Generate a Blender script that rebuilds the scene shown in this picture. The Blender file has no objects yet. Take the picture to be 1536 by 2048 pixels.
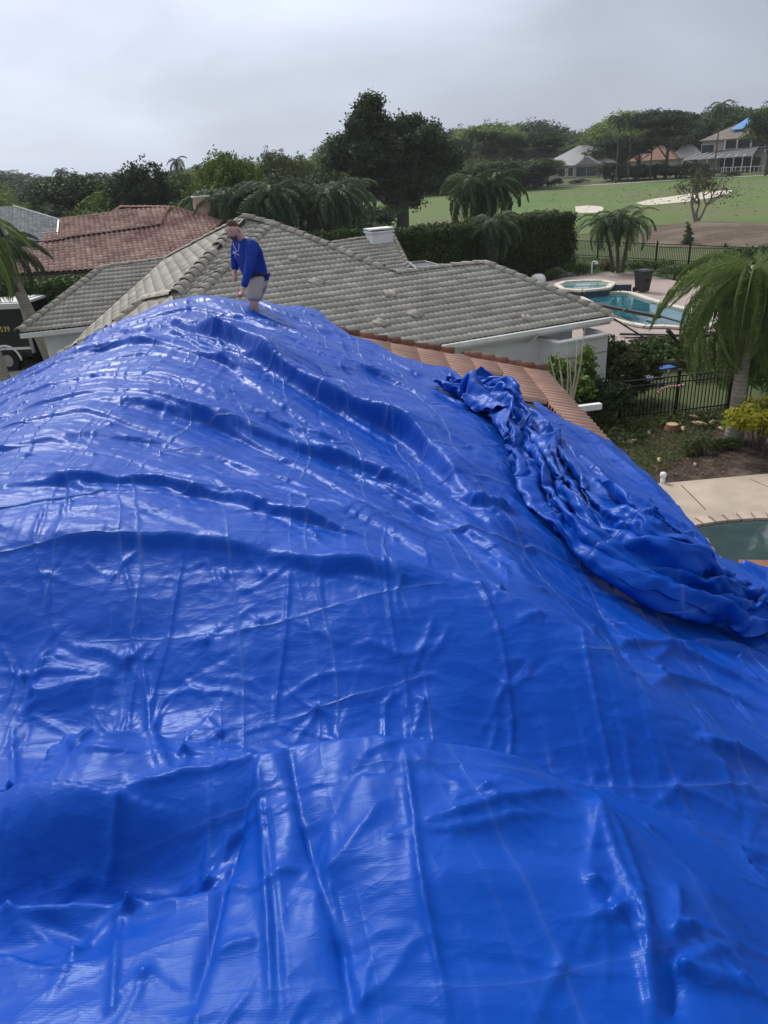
import bpy, math, random
import numpy as np
from mathutils import Vector, Matrix
random.seed(7)
RNG = np.random.default_rng(11)
SC = bpy.context.scene
COL = SC.collection

# ------------------------------------------------------------------ camera
FPX, EYE, HORIZON, TILT = 1479.0, 7.0, 322.0, math.atan(0.07)
PITCH = math.atan((1024 - HORIZON) * math.cos(TILT) / FPX)
_f = Vector((0, math.cos(PITCH), -math.sin(PITCH)))
_u = Vector((0, math.sin(PITCH), math.cos(PITCH)))
_r = Vector((1, 0, 0))
_c, _s = math.cos(TILT), math.sin(TILT)
CR, CU, CF = _r * _c - _u * _s, _u * _c + _r * _s, _f
cam_data = bpy.data.cameras.new('camera')
cam = bpy.data.objects.new('camera', cam_data)
COL.objects.link(cam)
cam.matrix_world = Matrix(((CR.x, CU.x, -CF.x, 0), (CR.y, CU.y, -CF.y, 0), (CR.z, CU.z, -CF.z, EYE), (0, 0, 0, 1)))
cam_data.sensor_fit = 'VERTICAL'
cam_data.sensor_height = 36
cam_data.sensor_width = 27
cam_data.lens = 26
cam_data.clip_start = 0.05
cam_data.clip_end = 9000
SC.camera = cam

# ------------------------------------------------------------------ light: veiled sun ahead and to the left, overcast sky
SUN_EL, SUN_AZ = math.radians(45), math.radians(-30)     # azimuth from +y, negative = left
world = bpy.data.worlds.new('World')
SC.world = world
world.use_nodes = True
wn, wl = world.node_tree.nodes, world.node_tree.links
wn.clear()
w_out = wn.new('ShaderNodeOutputWorld')
w_bg = wn.new('ShaderNodeBackground')
sky = wn.new('ShaderNodeTexSky')
sky.sky_type = 'NISHITA'
sky.sun_disc = False
sky.sun_elevation = SUN_EL
sky.sun_rotation = SUN_AZ
sky.air_density = 1.0
sky.dust_density = 3.0
w_tc = wn.new('ShaderNodeTexCoord')
w_sep = wn.new('ShaderNodeSeparateXYZ')
wl.new(w_tc.outputs['Generated'], w_sep.inputs[0])
# cloud deck: brightness grows with height and towards the veiled sun
w_map = wn.new('ShaderNodeMapping')
w_map.inputs['Scale'].default_value = (2.0, 2.0, 5.5)
wl.new(w_tc.outputs['Generated'], w_map.inputs[0])
w_n = wn.new('ShaderNodeTexNoise')
w_n.inputs['Scale'].default_value = 1.6
w_n.inputs['Detail'].default_value = 7
w_n.inputs['Roughness'].default_value = 0.5
w_n.inputs['Distortion'].default_value = 0.3
wl.new(w_map.outputs[0], w_n.inputs['Vector'])
w_dot = wn.new('ShaderNodeVectorMath')
w_dot.operation = 'DOT_PRODUCT'
sund = (math.sin(SUN_AZ) * math.cos(SUN_EL), math.cos(SUN_AZ) * math.cos(SUN_EL), math.sin(SUN_EL))
w_dot.inputs[1].default_value = sund
wl.new(w_tc.outputs['Generated'], w_dot.inputs[0])
w_glow = wn.new('ShaderNodeMapRange')
w_glow.inputs['From Min'].default_value = 0.35
w_glow.inputs['From Max'].default_value = 1.0
w_glow.inputs['To Min'].default_value = 0.0
w_glow.inputs['To Max'].default_value = 1.0
w_glow.interpolation_type = 'SMOOTHERSTEP'
wl.new(w_dot.outputs['Value'], w_glow.inputs['Value'])
w_ramp = wn.new('ShaderNodeValToRGB')
el = w_ramp.color_ramp.elements
el[0].position, el[0].color = 0.0, (4.0, 4.5, 5.4, 1)
el[1].position, el[1].color = 0.55, (6.2, 6.35, 6.9, 1)
e = el.new(0.18); e.color = (4.5, 5.0, 6.0, 1)
wl.new(w_sep.outputs['Z'], w_ramp.inputs[0])
w_c1 = wn.new('ShaderNodeMapRange')
w_c1.inputs['From Min'].default_value = 0.35
w_c1.inputs['From Max'].default_value = 0.68
w_c1.inputs['To Min'].default_value = 0.93
w_c1.inputs['To Max'].default_value = 1.24
wl.new(w_n.outputs['Fac'], w_c1.inputs['Value'])
w_mul = wn.new('ShaderNodeVectorMath'); w_mul.operation = 'SCALE'
wl.new(w_ramp.outputs['Color'], w_mul.inputs[0])
wl.new(w_c1.outputs['Result'], w_mul.inputs['Scale'])
w_gs = wn.new('ShaderNodeMath'); w_gs.operation = 'MULTIPLY_ADD'
w_gs.inputs[1].default_value = 1.1
w_gs.inputs[2].default_value = 1.0
wl.new(w_glow.outputs['Result'], w_gs.inputs[0])
w_mul2 = wn.new('ShaderNodeVectorMath'); w_mul2.operation = 'SCALE'
wl.new(w_mul.outputs[0], w_mul2.inputs[0])
wl.new(w_gs.outputs[0], w_mul2.inputs['Scale'])
w_mix = wn.new('ShaderNodeMixRGB')
w_mix.inputs[0].default_value = 0.9          # nine tenths cloud deck, one tenth clear sky
wl.new(sky.outputs[0], w_mix.inputs[1])
wl.new(w_mul2.outputs[0], w_mix.inputs[2])
wl.new(w_mix.outputs[0], w_bg.inputs['Color'])
w_bg.inputs['Strength'].default_value = 0.1
wl.new(w_bg.outputs[0], w_out.inputs['Surface'])

sun_data = bpy.data.lights.new('sun', 'SUN')
sun_data.energy = 3.0
sun_data.angle = math.radians(9)
sun_data.color = (1.0, 0.96, 0.9)
sun = bpy.data.objects.new('sun', sun_data)
COL.objects.link(sun)
sun.rotation_euler = Vector(sund).to_track_quat('Z', 'Y').to_euler()
SC.view_settings.view_transform = 'Standard'
SC.view_settings.look = 'None'
SC.view_settings.gamma = 1
SC.view_settings.use_curve_mapping = False
SC.view_settings.exposure = -0.12

# ------------------------------------------------------------------ helpers
def ray(px, py):
    return CR * ((px - 768) / FPX) + CU * ((1024 - py) / FPX) + CF
def atz(px, py, z=0.0):
    d = ray(px, py)
    return Vector((0, 0, EYE)) + d * ((z - EYE) / d.z)
def aty(px, py, y):
    d = ray(px, py)
    return Vector((0, 0, EYE)) + d * (y / d.y)
def onplane(px, py, p0, n):
    d = ray(px, py); o = Vector((0, 0, EYE))
    return o + d * ((Vector(p0) - o).dot(n) / d.dot(n))

def tag(o, label=None, cat=None, group=None, kind=None):
    if label: o['label'] = label
    if cat: o['category'] = cat
    if group: o['group'] = group
    if kind: o['kind'] = kind
    return o
def link(name, me, mat=None, parent=None, loc=None, rz=None):
    o = bpy.data.objects.new(name, me)
    COL.objects.link(o)
    if parent is not None: o.parent = parent
    if loc is not None: o.location = loc
    if rz is not None: o.rotation_euler = (0, 0, rz)
    if mat is not None and me is not None and len(me.materials) == 0: me.materials.append(mat)
    return o
def thing(name, label, cat, loc=(0, 0, 0), rz=0, group=None):
    o = bpy.data.objects.new(name, None)
    COL.objects.link(o)
    o.location = loc
    o.rotation_euler = (0, 0, rz)
    o.empty_display_size = 0.2
    return tag(o, label, cat, group)
def fast_mesh(name, V, Fq, smooth=False, attr=None, corner=4):
    """V (n,3) float, Fq (m,corner) int -> mesh"""
    V = np.asarray(V, dtype=np.float32); Fq = np.asarray(Fq, dtype=np.int32)
    me = bpy.data.meshes.new(name)
    me.vertices.add(len(V)); me.vertices.foreach_set('co', V.ravel())
    me.loops.add(Fq.size); me.loops.foreach_set('vertex_index', Fq.ravel())
    me.polygons.add(len(Fq))
    me.polygons.foreach_set('loop_start', np.arange(0, Fq.size, corner, dtype=np.int32))
    me.polygons.foreach_set('loop_total', np.full(len(Fq), corner, dtype=np.int32))
    if smooth: me.polygons.foreach_set('use_smooth', np.ones(len(Fq), dtype=bool))
    if attr is not None:
        a = me.attributes.new('var', 'FLOAT', 'FACE')
        a.data.foreach_set('value', np.asarray(attr, dtype=np.float32))
    me.update(calc_edges=True)
    me.validate()
    return me

class MB:
    """collects simple shapes into one mesh"""
    def __init__(s): s.v = []; s.f = []; s.sm = []
    def add(s, vs, fs, smooth=False):
        b = len(s.v); s.v += [tuple(v) for v in vs]
        s.f += [tuple(i + b for i in f) for f in fs]; s.sm += [smooth] * len(fs)
        return s
    def box(s, c, size, rz=0, M=None):
        hx, hy, hz = size[0] / 2, size[1] / 2, size[2] / 2
        ca, sa = math.cos(rz), math.sin(rz)
        vs = []
        for z in (-hz, hz):
            for x, y in ((-hx, -hy), (hx, -hy), (hx, hy), (-hx, hy)):
                p = Vector((x * ca - y * sa, x * sa + y * ca, z))
                if M is not None: p = M @ Vector((x, y, z))
                vs.append(Vector(c) + p)
        return s.add(vs, [(0, 3, 2, 1), (4, 5, 6, 7), (0, 1, 5, 4), (1, 2, 6, 5), (2, 3, 7, 6), (3, 0, 4, 7)])
    def tube(s, pts, rad, n=8, cap=True, smooth=True):
        pts = [Vector(p) for p in pts]
        if not hasattr(rad, '__len__'): rad = [rad] * len(pts)
        vs = []; up = Vector((0.13, 0.21, 1)).normalized()
        for i, p in enumerate(pts):
            t = (pts[min(i + 1, len(pts) - 1)] - pts[max(i - 1, 0)])
            t = t.normalized() if t.length > 1e-9 else Vector((0, 0, 1))
            a = t.cross(up)
            if a.length < 0.05: a = t.cross(Vector((1, 0, 0)))
            a.normalize(); b = a.cross(t)
            for k in range(n):
                q = 2 * math.pi * k / n
                vs.append(p + (a * math.cos(q) + b * math.sin(q)) * rad[i])
        fs = []
        for i in range(len(pts) - 1):
            for k in range(n):
                k2 = (k + 1) % n
                fs.append((i * n + k, (i + 1) * n + k, (i + 1) * n + k2, i * n + k2))
        s.add(vs, fs, smooth)
        if cap:
            b0 = len(s.v) - len(vs)
            s.f.append(tuple(b0 + k for k in range(n))); s.sm.append(False)
            s.f.append(tuple(b0 + (len(pts) - 1) * n + k for k in reversed(range(n)))); s.sm.append(False)
        return s
    def bar(s, a, b, w, h=None):
        a, b = Vector(a), Vector(b); h = h or w
        t = (b - a); L = t.length; t.normalize()
        up = Vector((0, 0, 1)) if abs(t.z) < 0.95 else Vector((0, 1, 0))
        x = t.cross(up).normalized(); y = x.cross(t)
        vs = []
        for p in (a, b):
            for i, j in ((-1, -1), (1, -1), (1, 1), (-1, 1)): vs.append(p + x * (i * w / 2) + y * (j * h / 2))
        return s.add(vs, [(0, 3, 2, 1), (4, 5, 6, 7), (0, 1, 5, 4), (1, 2, 6, 5), (2, 3, 7, 6), (3, 0, 4, 7)])
    def poly(s, pts): return s.add(pts, [tuple(range(len(pts)))])
    def prism(s, pts, h):
        """pts: ccw 3-D outline, extruded down by h"""
        n = len(pts); pts = [Vector(p) for p in pts]
        low = [p - Vector((0, 0, h)) for p in pts]
        return s.add(pts + low, [tuple(range(n)), tuple(range(2 * n - 1, n - 1, -1))] + [(i, i + n, (i + 1) % n + n, (i + 1) % n) for i in range(n)])
    def lathe(s, c, prof, n=16, smooth=True):
        vs = []
        for r, z in prof:
            for k in range(n):
                q = 2 * math.pi * k / n
                vs.append((c[0] + r * math.cos(q), c[1] + r * math.sin(q), c[2] + z))
        fs = [(i * n + k, i * n + (k + 1) % n, (i + 1) * n + (k + 1) % n, (i + 1) * n + k) for i in range(len(prof) - 1) for k in range(n)]
        fs.append(tuple((len(prof) - 1) * n + k for k in range(n)))
        return s.add(vs, fs, smooth)
    def mesh(s, name):
        me = bpy.data.meshes.new(name)
        me.from_pydata(s.v, [], s.f)
        me.polygons.foreach_set('use_smooth', s.sm)
        me.update()
        return me
    def build(s, name, mat=None, parent=None, loc=None, rz=None):
        return link(name, s.mesh(name), mat, parent, loc, rz)

def inpoly(x, y, poly):
    x = np.asarray(x); y = np.asarray(y); r = np.zeros(x.shape, bool); n = len(poly)
    for i in range(n):
        x1, y1 = poly[i][0], poly[i][1]; x2, y2 = poly[(i + 1) % n][0], poly[(i + 1) % n][1]
        c = ((y1 > y) != (y2 > y))
        with np.errstate(divide='ignore', invalid='ignore'):
            r ^= c & (x < (x2 - x1) * (y - y1) / (y2 - y1 + 1e-12) + x1)
    return r

# ------------------------------------------------------------------ materials
def new_mat(name):
    m = bpy.data.materials.new(name); m.use_nodes = True
    nt = m.node_tree
    return m, nt.nodes, nt.links, nt.nodes['Principled BSDF']
def mat(name, c1, c2=None, rough=0.8, scale=3.0, bump=0.0, bscale=None, spec=0.3, metal=0.0, c3=None, s3=0.4, objvar=0.0, coord='Object', detail=5, bdist=0.02):
    m, N, L, P = new_mat(name)
    P.inputs['Roughness'].default_value = rough
    P.inputs['Specular IOR Level'].default_value = spec
    P.inputs['Metallic'].default_value = metal
    tc = N.new('ShaderNodeTexCoord')
    if coord == 'World':
        tc = N.new('ShaderNodeNewGeometry'); coord = 'Position'
    out = None
    if c2 is not None:
        n = N.new('ShaderNodeTexNoise'); n.inputs['Scale'].default_value = scale; n.inputs['Detail'].default_value = detail
        n.inputs['Roughness'].default_value = 0.6
        L.new(tc.outputs[coord], n.inputs['Vector'])
        r = N.new('ShaderNodeMapRange'); r.inputs['From Min'].default_value = 0.35; r.inputs['From Max'].default_value = 0.65
        L.new(n.outputs['Fac'], r.inputs['Value'])
        mx = N.new('ShaderNodeMixRGB'); mx.inputs[1].default_value = (*c1, 1); mx.inputs[2].default_value = (*c2, 1)
        L.new(r.outputs[0], mx.inputs[0]); out = mx.outputs[0]
        if c3 is not None:
            n2 = N.new('ShaderNodeTexNoise'); n2.inputs['Scale'].default_value = s3; n2.inputs['Detail'].default_value = 4
            L.new(tc.outputs[coord], n2.inputs['Vector'])
            r2 = N.new('ShaderNodeMapRange'); r2.inputs['From Min'].default_value = 0.45; r2.inputs['From Max'].default_value = 0.7
            L.new(n2.outputs['Fac'], r2.inputs['Value'])
            m2 = N.new('ShaderNodeMixRGB'); m2.inputs[2].default_value = (*c3, 1)
            L.new(r2.outputs[0], m2.inputs[0]); L.new(out, m2.inputs[1]); out = m2.outputs[0]
    if objvar > 0:
        oi = N.new('ShaderNodeObjectInfo'); at = N.new('ShaderNodeAttribute'); at.attribute_name = 'var'
        ad = N.new('ShaderNodeMath'); ad.operation = 'ADD'; L.new(oi.outputs['Random'], ad.inputs[0]); L.new(at.outputs['Fac'], ad.inputs[1])
        fr = N.new('ShaderNodeMath'); fr.operation = 'FRACT'; L.new(ad.outputs[0], fr.inputs[0])
        mr = N.new('ShaderNodeMapRange'); mr.inputs['To Min'].default_value = 1 - objvar; mr.inputs['To Max'].default_value = 1 + objvar
        L.new(fr.outputs[0], mr.inputs['Value'])
        sc = N.new('ShaderNodeVectorMath'); sc.operation = 'SCALE'
        if out is None: sc.inputs[0].default_value = c1
        else: L.new(out, sc.inputs[0])
        L.new(mr.outputs[0], sc.inputs['Scale']); out = sc.outputs[0]
    if out is None: P.inputs['Base Color'].default_value = (*c1, 1)
    else: L.new(out, P.inputs['Base Color'])
    if bump > 0:
        nb = N.new('ShaderNodeTexNoise'); nb.inputs['Scale'].default_value = bscale or scale * 4; nb.inputs['Detail'].default_value = 6
        L.new(tc.outputs[coord], nb.inputs['Vector'])
        b = N.new('ShaderNodeBump'); b.inputs['Strength'].default_value = bump; b.inputs['Distance'].default_value = bdist
        L.new(nb.outputs['Fac'], b.inputs['Height']); L.new(b.outputs[0], P.inputs['Normal'])
    return m
def leaf_mat(name, ca, cb, cc=None, rough=0.55, transl=0.25):
    """ca..cb by leaf (attribute var), a share of cc"""
    m, N, L, P = new_mat(name)
    at = N.new('ShaderNodeAttribute'); at.attribute_name = 'var'
    oi = N.new('ShaderNodeObjectInfo')
    rp = N.new('ShaderNodeValToRGB'); e = rp.color_ramp.elements
    e[0].position, e[0].color = 0.0, (*ca, 1); e[1].position, e[1].color = 0.88, (*cb, 1)
    x = e.new(1.0); x.color = (*(cc or cb), 1)
    L.new(at.outputs['Fac'], rp.inputs[0])
    mr = N.new('ShaderNodeMapRange'); mr.inputs['To Min'].default_value = 0.75; mr.inputs['To Max'].default_value = 1.25
    L.new(oi.outputs['Random'], mr.inputs['Value'])
    sc = N.new('ShaderNodeVectorMath'); sc.operation = 'SCALE'
    L.new(rp.outputs[0], sc.inputs[0]); L.new(mr.outputs[0], sc.inputs['Scale'])
    L.new(sc.outputs[0], P.inputs['Base Color'])
    P.inputs['Roughness'].default_value = max(rough, .6)
    P.inputs['Specular IOR Level'].default_value = 0.16
    tr = N.new('ShaderNodeBsdfTranslucent'); L.new(sc.outputs[0], tr.inputs['Color'])
    ms = N.new('ShaderNodeMixShader'); ms.inputs[0].default_value = transl
    out = N['Material Output']
    L.new(P.outputs[0], ms.inputs[1]); L.new(tr.outputs[0], ms.inputs[2]); L.new(ms.outputs[0], out.inputs['Surface'])
    return m

# ------------------------------------------------------------------ the blue tarpaulin over the roof
def _grad(ix, iy, seed):
    h = (ix * 374761393 + iy * 668265263 + seed * 1442695041) & 0xffffffff
    h = ((h ^ (h >> 13)) * 1274126177) & 0xffffffff
    h = h ^ (h >> 16)
    a = h.astype(np.float64) * (2 * np.pi / 4294967296.0)
    return np.cos(a), np.sin(a)
def pnoise(x, y, seed=0):
    xi = np.floor(x).astype(np.int64); yi = np.floor(y).astype(np.int64)
    xf = x - xi; yf = y - yi
    u = xf * xf * xf * (xf * (xf * 6 - 15) + 10); v = yf * yf * yf * (yf * (yf * 6 - 15) + 10)
    r = []
    for dx, dy in ((0, 0), (1, 0), (0, 1), (1, 1)):
        gx, gy = _grad(xi + dx, yi + dy, seed)
        r.append(gx * (xf - dx) + gy * (yf - dy))
    return (r[0] * (1 - u) + r[1] * u) * (1 - v) + (r[2] * (1 - u) + r[3] * u) * v
def ridged(x, y, seed, octaves=3, sharp=0.06):
    """creased noise: thin ridges where the noise crosses zero"""
    t = 0; a = 1.0
    for o in range(octaves):
        n = pnoise(x * 2 ** o + 7.3 * o, y * 2 ** o - 3.1 * o, seed + o)
        t = t + a * (1 - np.sqrt(n * n + sharp * sharp) * 2.2)
        a *= 0.5
    return t
def facets(x, y, seed, cell=1.0, n=1):
    """crumpled facets: each lattice cell is a tilted plane, the highest of its neighbours wins"""
    X, Y = x / cell, y / cell
    xi = np.floor(X).astype(np.int64); yi = np.floor(Y).astype(np.int64)
    best = np.full(X.shape, -9.0)
    for dx in (-1, 0, 1):
        for dy in (-1, 0, 1):
            cx, sy = _grad(xi + dx, yi + dy, seed); c2, s2 = _grad(xi + dx, yi + dy, seed + 91)
            px = xi + dx + 0.5 + 0.45 * cx; py = yi + dy + 0.5 + 0.45 * sy
            h = 0.5 * c2 + 0.75 * s2 * (X - px) + 0.75 * c2 * (Y - py) - 0.9 * np.hypot(X - px, Y - py)
            best = np.maximum(best, h)
    return best

def roof_drop(x):                      # our roof under the tarp: ridge at x = -2.3 running away, eave at x = 2.67
    r = 3.1 - 0.32 * (2.67 - x); l = 1.51 + 0.30 * (-2.3 - x)
    k = 0.25; d = r - l
    return (r + l + np.sqrt(d * d + k * k)) / 2 - 0.02

def plane_pt(px, py, off=0.0):
    d = ray(px, py)
    t = 1.0
    lo, hi = 0.3, 60.0
    for _ in range(60):
        t = (lo + hi) / 2
        if -d.z * t > roof_drop(d.x * t) + off: hi = t
        else: lo = t
    return (d.x * t, d.y * t, -d.z * t)

CTRL_PX = [  # px, py, drop below the camera
 (-200, 2048, 1.78), (0, 2048, 1.70), (400, 2048, 1.66), (768, 2048, 1.64), (1150, 2048, 1.68), (1536, 2048, 1.80), (1800, 2048, 2.05),
 (0, 1800, 1.78), (230, 1790, 1.76), (500, 1780, 1.68), (768, 1780, 1.60), (1150, 1830, 1.66), (1536, 1960, 1.88),
 (0, 1640, 1.74), (230, 1640, 1.71), (480, 1640, 1.68), (768, 1620, 1.60), (1100, 1680, 1.67), (1400, 1820, 1.84), (1600, 1950, 2.02),
 (60, 1540, 1.74), (200, 1480, 1.69), (510, 1540, 1.66), (740, 1500, 1.60), (1000, 1555, 1.66), (1230, 1650, 1.76), (1450, 1790, 1.95),
 (0, 1445, 2.08), (300, 1432, 2.02), (420, 1500, 1.86), (640, 1478, 2.1), (900, 1500, 2.14), (1100, 1540, 2.2), (1290, 1590, 2.28), (1450, 1650, 2.42), (1600, 1760, 2.55),
 (0, 1280, 1.96), (300, 1280, 1.96), (640, 1300, 1.98), (900, 1350, 2.06), (1150, 1420, 2.14), (1330, 1530, 2.28),
 (-150, 1100, 1.75), (0, 1108, 1.74), (200, 1095, 1.74), (400, 1110, 1.78), (640, 1120, 1.82), (850, 1165, 1.90), (1030, 1220, 1.98), (1180, 1300, 2.06), (1340, 1430, 2.24), (1540, 1610, 2.52),
 (1250, 1290, 2.5), (1400, 1400, 2.62), (1536, 1480, 2.75), (1700, 1600, 2.9),
 (1330, 1260, 2.9), (1536, 1380, 3.0), (1700, 1400, 3.1), (1536, 1230, 3.12), (1536, 1155, 3.2), (1750, 1180, 3.25), (1750, 1300, 3.2),
]
PLANE_PX = [(0, 960, .03), (200, 960, .02), (400, 950, .02), (600, 950, 0), (800, 1000, .02), (980, 1090, .0), (1130, 1190, .02),
            (150, 800, 0), (400, 800, 0), (600, 800, 0), (800, 850, 0), (1000, 960, -.03), (1150, 1040, -.03), (1280, 1130, -.03),
            (300, 690, 0), (450, 680, 0), (600, 700, 0), (750, 760, 0), (900, 830, -.03), (1100, 880, -.05), (1250, 950, -.05), (1370, 1060, -.03), (1350, 1180, -.0),
            (400, 615, 0), (500, 630, 0), (640, 680, 0)]
_cp = []
for px, py, dr in CTRL_PX:
    d = ray(px, py); t = -dr / d.z
    _cp.append((d.x * t, d.y * t, dr))
for px, py, off in PLANE_PX: _cp.append(plane_pt(px, py, off))
for x, y in ((-2.3, 12), (0, 12.5), (2.6, 12), (-4.5, 11.5), (-6, 9), (-6.2, 6), (-5, 8), (-4, 6.5), (-6, 3), (-4, 4), (3.5, 9), (3.6, 7), (-4, 9.5), (-3.4, 5), (-2.5, 13.5), (-6, 13), (3, 13.5)):
    _cp.append((x, y, float(roof_drop(np.array(x)))))
for x, y, dr in ((-5.5, -1.5, 2.4), (-2, -1.8, 1.9), (0, -2, 1.8), (2, -1.8, 2.2), (4.5, -1.5, 3.0), (-5.5, 1, 2.5), (4.5, 1.5, 3.1), (5, 4, 3.3), (0, -.6, 1.66)):
    _cp.append((x, y, dr))
_cp = np.array(_cp)
def _tps(r2): return 0.5 * r2 * np.log(r2 + 1e-9)
_n = len(_cp)
_A = np.zeros((_n + 3, _n + 3))
_d2 = (_cp[:, None, 0] - _cp[None, :, 0]) ** 2 + (_cp[:, None, 1] - _cp[None, :, 1]) ** 2
_A[:_n, :_n] = _tps(_d2) + np.eye(_n) * 0.004
_A[:_n, _n] = 1; _A[:_n, _n + 1:] = _cp[:, :2]; _A[_n, :_n] = 1; _A[_n + 1:, :_n] = _cp[:, :2].T
_w = np.linalg.solve(_A, np.concatenate([_cp[:, 2], np.zeros(3)]))
GX, GY = np.arange(-8, 7.01, 0.05), np.arange(-2.2, 14.0, 0.05)
_gx, _gy = np.meshgrid(GX, GY)
_base = _w[_n] + _w[_n + 1] * _gx + _w[_n + 2] * _gy
for i in range(_n): _base += _w[i] * _tps((_gx - _cp[i, 0]) ** 2 + (_gy - _cp[i, 1]) ** 2)
BASE = -_base          # height relative to the camera
def base_h(x, y, G=None):
    G = BASE if G is None else G
    fx = np.clip((x - GX[0]) / 0.05, 0, len(GX) - 1.001); fy = np.clip((y - GY[0]) / 0.05, 0, len(GY) - 1.001)
    ix = fx.astype(int); iy = fy.astype(int); a = fx - ix; b = fy - iy
    return (G[iy, ix] * (1 - a) + G[iy, ix + 1] * a) * (1 - b) + (G[iy + 1, ix] * (1 - a) + G[iy + 1, ix + 1] * a) * b
_T = np.geomspace(0.6, 16, 900)
def on_tarp(px, py):
    """first hit of the pixel's ray on the smooth tarp surface -> x, y"""
    d = ray(px, py); L = math.hypot(d.x, d.y)
    xs = d.x / L * _T; ys = d.y / L * _T; zs = d.z / L * _T
    g = zs - base_h(xs, ys)
    k = np.argmax(g < 0)
    if g[k] >= 0: k = len(_T) - 1
    return (xs[k], ys[k])
def px_line(pts, step=14):
    out = []
    for (a, b), (c, d) in zip(pts[:-1], pts[1:]):
        n = max(1, int(math.hypot(c - a, d - b) / step))
        for i in range(n): out.append((a + (c - a) * i / n, b + (d - b) * i / n))
    out.append(pts[-1])
    return np.array([on_tarp(*p) for p in out])
def smooth_px(pts, it=2):
    for _ in range(it):
        q = [pts[0]]
        for a, b in zip(pts[:-1], pts[1:]):
            q += [(a[0] * .75 + b[0] * .25, a[1] * .75 + b[1] * .25), (a[0] * .25 + b[0] * .75, a[1] * .25 + b[1] * .75)]
        pts = q + [pts[-1]]
    return pts

# the sheet's outline on the ground plan (x, y)
TARP_OUT = [tuple(on_tarp(px, py)) for px, py in ((1240, 893), (1180, 868), (1120, 843), (1075, 842), (1060, 800), (1000, 790), (960, 782), (900, 742), (860, 735), (820, 730), (760, 700), (700, 680))]

class Sheet:
    """vertex grid whose rows and columns are finer close to the viewpoint"""
    def __init__(s, nr, nc):
        v = np.linspace(0, 1, nr); u = np.linspace(0, 1, nc)
        y = -1.6 + 13.1 * (np.exp(v * 2.35) - 1) / (math.exp(2.35) - 1)
        Y = np.repeat(y[:, None], nc, 1)
        half = 1.6 + 0.42 * np.clip(Y + 0.6, 0, None) + 1.3
        cx = -0.135 * np.clip(Y, 0, None)
        lo = np.minimum(cx - half, -3.0); hi = np.minimum(cx + half + 0.15 * np.clip(3 - Y, 0, 3), 6)
        hi = np.maximum(np.minimum(hi, 5.2), 3.3)
        s.X = lo + (hi - lo) * u[None, :]; s.Y = Y; s.nr, s.nc = nr, nc
        s.H = base_h(s.X, s.Y)

def poly_feature(S, line, fn, reach, fade=True):
    """adds fn(signed distance, position 0..1) along a polyline"""
    line = np.asarray(line)
    x0, y0 = line.min(0) - reach; x1, y1 = line.max(0) + reach
    r0, r1 = np.searchsorted(S.Y[:, 0], (y0, y1))
    if r1 <= r0: return
    XX, YY, HH = S.X[r0:r1], S.Y[r0:r1], S.H[r0:r1]
    m = (XX > x0) & (XX < x1)
    if not m.any(): return
    X, Y = XX[m], YY[m]
    best = np.full(X.shape, 1e9); sd = np.zeros(X.shape); tt = np.zeros(X.shape)
    seg = np.hypot(*(line[1:] - line[:-1]).T); cum = np.concatenate([[0], np.cumsum(seg)]); L = cum[-1] + 1e-9
    for i in range(len(line) - 1):
        ax, ay = line[i]; bx, by = line[i + 1]; dx, dy = bx - ax, by - ay; l2 = dx * dx + dy * dy + 1e-12
        t = ((X - ax) * dx + (Y - ay) * dy) / l2
        tc = np.clip(t, 0, 1)
        ex, ey = X - ax - tc * dx, Y - ay - tc * dy
        d = np.hypot(ex, ey)
        b = d < best
        best = np.where(b, d, best)
        sd = np.where(b, d * np.sign(dx * ey - dy * ex), sd)
        tt = np.where(b, (cum[i] + tc * seg[i]) / L, tt)
    env = np.clip(np.minimum(tt, 1 - tt) * 5, 0, 1) ** 0.8 if fade else np.ones_like(tt)
    ok = best < reach
    HH[m] += np.where(ok, fn(sd, tt) * env * np.clip((reach - best) / (reach * 0.25), 0, 1), 0)

def roll(h, wl, wr):
    """wl: width on the left of the drawing direction, wr: on the right (metres)"""
    return (lambda s, t: h * np.exp(-np.abs(np.where(s > 0, s / wl, s / wr)) ** 1.15)), 2.8 * max(wl, wr)
def step(h, w, back):
    """left side raised by h, falling sharply over w, dying away over back"""
    ph = random.uniform(0, 9)
    return (lambda s, t: h * (0.85 + 0.15 * np.sin(t * 17 + ph) + 0.10 * np.sin(t * 41 + 2 * ph)) * (0.5 + 0.5 * np.tanh((s + .012 * np.sin(t * 29 + ph)) / (w * (1.2 + .5 * np.sin(t * 13 + ph))))) * np.exp(-np.clip(s, 0, None) / back)), back * 3
def pleats(h, lam, reach, wob=.35, ph=0.0):
    def f(sd, t):
        q = sd / lam + wob * np.sin(t * 15 + ph) + .5 * wob * np.sin(t * 37 + ph * 2) + .15 * np.sin(sd * 9 + ph)
        fr = q - np.floor(q)
        return h * np.where(fr < .72, fr / .72, (1 - fr) / .28) * np.clip(1 - (np.abs(sd) / reach) ** 2, 0, 1)
    return f, reach
def cstep(h, w, back):
    return (lambda s, t: h * (0.5 + 0.5 * np.tanh(s / w)) * np.exp(-np.clip(s, 0, None) / back)), back * 3
def crease(h, w):
    return (lambda s, t: h * np.exp(-np.abs(s) / w)), w * 6

S = Sheet(1010, 870)
def F(pts, spec, smooth=True, rough=0.0):
    fn, reach = spec
    pts = smooth_px(pts) if smooth else pts
    poly_feature(S, px_line(pts), fn, reach)

# --- broad undulation of the cloth between the tiles' ridges
far = np.clip((S.Y - 2.8) / 1.2, 0, 1)
S.H += 0.020 * pnoise(S.X * 1.1 + S.Y * .35, S.Y * 1.6, 3) * (0.6 + far)
wx = S.X + 0.25 * pnoise(S.X * .8, S.Y * .8, 21); wy = S.Y + 0.25 * pnoise(S.X * .8, S.Y * .8, 22)

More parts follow.
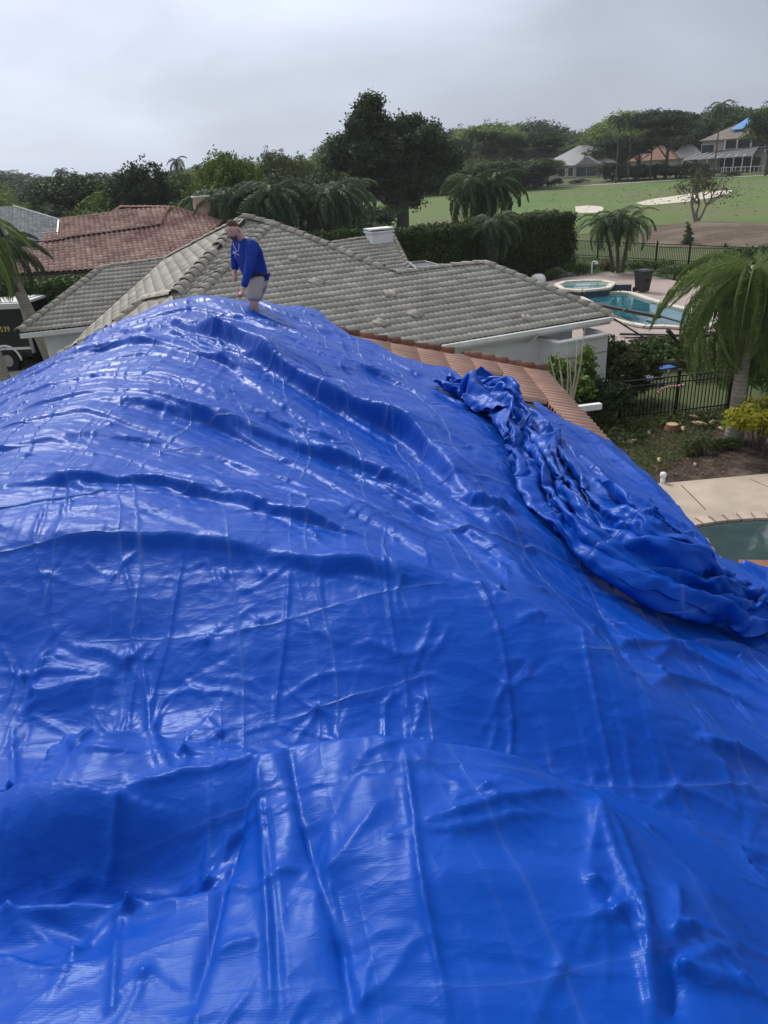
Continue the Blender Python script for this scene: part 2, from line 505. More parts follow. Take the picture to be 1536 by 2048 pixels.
# --- terraces across the slope (left-hand side of the drawing direction is the far, raised side)
F([(330, 660), (400, 680), (480, 715), (560, 768), (640, 818), (720, 852), (800, 890), (870, 960), (940, 1050), (1000, 1120)], step(0.29, 0.034, 1.1))
F([(930, 1040), (960, 1065), (1000, 1072), (1040, 1080)], step(0.09, 0.012, 0.2))
F([(0, 985), (190, 982), (300, 985), (390, 1005), (500, 1032), (590, 1055), (760, 1100)], step(0.09, 0.014, 0.5))
F([(90, 1100), (230, 1090), (370, 1104), (480, 1110), (590, 1145), (760, 1170), (900, 1200)], step(0.045, 0.02, 0.3))
F([(190, 812), (300, 822), (420, 858), (560, 900), (700, 945), (830, 1010), (960, 1110), (1060, 1190)], step(0.14, 0.03, 0.55))
F([(150, 770), (260, 760), (370, 790), (500, 850), (640, 900), (760, 960), (880, 1050)], step(0.05, 0.02, 0.25))
F([(100, 738), (180, 712), (260, 697), (340, 705), (430, 730), (520, 775)], step(0.09, 0.02, 0.3))
F([(220, 672), (290, 668), (370, 690), (450, 735), (520, 800), (600, 860), (700, 900)], step(0.06, 0.02, 0.3))
F([(390, 600), (440, 625), (500, 662), (580, 700), (680, 742), (800, 790), (900, 850)], step(0.07, 0.03, 0.4))
F([(560, 640), (660, 680), (760, 725), (860, 780), (940, 850)], step(0.05, 0.03, 0.3))
F([(330, 640), (400, 660), (470, 700)], step(0.04, 0.02, 0.2))
F([(60, 900), (200, 880), (330, 900), (470, 950), (590, 985), (700, 1030)], step(0.04, 0.02, 0.3))
F([(640, 1000), (760, 1070), (880, 1140), (1000, 1210), (1080, 1290)], step(0.05, 0.03, 0.25))
F([(700, 980), (790, 1010), (900, 1080), (1000, 1160), (1090, 1210)], step(0.08, 0.03, 0.3))

# --- long gathered folds on the right and the heap at their head
G = [([(1110, 900), (1150, 960), (1190, 1040), (1260, 1120), (1340, 1170), (1440, 1192), (1600, 1205)], roll(0.07, 0.12, 0.04)),
     ([(1075, 860), (1120, 910), (1190, 960), (1230, 1010), (1290, 1090), (1370, 1150), (1480, 1175)], roll(0.06, 0.1, 0.04)),
     ([(1130, 850), (1200, 905), (1290, 985), (1350, 1040)], roll(0.05, 0.12, 0.05)),
     ([(1180, 1200), (1240, 1300), (1330, 1400), (1450, 1520), (1560, 1600)], roll(-0.05, 0.1, 0.1)),
     ([(1230, 1290), (1330, 1310), (1430, 1350), (1560, 1410)], roll(0.06, 0.1, 0.03)),
     ([(1300, 1360), (1400, 1375), (1500, 1420), (1560, 1450)], roll(0.05, 0.06, 0.03)),
     ([(1300, 1330), (1380, 1300), (1470, 1300), (1560, 1330)], roll(0.04, 0.05, 0.04)),
     ([(1400, 1490), (1470, 1500), (1560, 1560)], roll(0.05, 0.06, 0.02))]
for p, sp in G: F(p, sp)
def bump_at(px, py, rx, ry, h, rot=0.0, p=2.0):
    cx, cy = on_tarp(px, py)
    dx, dy = S.X - cx, S.Y - cy; c, s = math.cos(rot), math.sin(rot)
    a, b = (dx * c + dy * s) / rx, (-dx * s + dy * c) / ry
    S.H[:] += h * np.exp(-(a * a + b * b) ** (p / 2))
bump_at(1110, 870, 0.35, 0.3, 0.08, 0, 3)
F([(0, 1600), (60, 1550), (120, 1462), (200, 1475), (270, 1470), (400, 1505), (515, 1532), (600, 1503), (740, 1492), (880, 1510), (1000, 1540), (1120, 1575), (1250, 1605), (1400, 1660), (1536, 1740)], ((lambda s, t: -0.30 * (0.5 + 0.5 * np.tanh((s - .015) / .016)) * np.exp(-np.clip(s, 0, None) / .38) * (1 - .6 * t)), 1.2))
# --- near sheet: pinches, tucks and standing creases copied from the photograph
C1 = [  # px polyline, height, width
 ([(240, 1575), (225, 1640), (200, 1715)], .03, .02), ([(240, 1575), (340, 1560), (450, 1545), (515, 1530)], .028, .025),
 ([(515, 1530), (560, 1510), (640, 1495), (740, 1492), (810, 1505)], .02, .03), ([(515, 1535), (480, 1640), (455, 1740), (440, 1840), (415, 1950), (390, 2048)], -.03, .018),
 ([(515, 1535), (520, 1600), (528, 1700), (535, 1800), (540, 1900), (545, 2048)], .022, .012), ([(575, 1510), (590, 1600), (620, 1700), (650, 1800), (680, 1920), (700, 2048)], -.032, .02),
 ([(575, 1520), (600, 1620), (645, 1740), (700, 1900), (730, 2048)], .018, .02),
 ([(810, 1505), (820, 1580), (830, 1660), (840, 1760), (860, 1860), (880, 1950), (900, 2060)], .02, .010), ([(830, 1655), (950, 1625), (1080, 1610), (1190, 1610)], .024, .02),
 ([(830, 1670), (900, 1665), (1000, 1650), (1100, 1648)], .012, .012), ([(768, 1680), (830, 1668)], .01, .01),
 ([(1190, 1610), (1215, 1700), (1260, 1800), (1295, 1880), (1345, 1915)], .030, .03), ([(1195, 1615), (1240, 1690), (1285, 1810), (1290, 1880), (1290, 2040)], .022, .02),
 ([(1345, 1915), (1355, 1840), (1350, 1780)], .026, .02), ([(1345, 1915), (1355, 1990), (1340, 2060)], -.03, .025), ([(1200, 1610), (1300, 1690), (1400, 1790), (1500, 1880)], .012, .02),
 ([(1190, 1610), (1190, 1700), (1170, 1760), (1190, 1840)], .014, .02), ([(815, 1510), (880, 1560), (950, 1600)], .012, .02), ([(815, 1510), (900, 1530), (990, 1570), (1090, 1600)], .01, .02),
 ([(0, 1590), (60, 1545), (120, 1450)], .02, .03), ([(120, 1450), (200, 1480), (270, 1475)], .02, .02), ([(120, 1450), (125, 1480), (200, 1500), (330, 1510)], .015, .015),
 ([(300, 1450), (330, 1520), (345, 1560), (450, 1530), (515, 1530)], .016, .018), ([(300, 1450), (310, 1500), (330, 1560)], .012, .01), ([(360, 1480), (380, 1530), (345, 1555)], .014, .012),
 ([(300, 1450), (420, 1455), (520, 1480), (515, 1530)], .015, .012), ([(400, 1500), (470, 1520), (515, 1532)], .012, .01), ([(330, 1470), (440, 1500), (515, 1530)], .012, .012),
 ([(0, 1800), (60, 1810), (120, 1800), (230, 1790), (330, 1800), (440, 1770)], .025, .03), ([(230, 1790), (235, 1850), (232, 1960), (225, 2040)], .014, .008),
 ([(0, 1900), (60, 1930), (110, 1940), (220, 1920)], .014, .02), ([(220, 1920), (160, 1860), (90, 1830), (0, 1830)], -.012, .03),
 ([(440, 1770), (470, 1780), (520, 1790), (560, 1750), (620, 1740)], .012, .015), ([(430, 1930), (470, 1900), (520, 1890)], .012, .015),
 ([(620, 1760), (680, 1720), (768, 1600)], .014, .03), ([(660, 1745), (670, 1820), (680, 1900)], .012, .02), ([(690, 1900), (760, 1860), (830, 1855)], .01, .02),
 ([(100, 1000), (80, 1060), (70, 1110), (95, 1190), (110, 1280)], .012, .010), ([(110, 1280), (65, 1330), (60, 1400), (25, 1420)], .016, .02), ([(110, 1280), (200, 1295), (280, 1310)], .014, .02),
 ([(240, 1090), (255, 1160), (270, 1200), (290, 1290)], .010, .008), ([(370, 1105), (350, 1200), (330, 1300), (300, 1370), (290, 1450)], .012, .010), ([(280, 1310), (290, 1370), (290, 1450)], .018, .012),
 ([(250, 1230), (270, 1290), (285, 1320), (320, 1280)], .012, .010), ([(240, 1450), (250, 1400), (275, 1310)], .012, .01), ([(290, 1450), (310, 1410), (345, 1375)], .010, .01),
 ([(290, 1450), (320, 1370), (400, 1370), (500, 1380), (545, 1420)], .012, .012), ([(0, 1410), (15, 1380), (30, 1340), (0, 1290)], .012, .01), ([(20, 1420), (15, 1480), (10, 1560)], .014, .012),
 ([(580, 1140), (575, 1220), (570, 1280), (560, 1340), (550, 1400), (545, 1440)], .012, .007), ([(580, 1140), (520, 1180), (450, 1190)], .010, .01), ([(580, 1140), (700, 1170), (768, 1190)], .010, .01),
 ([(565, 1230), (520, 1250), (460, 1275)], .012, .008), ([(570, 1235), (640, 1270), (700, 1300)], .01, .01), ([(555, 1400), (600, 1370), (660, 1350), (760, 1345)], .008, .01),
 ([(550, 1430), (600, 1450), (700, 1480)], .010, .012), ([(545, 1430), (500, 1440), (430, 1450)], .010, .010), ([(400, 1350), (500, 1350), (545, 1400)], .008, .01),
 ([(770, 1100), (775, 1200), (790, 1300), (815, 1370), (812, 1480)], .012, .007), ([(815, 1370), (860, 1350), (900, 1375)], .009, .01), ([(815, 1370), (850, 1300), (870, 1240)], .010, .015),
 ([(815, 1380), (770, 1400), (770, 1440), (770, 1480)], .012, .01), ([(960, 1200), (990, 1240), (1010, 1310), (1020, 1400), (1025, 1460), (1015, 1540)], .014, .008),
 ([(1020, 1440), (1030, 1420)], .01, .01), ([(980, 1380), (1000, 1440), (960, 1530)], .010, .015), ([(1160, 1260), (1180, 1340), (1200, 1440), (1215, 1500), (1235, 1580)], .014, .008),
 ([(1250, 1450), (1260, 1530), (1275, 1575)], .008, .008), ([(1150, 1270), (1250, 1330), (1340, 1390), (1440, 1500), (1536, 1590)], .012, .03), ([(1440, 1500), (1460, 1590), (1490, 1640)], .01, .012),
 ([(1470, 1690), (1500, 1740), (1540, 1780)], .02, .02), ([(1350, 1640), (1450, 1690), (1540, 1720)], .02, .04), ([(970, 1200), (930, 1170), (900, 1150)], .014, .01), ([(950, 1170), (985, 1235)], .016, .012),
 ([(1100, 1310), (1140, 1350), (1180, 1400), (1200, 1440)], .008, .02), ([(900, 1260), (880, 1300), (850, 1330)], .01, .015), ([(430, 1120), (460, 1170), (560, 1210)], .006, .01), ([(170, 1130), (200, 1150), (240, 1160)], .01, .015),
]
for p, h, w in C1: F(p, crease(h * 1.15, w * .95))
F([(-160, 1812), (0, 1803), (120, 1796), (230, 1784), (330, 1797), (445, 1768)], ((lambda s, t: -.115 * (.5 + .5 * np.tanh((s - .006) / .010)) * np.exp(-np.clip(s, 0, None) / .17)), .6))
F([(-120, 1890), (0, 1905), (60, 1932), (120, 1942), (225, 1918)], ((lambda s, t: -.045 * (.5 + .5 * np.tanh((s - .004) / .008)) * np.exp(-np.clip(s, 0, None) / .10)), .4))
F([(60, 1760), (130, 1700), (200, 1716), (300, 1740), (440, 1700)], ((lambda s, t: .03 * np.exp(-np.abs(np.where(s > 0, s / .15, s / .04)) ** 1.1)), .4))
F([(515, 1535), (480, 1640), (455, 1740), (440, 1840), (415, 1950), (385, 2060)], cstep(.030, .006, .07))
F([(578, 1512), (592, 1600), (622, 1700), (655, 1800), (685, 1920), (705, 2060)], cstep(-.034, .006, .07))
F([(528, 1560), (545, 1700), (560, 1860), (575, 2060)], cstep(.014, .006, .08))
F([(655, 1745), (668, 1810), (680, 1880), (700, 1950)], cstep(-.024, .008, .08))
F([(1290, 1880), (1293, 1950), (1296, 2060)], cstep(.022, .010, .08))
F([(100, 1460), (40, 1520), (-40, 1600)], step(-.09, .012, .3))
F([(110, 1290), (70, 1350), (55, 1420)], step(.05, .012, .25))
F([(700, 1300), (760, 1290), (800, 1330), (880, 1290)], crease(.014, .02))
F([(1480, 1690), (1510, 1745), (1560, 1790)], step(-.05, .015, .2))
F([(640, 1130), (850, 1160), (1030, 1215), (1150, 1265), (1250, 1330), (1340, 1420), (1440, 1530), (1560, 1640)], ((lambda s, t: .055 * np.exp(-np.abs(np.where(s > 0, s / .04, s / .22)) ** 1.05)), .6))
F([(0, 1600), (60, 1550), (120, 1462), (200, 1475), (270, 1470), (400, 1505), (515, 1532), (600, 1503), (740, 1492), (880, 1510), (1000, 1540), (1120, 1575), (1250, 1605), (1400, 1660)], crease(.05, .06))
F([(-40, 1110), (90, 1098), (230, 1090), (370, 1104), (480, 1115), (590, 1140), (720, 1150), (860, 1175)], ((lambda s, t: .045 * np.exp(-np.abs(np.where(s > 0, s / .25, s / .05)) ** 1.1)), .7))
F([(900, 1560), (1060, 1590), (1200, 1640), (1330, 1730), (1450, 1830), (1536, 1930)], ((lambda s, t: .03 * np.exp(-np.abs(np.where(s > 0, s / .05, s / .15)) ** 1.1)), .45))
# --- the large dents of the near sheet, in their real place
for px, py, rx, ry, h, rot in ((150, 1700, .30, .10, -.08, .1), (330, 1730, .25, .12, -.09, .2), (120, 1860, .22, .06, -.03, 0), (470, 1650, .09, .25, -.025, .2), (640, 1650, .05, .3, -.02, -.25),
                               (950, 1760, .22, .1, .018, 0), (1060, 1560, .3, .06, .03, -.2), (1010, 1700, .15, .06, -.02, 0), (1420, 1900, .12, .12, .03, 0), (230, 1200, .22, .16, .03, 0), (160, 1360, .15, .12, .03, 0),
                               (450, 1300, .3, .15, .02, 0), (690, 1400, .22, .2, .025, 0), (900, 1430, .14, .25, .025, 0), (80, 1600, .2, .12, .02, 0)):
    bump_at(px, py, rx, ry, h, rot)

# --- packing creases: a warped grid of pinched lines about half a metre apart
def grid_lines(U, spacing, w, seed):
    k = np.round(U / spacing); c, s_ = _grad(k.astype(np.int64), k.astype(np.int64) * 0 + seed, seed)
    d = np.abs(U / spacing - k - 0.10 * c) * spacing
    return np.exp(-d / w) * (0.55 + 0.45 * s_) * np.sign(c + 0.4)
ca, sa = math.cos(0.12), math.sin(0.12)
gu = (wx * ca + wy * sa); gv = (-wx * sa + wy * ca)
brk = np.clip(0.85 + 0.9 * pnoise(S.X * 2.3, S.Y * 2.3, 31), 0.05, 1.2)
brk2 = np.clip(0.8 + 0.9 * pnoise(S.X * 2.3, S.Y * 2.3, 32), 0.05, 1.2)
wgt = 0.25 + 0.75 * far
def pillow(U, spacing, seed, w=.07):
    k = np.round(U / spacing); c, s_ = _grad(k.astype(np.int64), k.astype(np.int64) * 0 + seed, seed)
    d = np.abs(U / spacing - k - 0.10 * c) * spacing
    return (1 - np.exp(-d / w)) * (0.6 + 0.4 * s_)
lw = 0.010 + 0.0016 * np.clip(S.Y, 0, 12)
v_far = np.clip((S.Y - 5.5) / 1.5, 0, 1)
# --- creases that radiate from the crossings of the packing folds
_rg = np.random.default_rng(123)
_pinch = []
for iy in range(1, 15):
    for ixx in range(-8, 9):
        u0, v0 = ixx * .45 + _rg.normal(0, .04), iy * .5 + _rg.normal(0, .05)
        _pinch.append((u0 * ca - v0 * sa, u0 * sa + v0 * ca))
for _i in range(70): _cy = _rg.uniform(.8, 4.2); _pinch.append((_rg.uniform(-.75, .75) * (_cy + .4), _cy))
for cx, cy in _pinch:
        if abs(cx + .135 * cy) > 1.2 + .5 * cy or cy > 7: continue
        for _k in range(int(_rg.integers(3, 7))):
            an = _rg.uniform(0, 2 * math.pi); ln = _rg.uniform(.10, .34); bend = _rg.normal(0, .25)
            pts_ = [(cx, cy)]
            for q in (1, 2, 3): pts_.append((cx + math.cos(an + bend * q / 3) * ln * q / 3, cy + math.sin(an + bend * q / 3) * ln * q / 3 * .8))
            hh_, ww_ = _rg.uniform(.006, .016) * _rg.choice((1, 1, -.7)), _rg.uniform(.007, .018)
            poly_feature(S, pts_, (lambda s, t, hh_=hh_, ww_=ww_: hh_ * (1 - t) ** .6 * np.exp(-np.abs(s) / ww_)), ww_ * 5, fade=False)
S.H += wgt * brk * (0.010 * np.abs(grid_lines(gu, 0.45, lw * .8, 4)) + 0.014 * pillow(gu, 0.45, 4)) + 0.016 * v_far * np.abs(grid_lines(gu + .225, 0.45, lw * .8, 9)) * brk2
S.H += wgt * brk2 * (0.017 * grid_lines(gv, 0.52, lw * 1.2, 6) + 0.018 * pillow(gv, 0.52, 6))
# --- crumple between the creases: facets, and fine ridges that run across the slope
# long steps that sweep across the slope and turn down to the right
xr = np.clip(S.X + 2.3, -1.5, 6)
phi = S.Y + np.where(xr > 0, .40 * xr + .24 * xr * xr * np.exp(-xr * .12), -.25 * xr) + .22 * pnoise(S.X * .55, S.Y * .55, 81) + .05 * pnoise(S.X * 2.0, S.Y * 2.0, 82)
def saw(p, lam, sharp, seed):
    q = p / lam; k = np.floor(q); fr = q - k
    c, s_ = _grad(k.astype(np.int64), k.astype(np.int64) * 0 + seed, seed)
    env = np.clip(.55 + .9 * pnoise(S.X * .8 + 7 * c, k * 3.1 + S.Y * .0, seed + 1), 0, 1.3)
    up = np.clip(fr / sharp, 0, 1); up = up * up * (3 - 2 * up)
    return env * up * (1 - fr) ** 1.2
mid = np.clip((S.Y - 3.3) / 1.0, 0, 1)
rp = 1 - .6 * np.clip((S.X + .6) / 1.0, 0, 1) * np.clip((S.Y - 5) / 1.5, 0, 1)
S.H += mid * rp * (.055 * saw(phi, .62, .10, 83) + .015 * saw(phi + .1 * pnoise(S.X * 1.5, S.Y * 1.5, 85), .27, .16, 84) + .006 * saw(phi * 1.0 + .12 * pnoise(S.X * 2.2, S.Y * 2.2, 87), .115, .25, 86))
S.H += (0.010 + 0.008 * far) * (facets(wx, wy * 1.3, 41, 0.50) + 0.4)
S.H += (0.0025 + 0.004 * far) * (facets(wx * .7 + wy * .3, wy * 2.0, 42, 0.21) + 0.4)
S.H += (0.0006 + 0.0032 * far) * (facets(wx * .5 + wy * .25, wy * 2.4 - wx * .3, 43, 0.085) + 0.4)
S.H += (0.0006 + 0.0026 * far) * ridged(wx * 1.6, phi * 7.5, 51, 3, 0.05)
S.H += (0.0006 + 0.0014 * far) * ridged(wx * 6.0 + wy * 2, wy * 3.4, 55, 2, 0.05)

# --- the cut outline: the sheet falls over the far edge on the left and stops on the tiles on the right
def rim(x):        # y of the far edge for a given x
    return np.interp(x, [-6.5, -5.4, -4.5, -3.7, -3.1, -2.6, -1.9, -1.3, -0.8], [3.4, 5.9, 8.5, 10.5, 10.9, 10.95, 10.8, 10.9, 11.25])
ry = rim(S.X) + 0.06 * pnoise(S.X * 2.2, S.Y * 0, 61)
over = np.clip(S.Y - ry, 0, None)
S.H -= np.where(S.X < -1.9, 1, np.clip((-0.9 - S.X) / 1.0, 0, 1)) * (over * 1.6) + np.clip(over, 0, 0.1) * 0.6
out_line = sorted(TARP_OUT, key=lambda p: p[0])
ox = np.array([p[0] for p in out_line]); oy = np.array([p[1] for p in out_line])
oy_ = np.interp(S.X, np.concatenate([[-0.8], ox[ox > -0.75]]), np.concatenate([[11.25], oy[ox > -0.75]]))
yeave = 2.67
keep = np.ones(S.X.shape, bool)
right = S.X > -0.8
keep &= ~(right & (S.Y > oy_ + 0.03 * pnoise(S.X * 5, S.Y * 5, 71)))
keep &= ~((~right) & (over > np.where(S.X < -2.0, 0.9, 0.25)))
# the eave on the right, from the rake down to the corner where the lower roof begins
keep &= ~((S.X > yeave + 0.12 + 0.03 * np.sin(S.Y * 5) + 0.1 * np.clip(5.35 - S.Y, 0, 99) * 14) & (S.Y > 4.6))
dE = np.clip(S.X - yeave + 0.02, 0, None) * (S.Y > 5.1)
S.H -= dE * 1.6
keep &= S.X > -6.9
idx = np.arange(S.nr * S.nc).reshape(S.nr, S.nc)
kq = keep[:-1, :-1] & keep[1:, :-1] & keep[:-1, 1:] & keep[1:, 1:]
quads = np.stack([idx[:-1, :-1], idx[:-1, 1:], idx[1:, 1:], idx[1:, :-1]], -1)[kq]
used = np.unique(quads); remap = np.full(S.nr * S.nc, -1); remap[used] = np.arange(len(used))
TV = np.stack([S.X.ravel(), S.Y.ravel(), S.H.ravel() + EYE], -1)[used]
SHEET_UV = (gu.ravel()[used], gv.ravel()[used])

def tarp_material():
    m, N, L, P = new_mat('blue_polythene')
    tc = N.new('ShaderNodeTexCoord')
    n = N.new('ShaderNodeTexNoise'); n.inputs['Scale'].default_value = 1.1; n.inputs['Detail'].default_value = 4
    L.new(tc.outputs['Object'], n.inputs['Vector'])
    mx = N.new('ShaderNodeMixRGB'); mx.inputs[1].default_value = (0.0, 0.047, 0.335, 1); mx.inputs[2].default_value = (0.0, 0.060, 0.40, 1)
    L.new(n.outputs['Fac'], mx.inputs[0])
    def mth(op, a, b=None, c=None):
        q = N.new('ShaderNodeMath'); q.operation = op
        for i, v in enumerate((a, b, c)):
            if v is None: continue
            if isinstance(v, (int, float)): q.inputs[i].default_value = v
            else: L.new(v, q.inputs[i])
        return q.outputs[0]
    wob = N.new('ShaderNodeTexNoise'); wob.inputs['Scale'].default_value = 5; wob.inputs['Detail'].default_value = 3; L.new(tc.outputs['Object'], wob.inputs['Vector'])
    brk_ = N.new('ShaderNodeTexNoise'); brk_.inputs['Scale'].default_value = 1.7; brk_.inputs['Detail'].default_value = 2; L.new(tc.outputs['Object'], brk_.inputs['Vector'])
    strength = N.new('ShaderNodeMapRange'); strength.inputs['From Min'].default_value = .36; strength.inputs['From Max'].default_value = .56; L.new(brk_.outputs['Fac'], strength.inputs['Value'])
    lines = []
    for nm, sp, off in (('across', .45, 0.), ('along', .52, 0.), ('across', .45, .21)):
        at = N.new('ShaderNodeAttribute'); at.attribute_name = nm
        u_ = mth('ADD', mth('DIVIDE', at.outputs['Fac'], sp), mth('MULTIPLY_ADD', wob.outputs['Fac'], .045, off + .5 - .022))
        d_ = mth('MULTIPLY', mth('ABSOLUTE', mth('SUBTRACT', mth('FRACT', u_), .5)), sp)
        lines.append(mth('POWER', 2.718, mth('DIVIDE', d_, -.009)))
    ln_ = mth('MAXIMUM', mth('MAXIMUM', lines[0], lines[1]), mth('MULTIPLY', lines[2], .45))
    ln_ = mth('MULTIPLY', ln_, strength.outputs[0])
    sp_ = N.new('ShaderNodeSeparateXYZ'); L.new(tc.outputs['Object'], sp_.inputs[0])
    nearer = N.new('ShaderNodeMapRange'); nearer.inputs['From Min'].default_value = 1.9; nearer.inputs['From Max'].default_value = 3.4; nearer.inputs['To Min'].default_value = .22; L.new(sp_.outputs['Y'], nearer.inputs['Value'])
    ln_ = mth('MULTIPLY', ln_, nearer.outputs[0])
    # folded polythene turns whitish along its packing creases
    mw = N.new('ShaderNodeMixRGB'); mw.inputs[2].default_value = (0.10, 0.20, 0.52, 1); L.new(mth('MULTIPLY', ln_, .5), mw.inputs[0]); L.new(mx.outputs[0], mw.inputs[1])
    L.new(mw.outputs[0], P.inputs['Base Color'])
    P.inputs['Specular IOR Level'].default_value = 0.22
    P.inputs['Specular Tint'].default_value = (.50, .72, 1.0, 1)
    P.inputs['IOR'].default_value = 1.5
    # patchy gloss
    n2 = N.new('ShaderNodeTexNoise'); n2.inputs['Scale'].default_value = 2.3; n2.inputs['Detail'].default_value = 6
    L.new(tc.outputs['Object'], n2.inputs['Vector'])
    r = N.new('ShaderNodeMapRange'); r.inputs['From Min'].default_value = .3; r.inputs['From Max'].default_value = .7
    r.inputs['To Min'].default_value = 0.32; r.inputs['To Max'].default_value = 0.47
    L.new(n2.outputs['Fac'], r.inputs['Value']); L.new(r.outputs[0], P.inputs['Roughness'])
    # woven tape scrim, crinkles
    mp = N.new('ShaderNodeMapping'); mp.inputs['Rotation'].default_value = (0, 0, 0.12)
    L.new(tc.outputs['Object'], mp.inputs[0])
    wa = N.new('ShaderNodeTexWave'); wa.inputs['Scale'].default_value = 62; wa.inputs['Distortion'].default_value = 1.2; wa.inputs['Detail'].default_value = 1
    wb = N.new('ShaderNodeTexWave'); wb.bands_direction = 'Y'; wb.inputs['Scale'].default_value = 48; wb.inputs['Distortion'].default_value = 1.2; wb.inputs['Detail'].default_value = 1
    for w_ in (wa, wb): L.new(mp.outputs[0], w_.inputs['Vector'])
    mu = N.new('ShaderNodeMath'); mu.operation = 'MULTIPLY'; L.new(wa.outputs['Fac'], mu.inputs[0]); L.new(wb.outputs['Fac'], mu.inputs[1])
    b1 = N.new('ShaderNodeBump'); b1.inputs['Strength'].default_value = 0.14; b1.inputs['Distance'].default_value = 0.0012
    L.new(mu.outputs[0], b1.inputs['Height'])
    def wrinkles(scale, vec, dist, strength, prev):
        n3 = N.new('ShaderNodeTexNoise'); n3.inputs['Scale'].default_value = scale; n3.inputs['Detail'].default_value = 3; n3.inputs['Distortion'].default_value = 0.6
        mp3 = N.new('ShaderNodeMapping'); mp3.inputs['Rotation'].default_value = (0, 0, vec[3]); mp3.inputs['Scale'].default_value = vec[:3]
        L.new(tc.outputs['Object'], mp3.inputs[0]); L.new(mp3.outputs[0], n3.inputs['Vector'])
        s_ = N.new('ShaderNodeMath'); s_.operation = 'SUBTRACT'; s_.inputs[1].default_value = 0.5; L.new(n3.outputs['Fac'], s_.inputs[0])
        a_ = N.new('ShaderNodeMath'); a_.operation = 'ABSOLUTE'; L.new(s_.outputs[0], a_.inputs[0])
        p_ = N.new('ShaderNodeMath'); p_.operation = 'POWER'; p_.inputs[1].default_value = 0.6; L.new(a_.outputs[0], p_.inputs[0])
        b_ = N.new('ShaderNodeBump'); b_.inputs['Strength'].default_value = strength; b_.inputs['Distance'].default_value = dist; b_.invert = True
        L.new(p_.outputs[0], b_.inputs['Height']); L.new(prev, b_.inputs['Normal']); return b_.outputs[0]
    b0 = N.new('ShaderNodeBump'); b0.inputs['Strength'].default_value = .8; b0.inputs['Distance'].default_value = .010
    L.new(ln_, b0.inputs['Height']); L.new(b1.outputs[0], b0.inputs['Normal'])
    def crumple(scale, st, dist, prev, strength_):
        dn = N.new('ShaderNodeTexNoise'); dn.inputs['Scale'].default_value = scale * .6; dn.inputs['Detail'].default_value = 2; L.new(tc.outputs['Object'], dn.inputs['Vector'])
        mm = N.new('ShaderNodeVectorMath'); mm.operation = 'MULTIPLY_ADD'; L.new(dn.outputs['Color'], mm.inputs[0]); mm.inputs[1].default_value = (.9 / scale, .9 / scale, 0)
        L.new(tc.outputs['Object'], mm.inputs[2])
        mp_ = N.new('ShaderNodeMapping'); mp_.inputs['Rotation'].default_value = (0, 0, st[1]); mp_.inputs['Scale'].default_value = (1, st[0], .3); L.new(mm.outputs[0], mp_.inputs[0])
        vo = N.new('ShaderNodeTexVoronoi'); vo.inputs['Scale'].default_value = scale; L.new(mp_.outputs[0], vo.inputs['Vector'])
        b_ = N.new('ShaderNodeBump'); b_.inputs['Strength'].default_value = strength_; b_.inputs['Distance'].default_value = dist; L.new(vo.outputs['Distance'], b_.inputs['Height']); L.new(prev, b_.inputs['Normal'])
        return b_.outputs[0]
    c1 = crumple(3.6, (1.6, .2), .030, b0.outputs[0], .30)
    c1 = crumple(9.0, (1.9, -.3), .012, c1, .32)
    class b1: outputs = [c1]
    nn = wrinkles(3.0, (1, 2.2, 1, .15), .014, .25, b1.outputs[0])
    nn = wrinkles(7.5, (1, 1.7, 1, -.5), .006, .25, nn)
    class _B: outputs = [nn]
    b2 = _B
    L.new(b2.outputs[0], P.inputs['Normal'])
    return m
M_TARP = tarp_material()
tarp = link('tarpaulin', fast_mesh('tarpaulin', TV, remap[quads], True), M_TARP)
for _nm, _uv in zip(('across', 'along'), SHEET_UV):
    tarp.data.attributes.new(_nm, 'FLOAT', 'POINT').data.foreach_set('value', _uv.astype(np.float32))
tag(tarp, 'huge creased glossy blue tarpaulin spread over the nearest roof', 'tarpaulin')

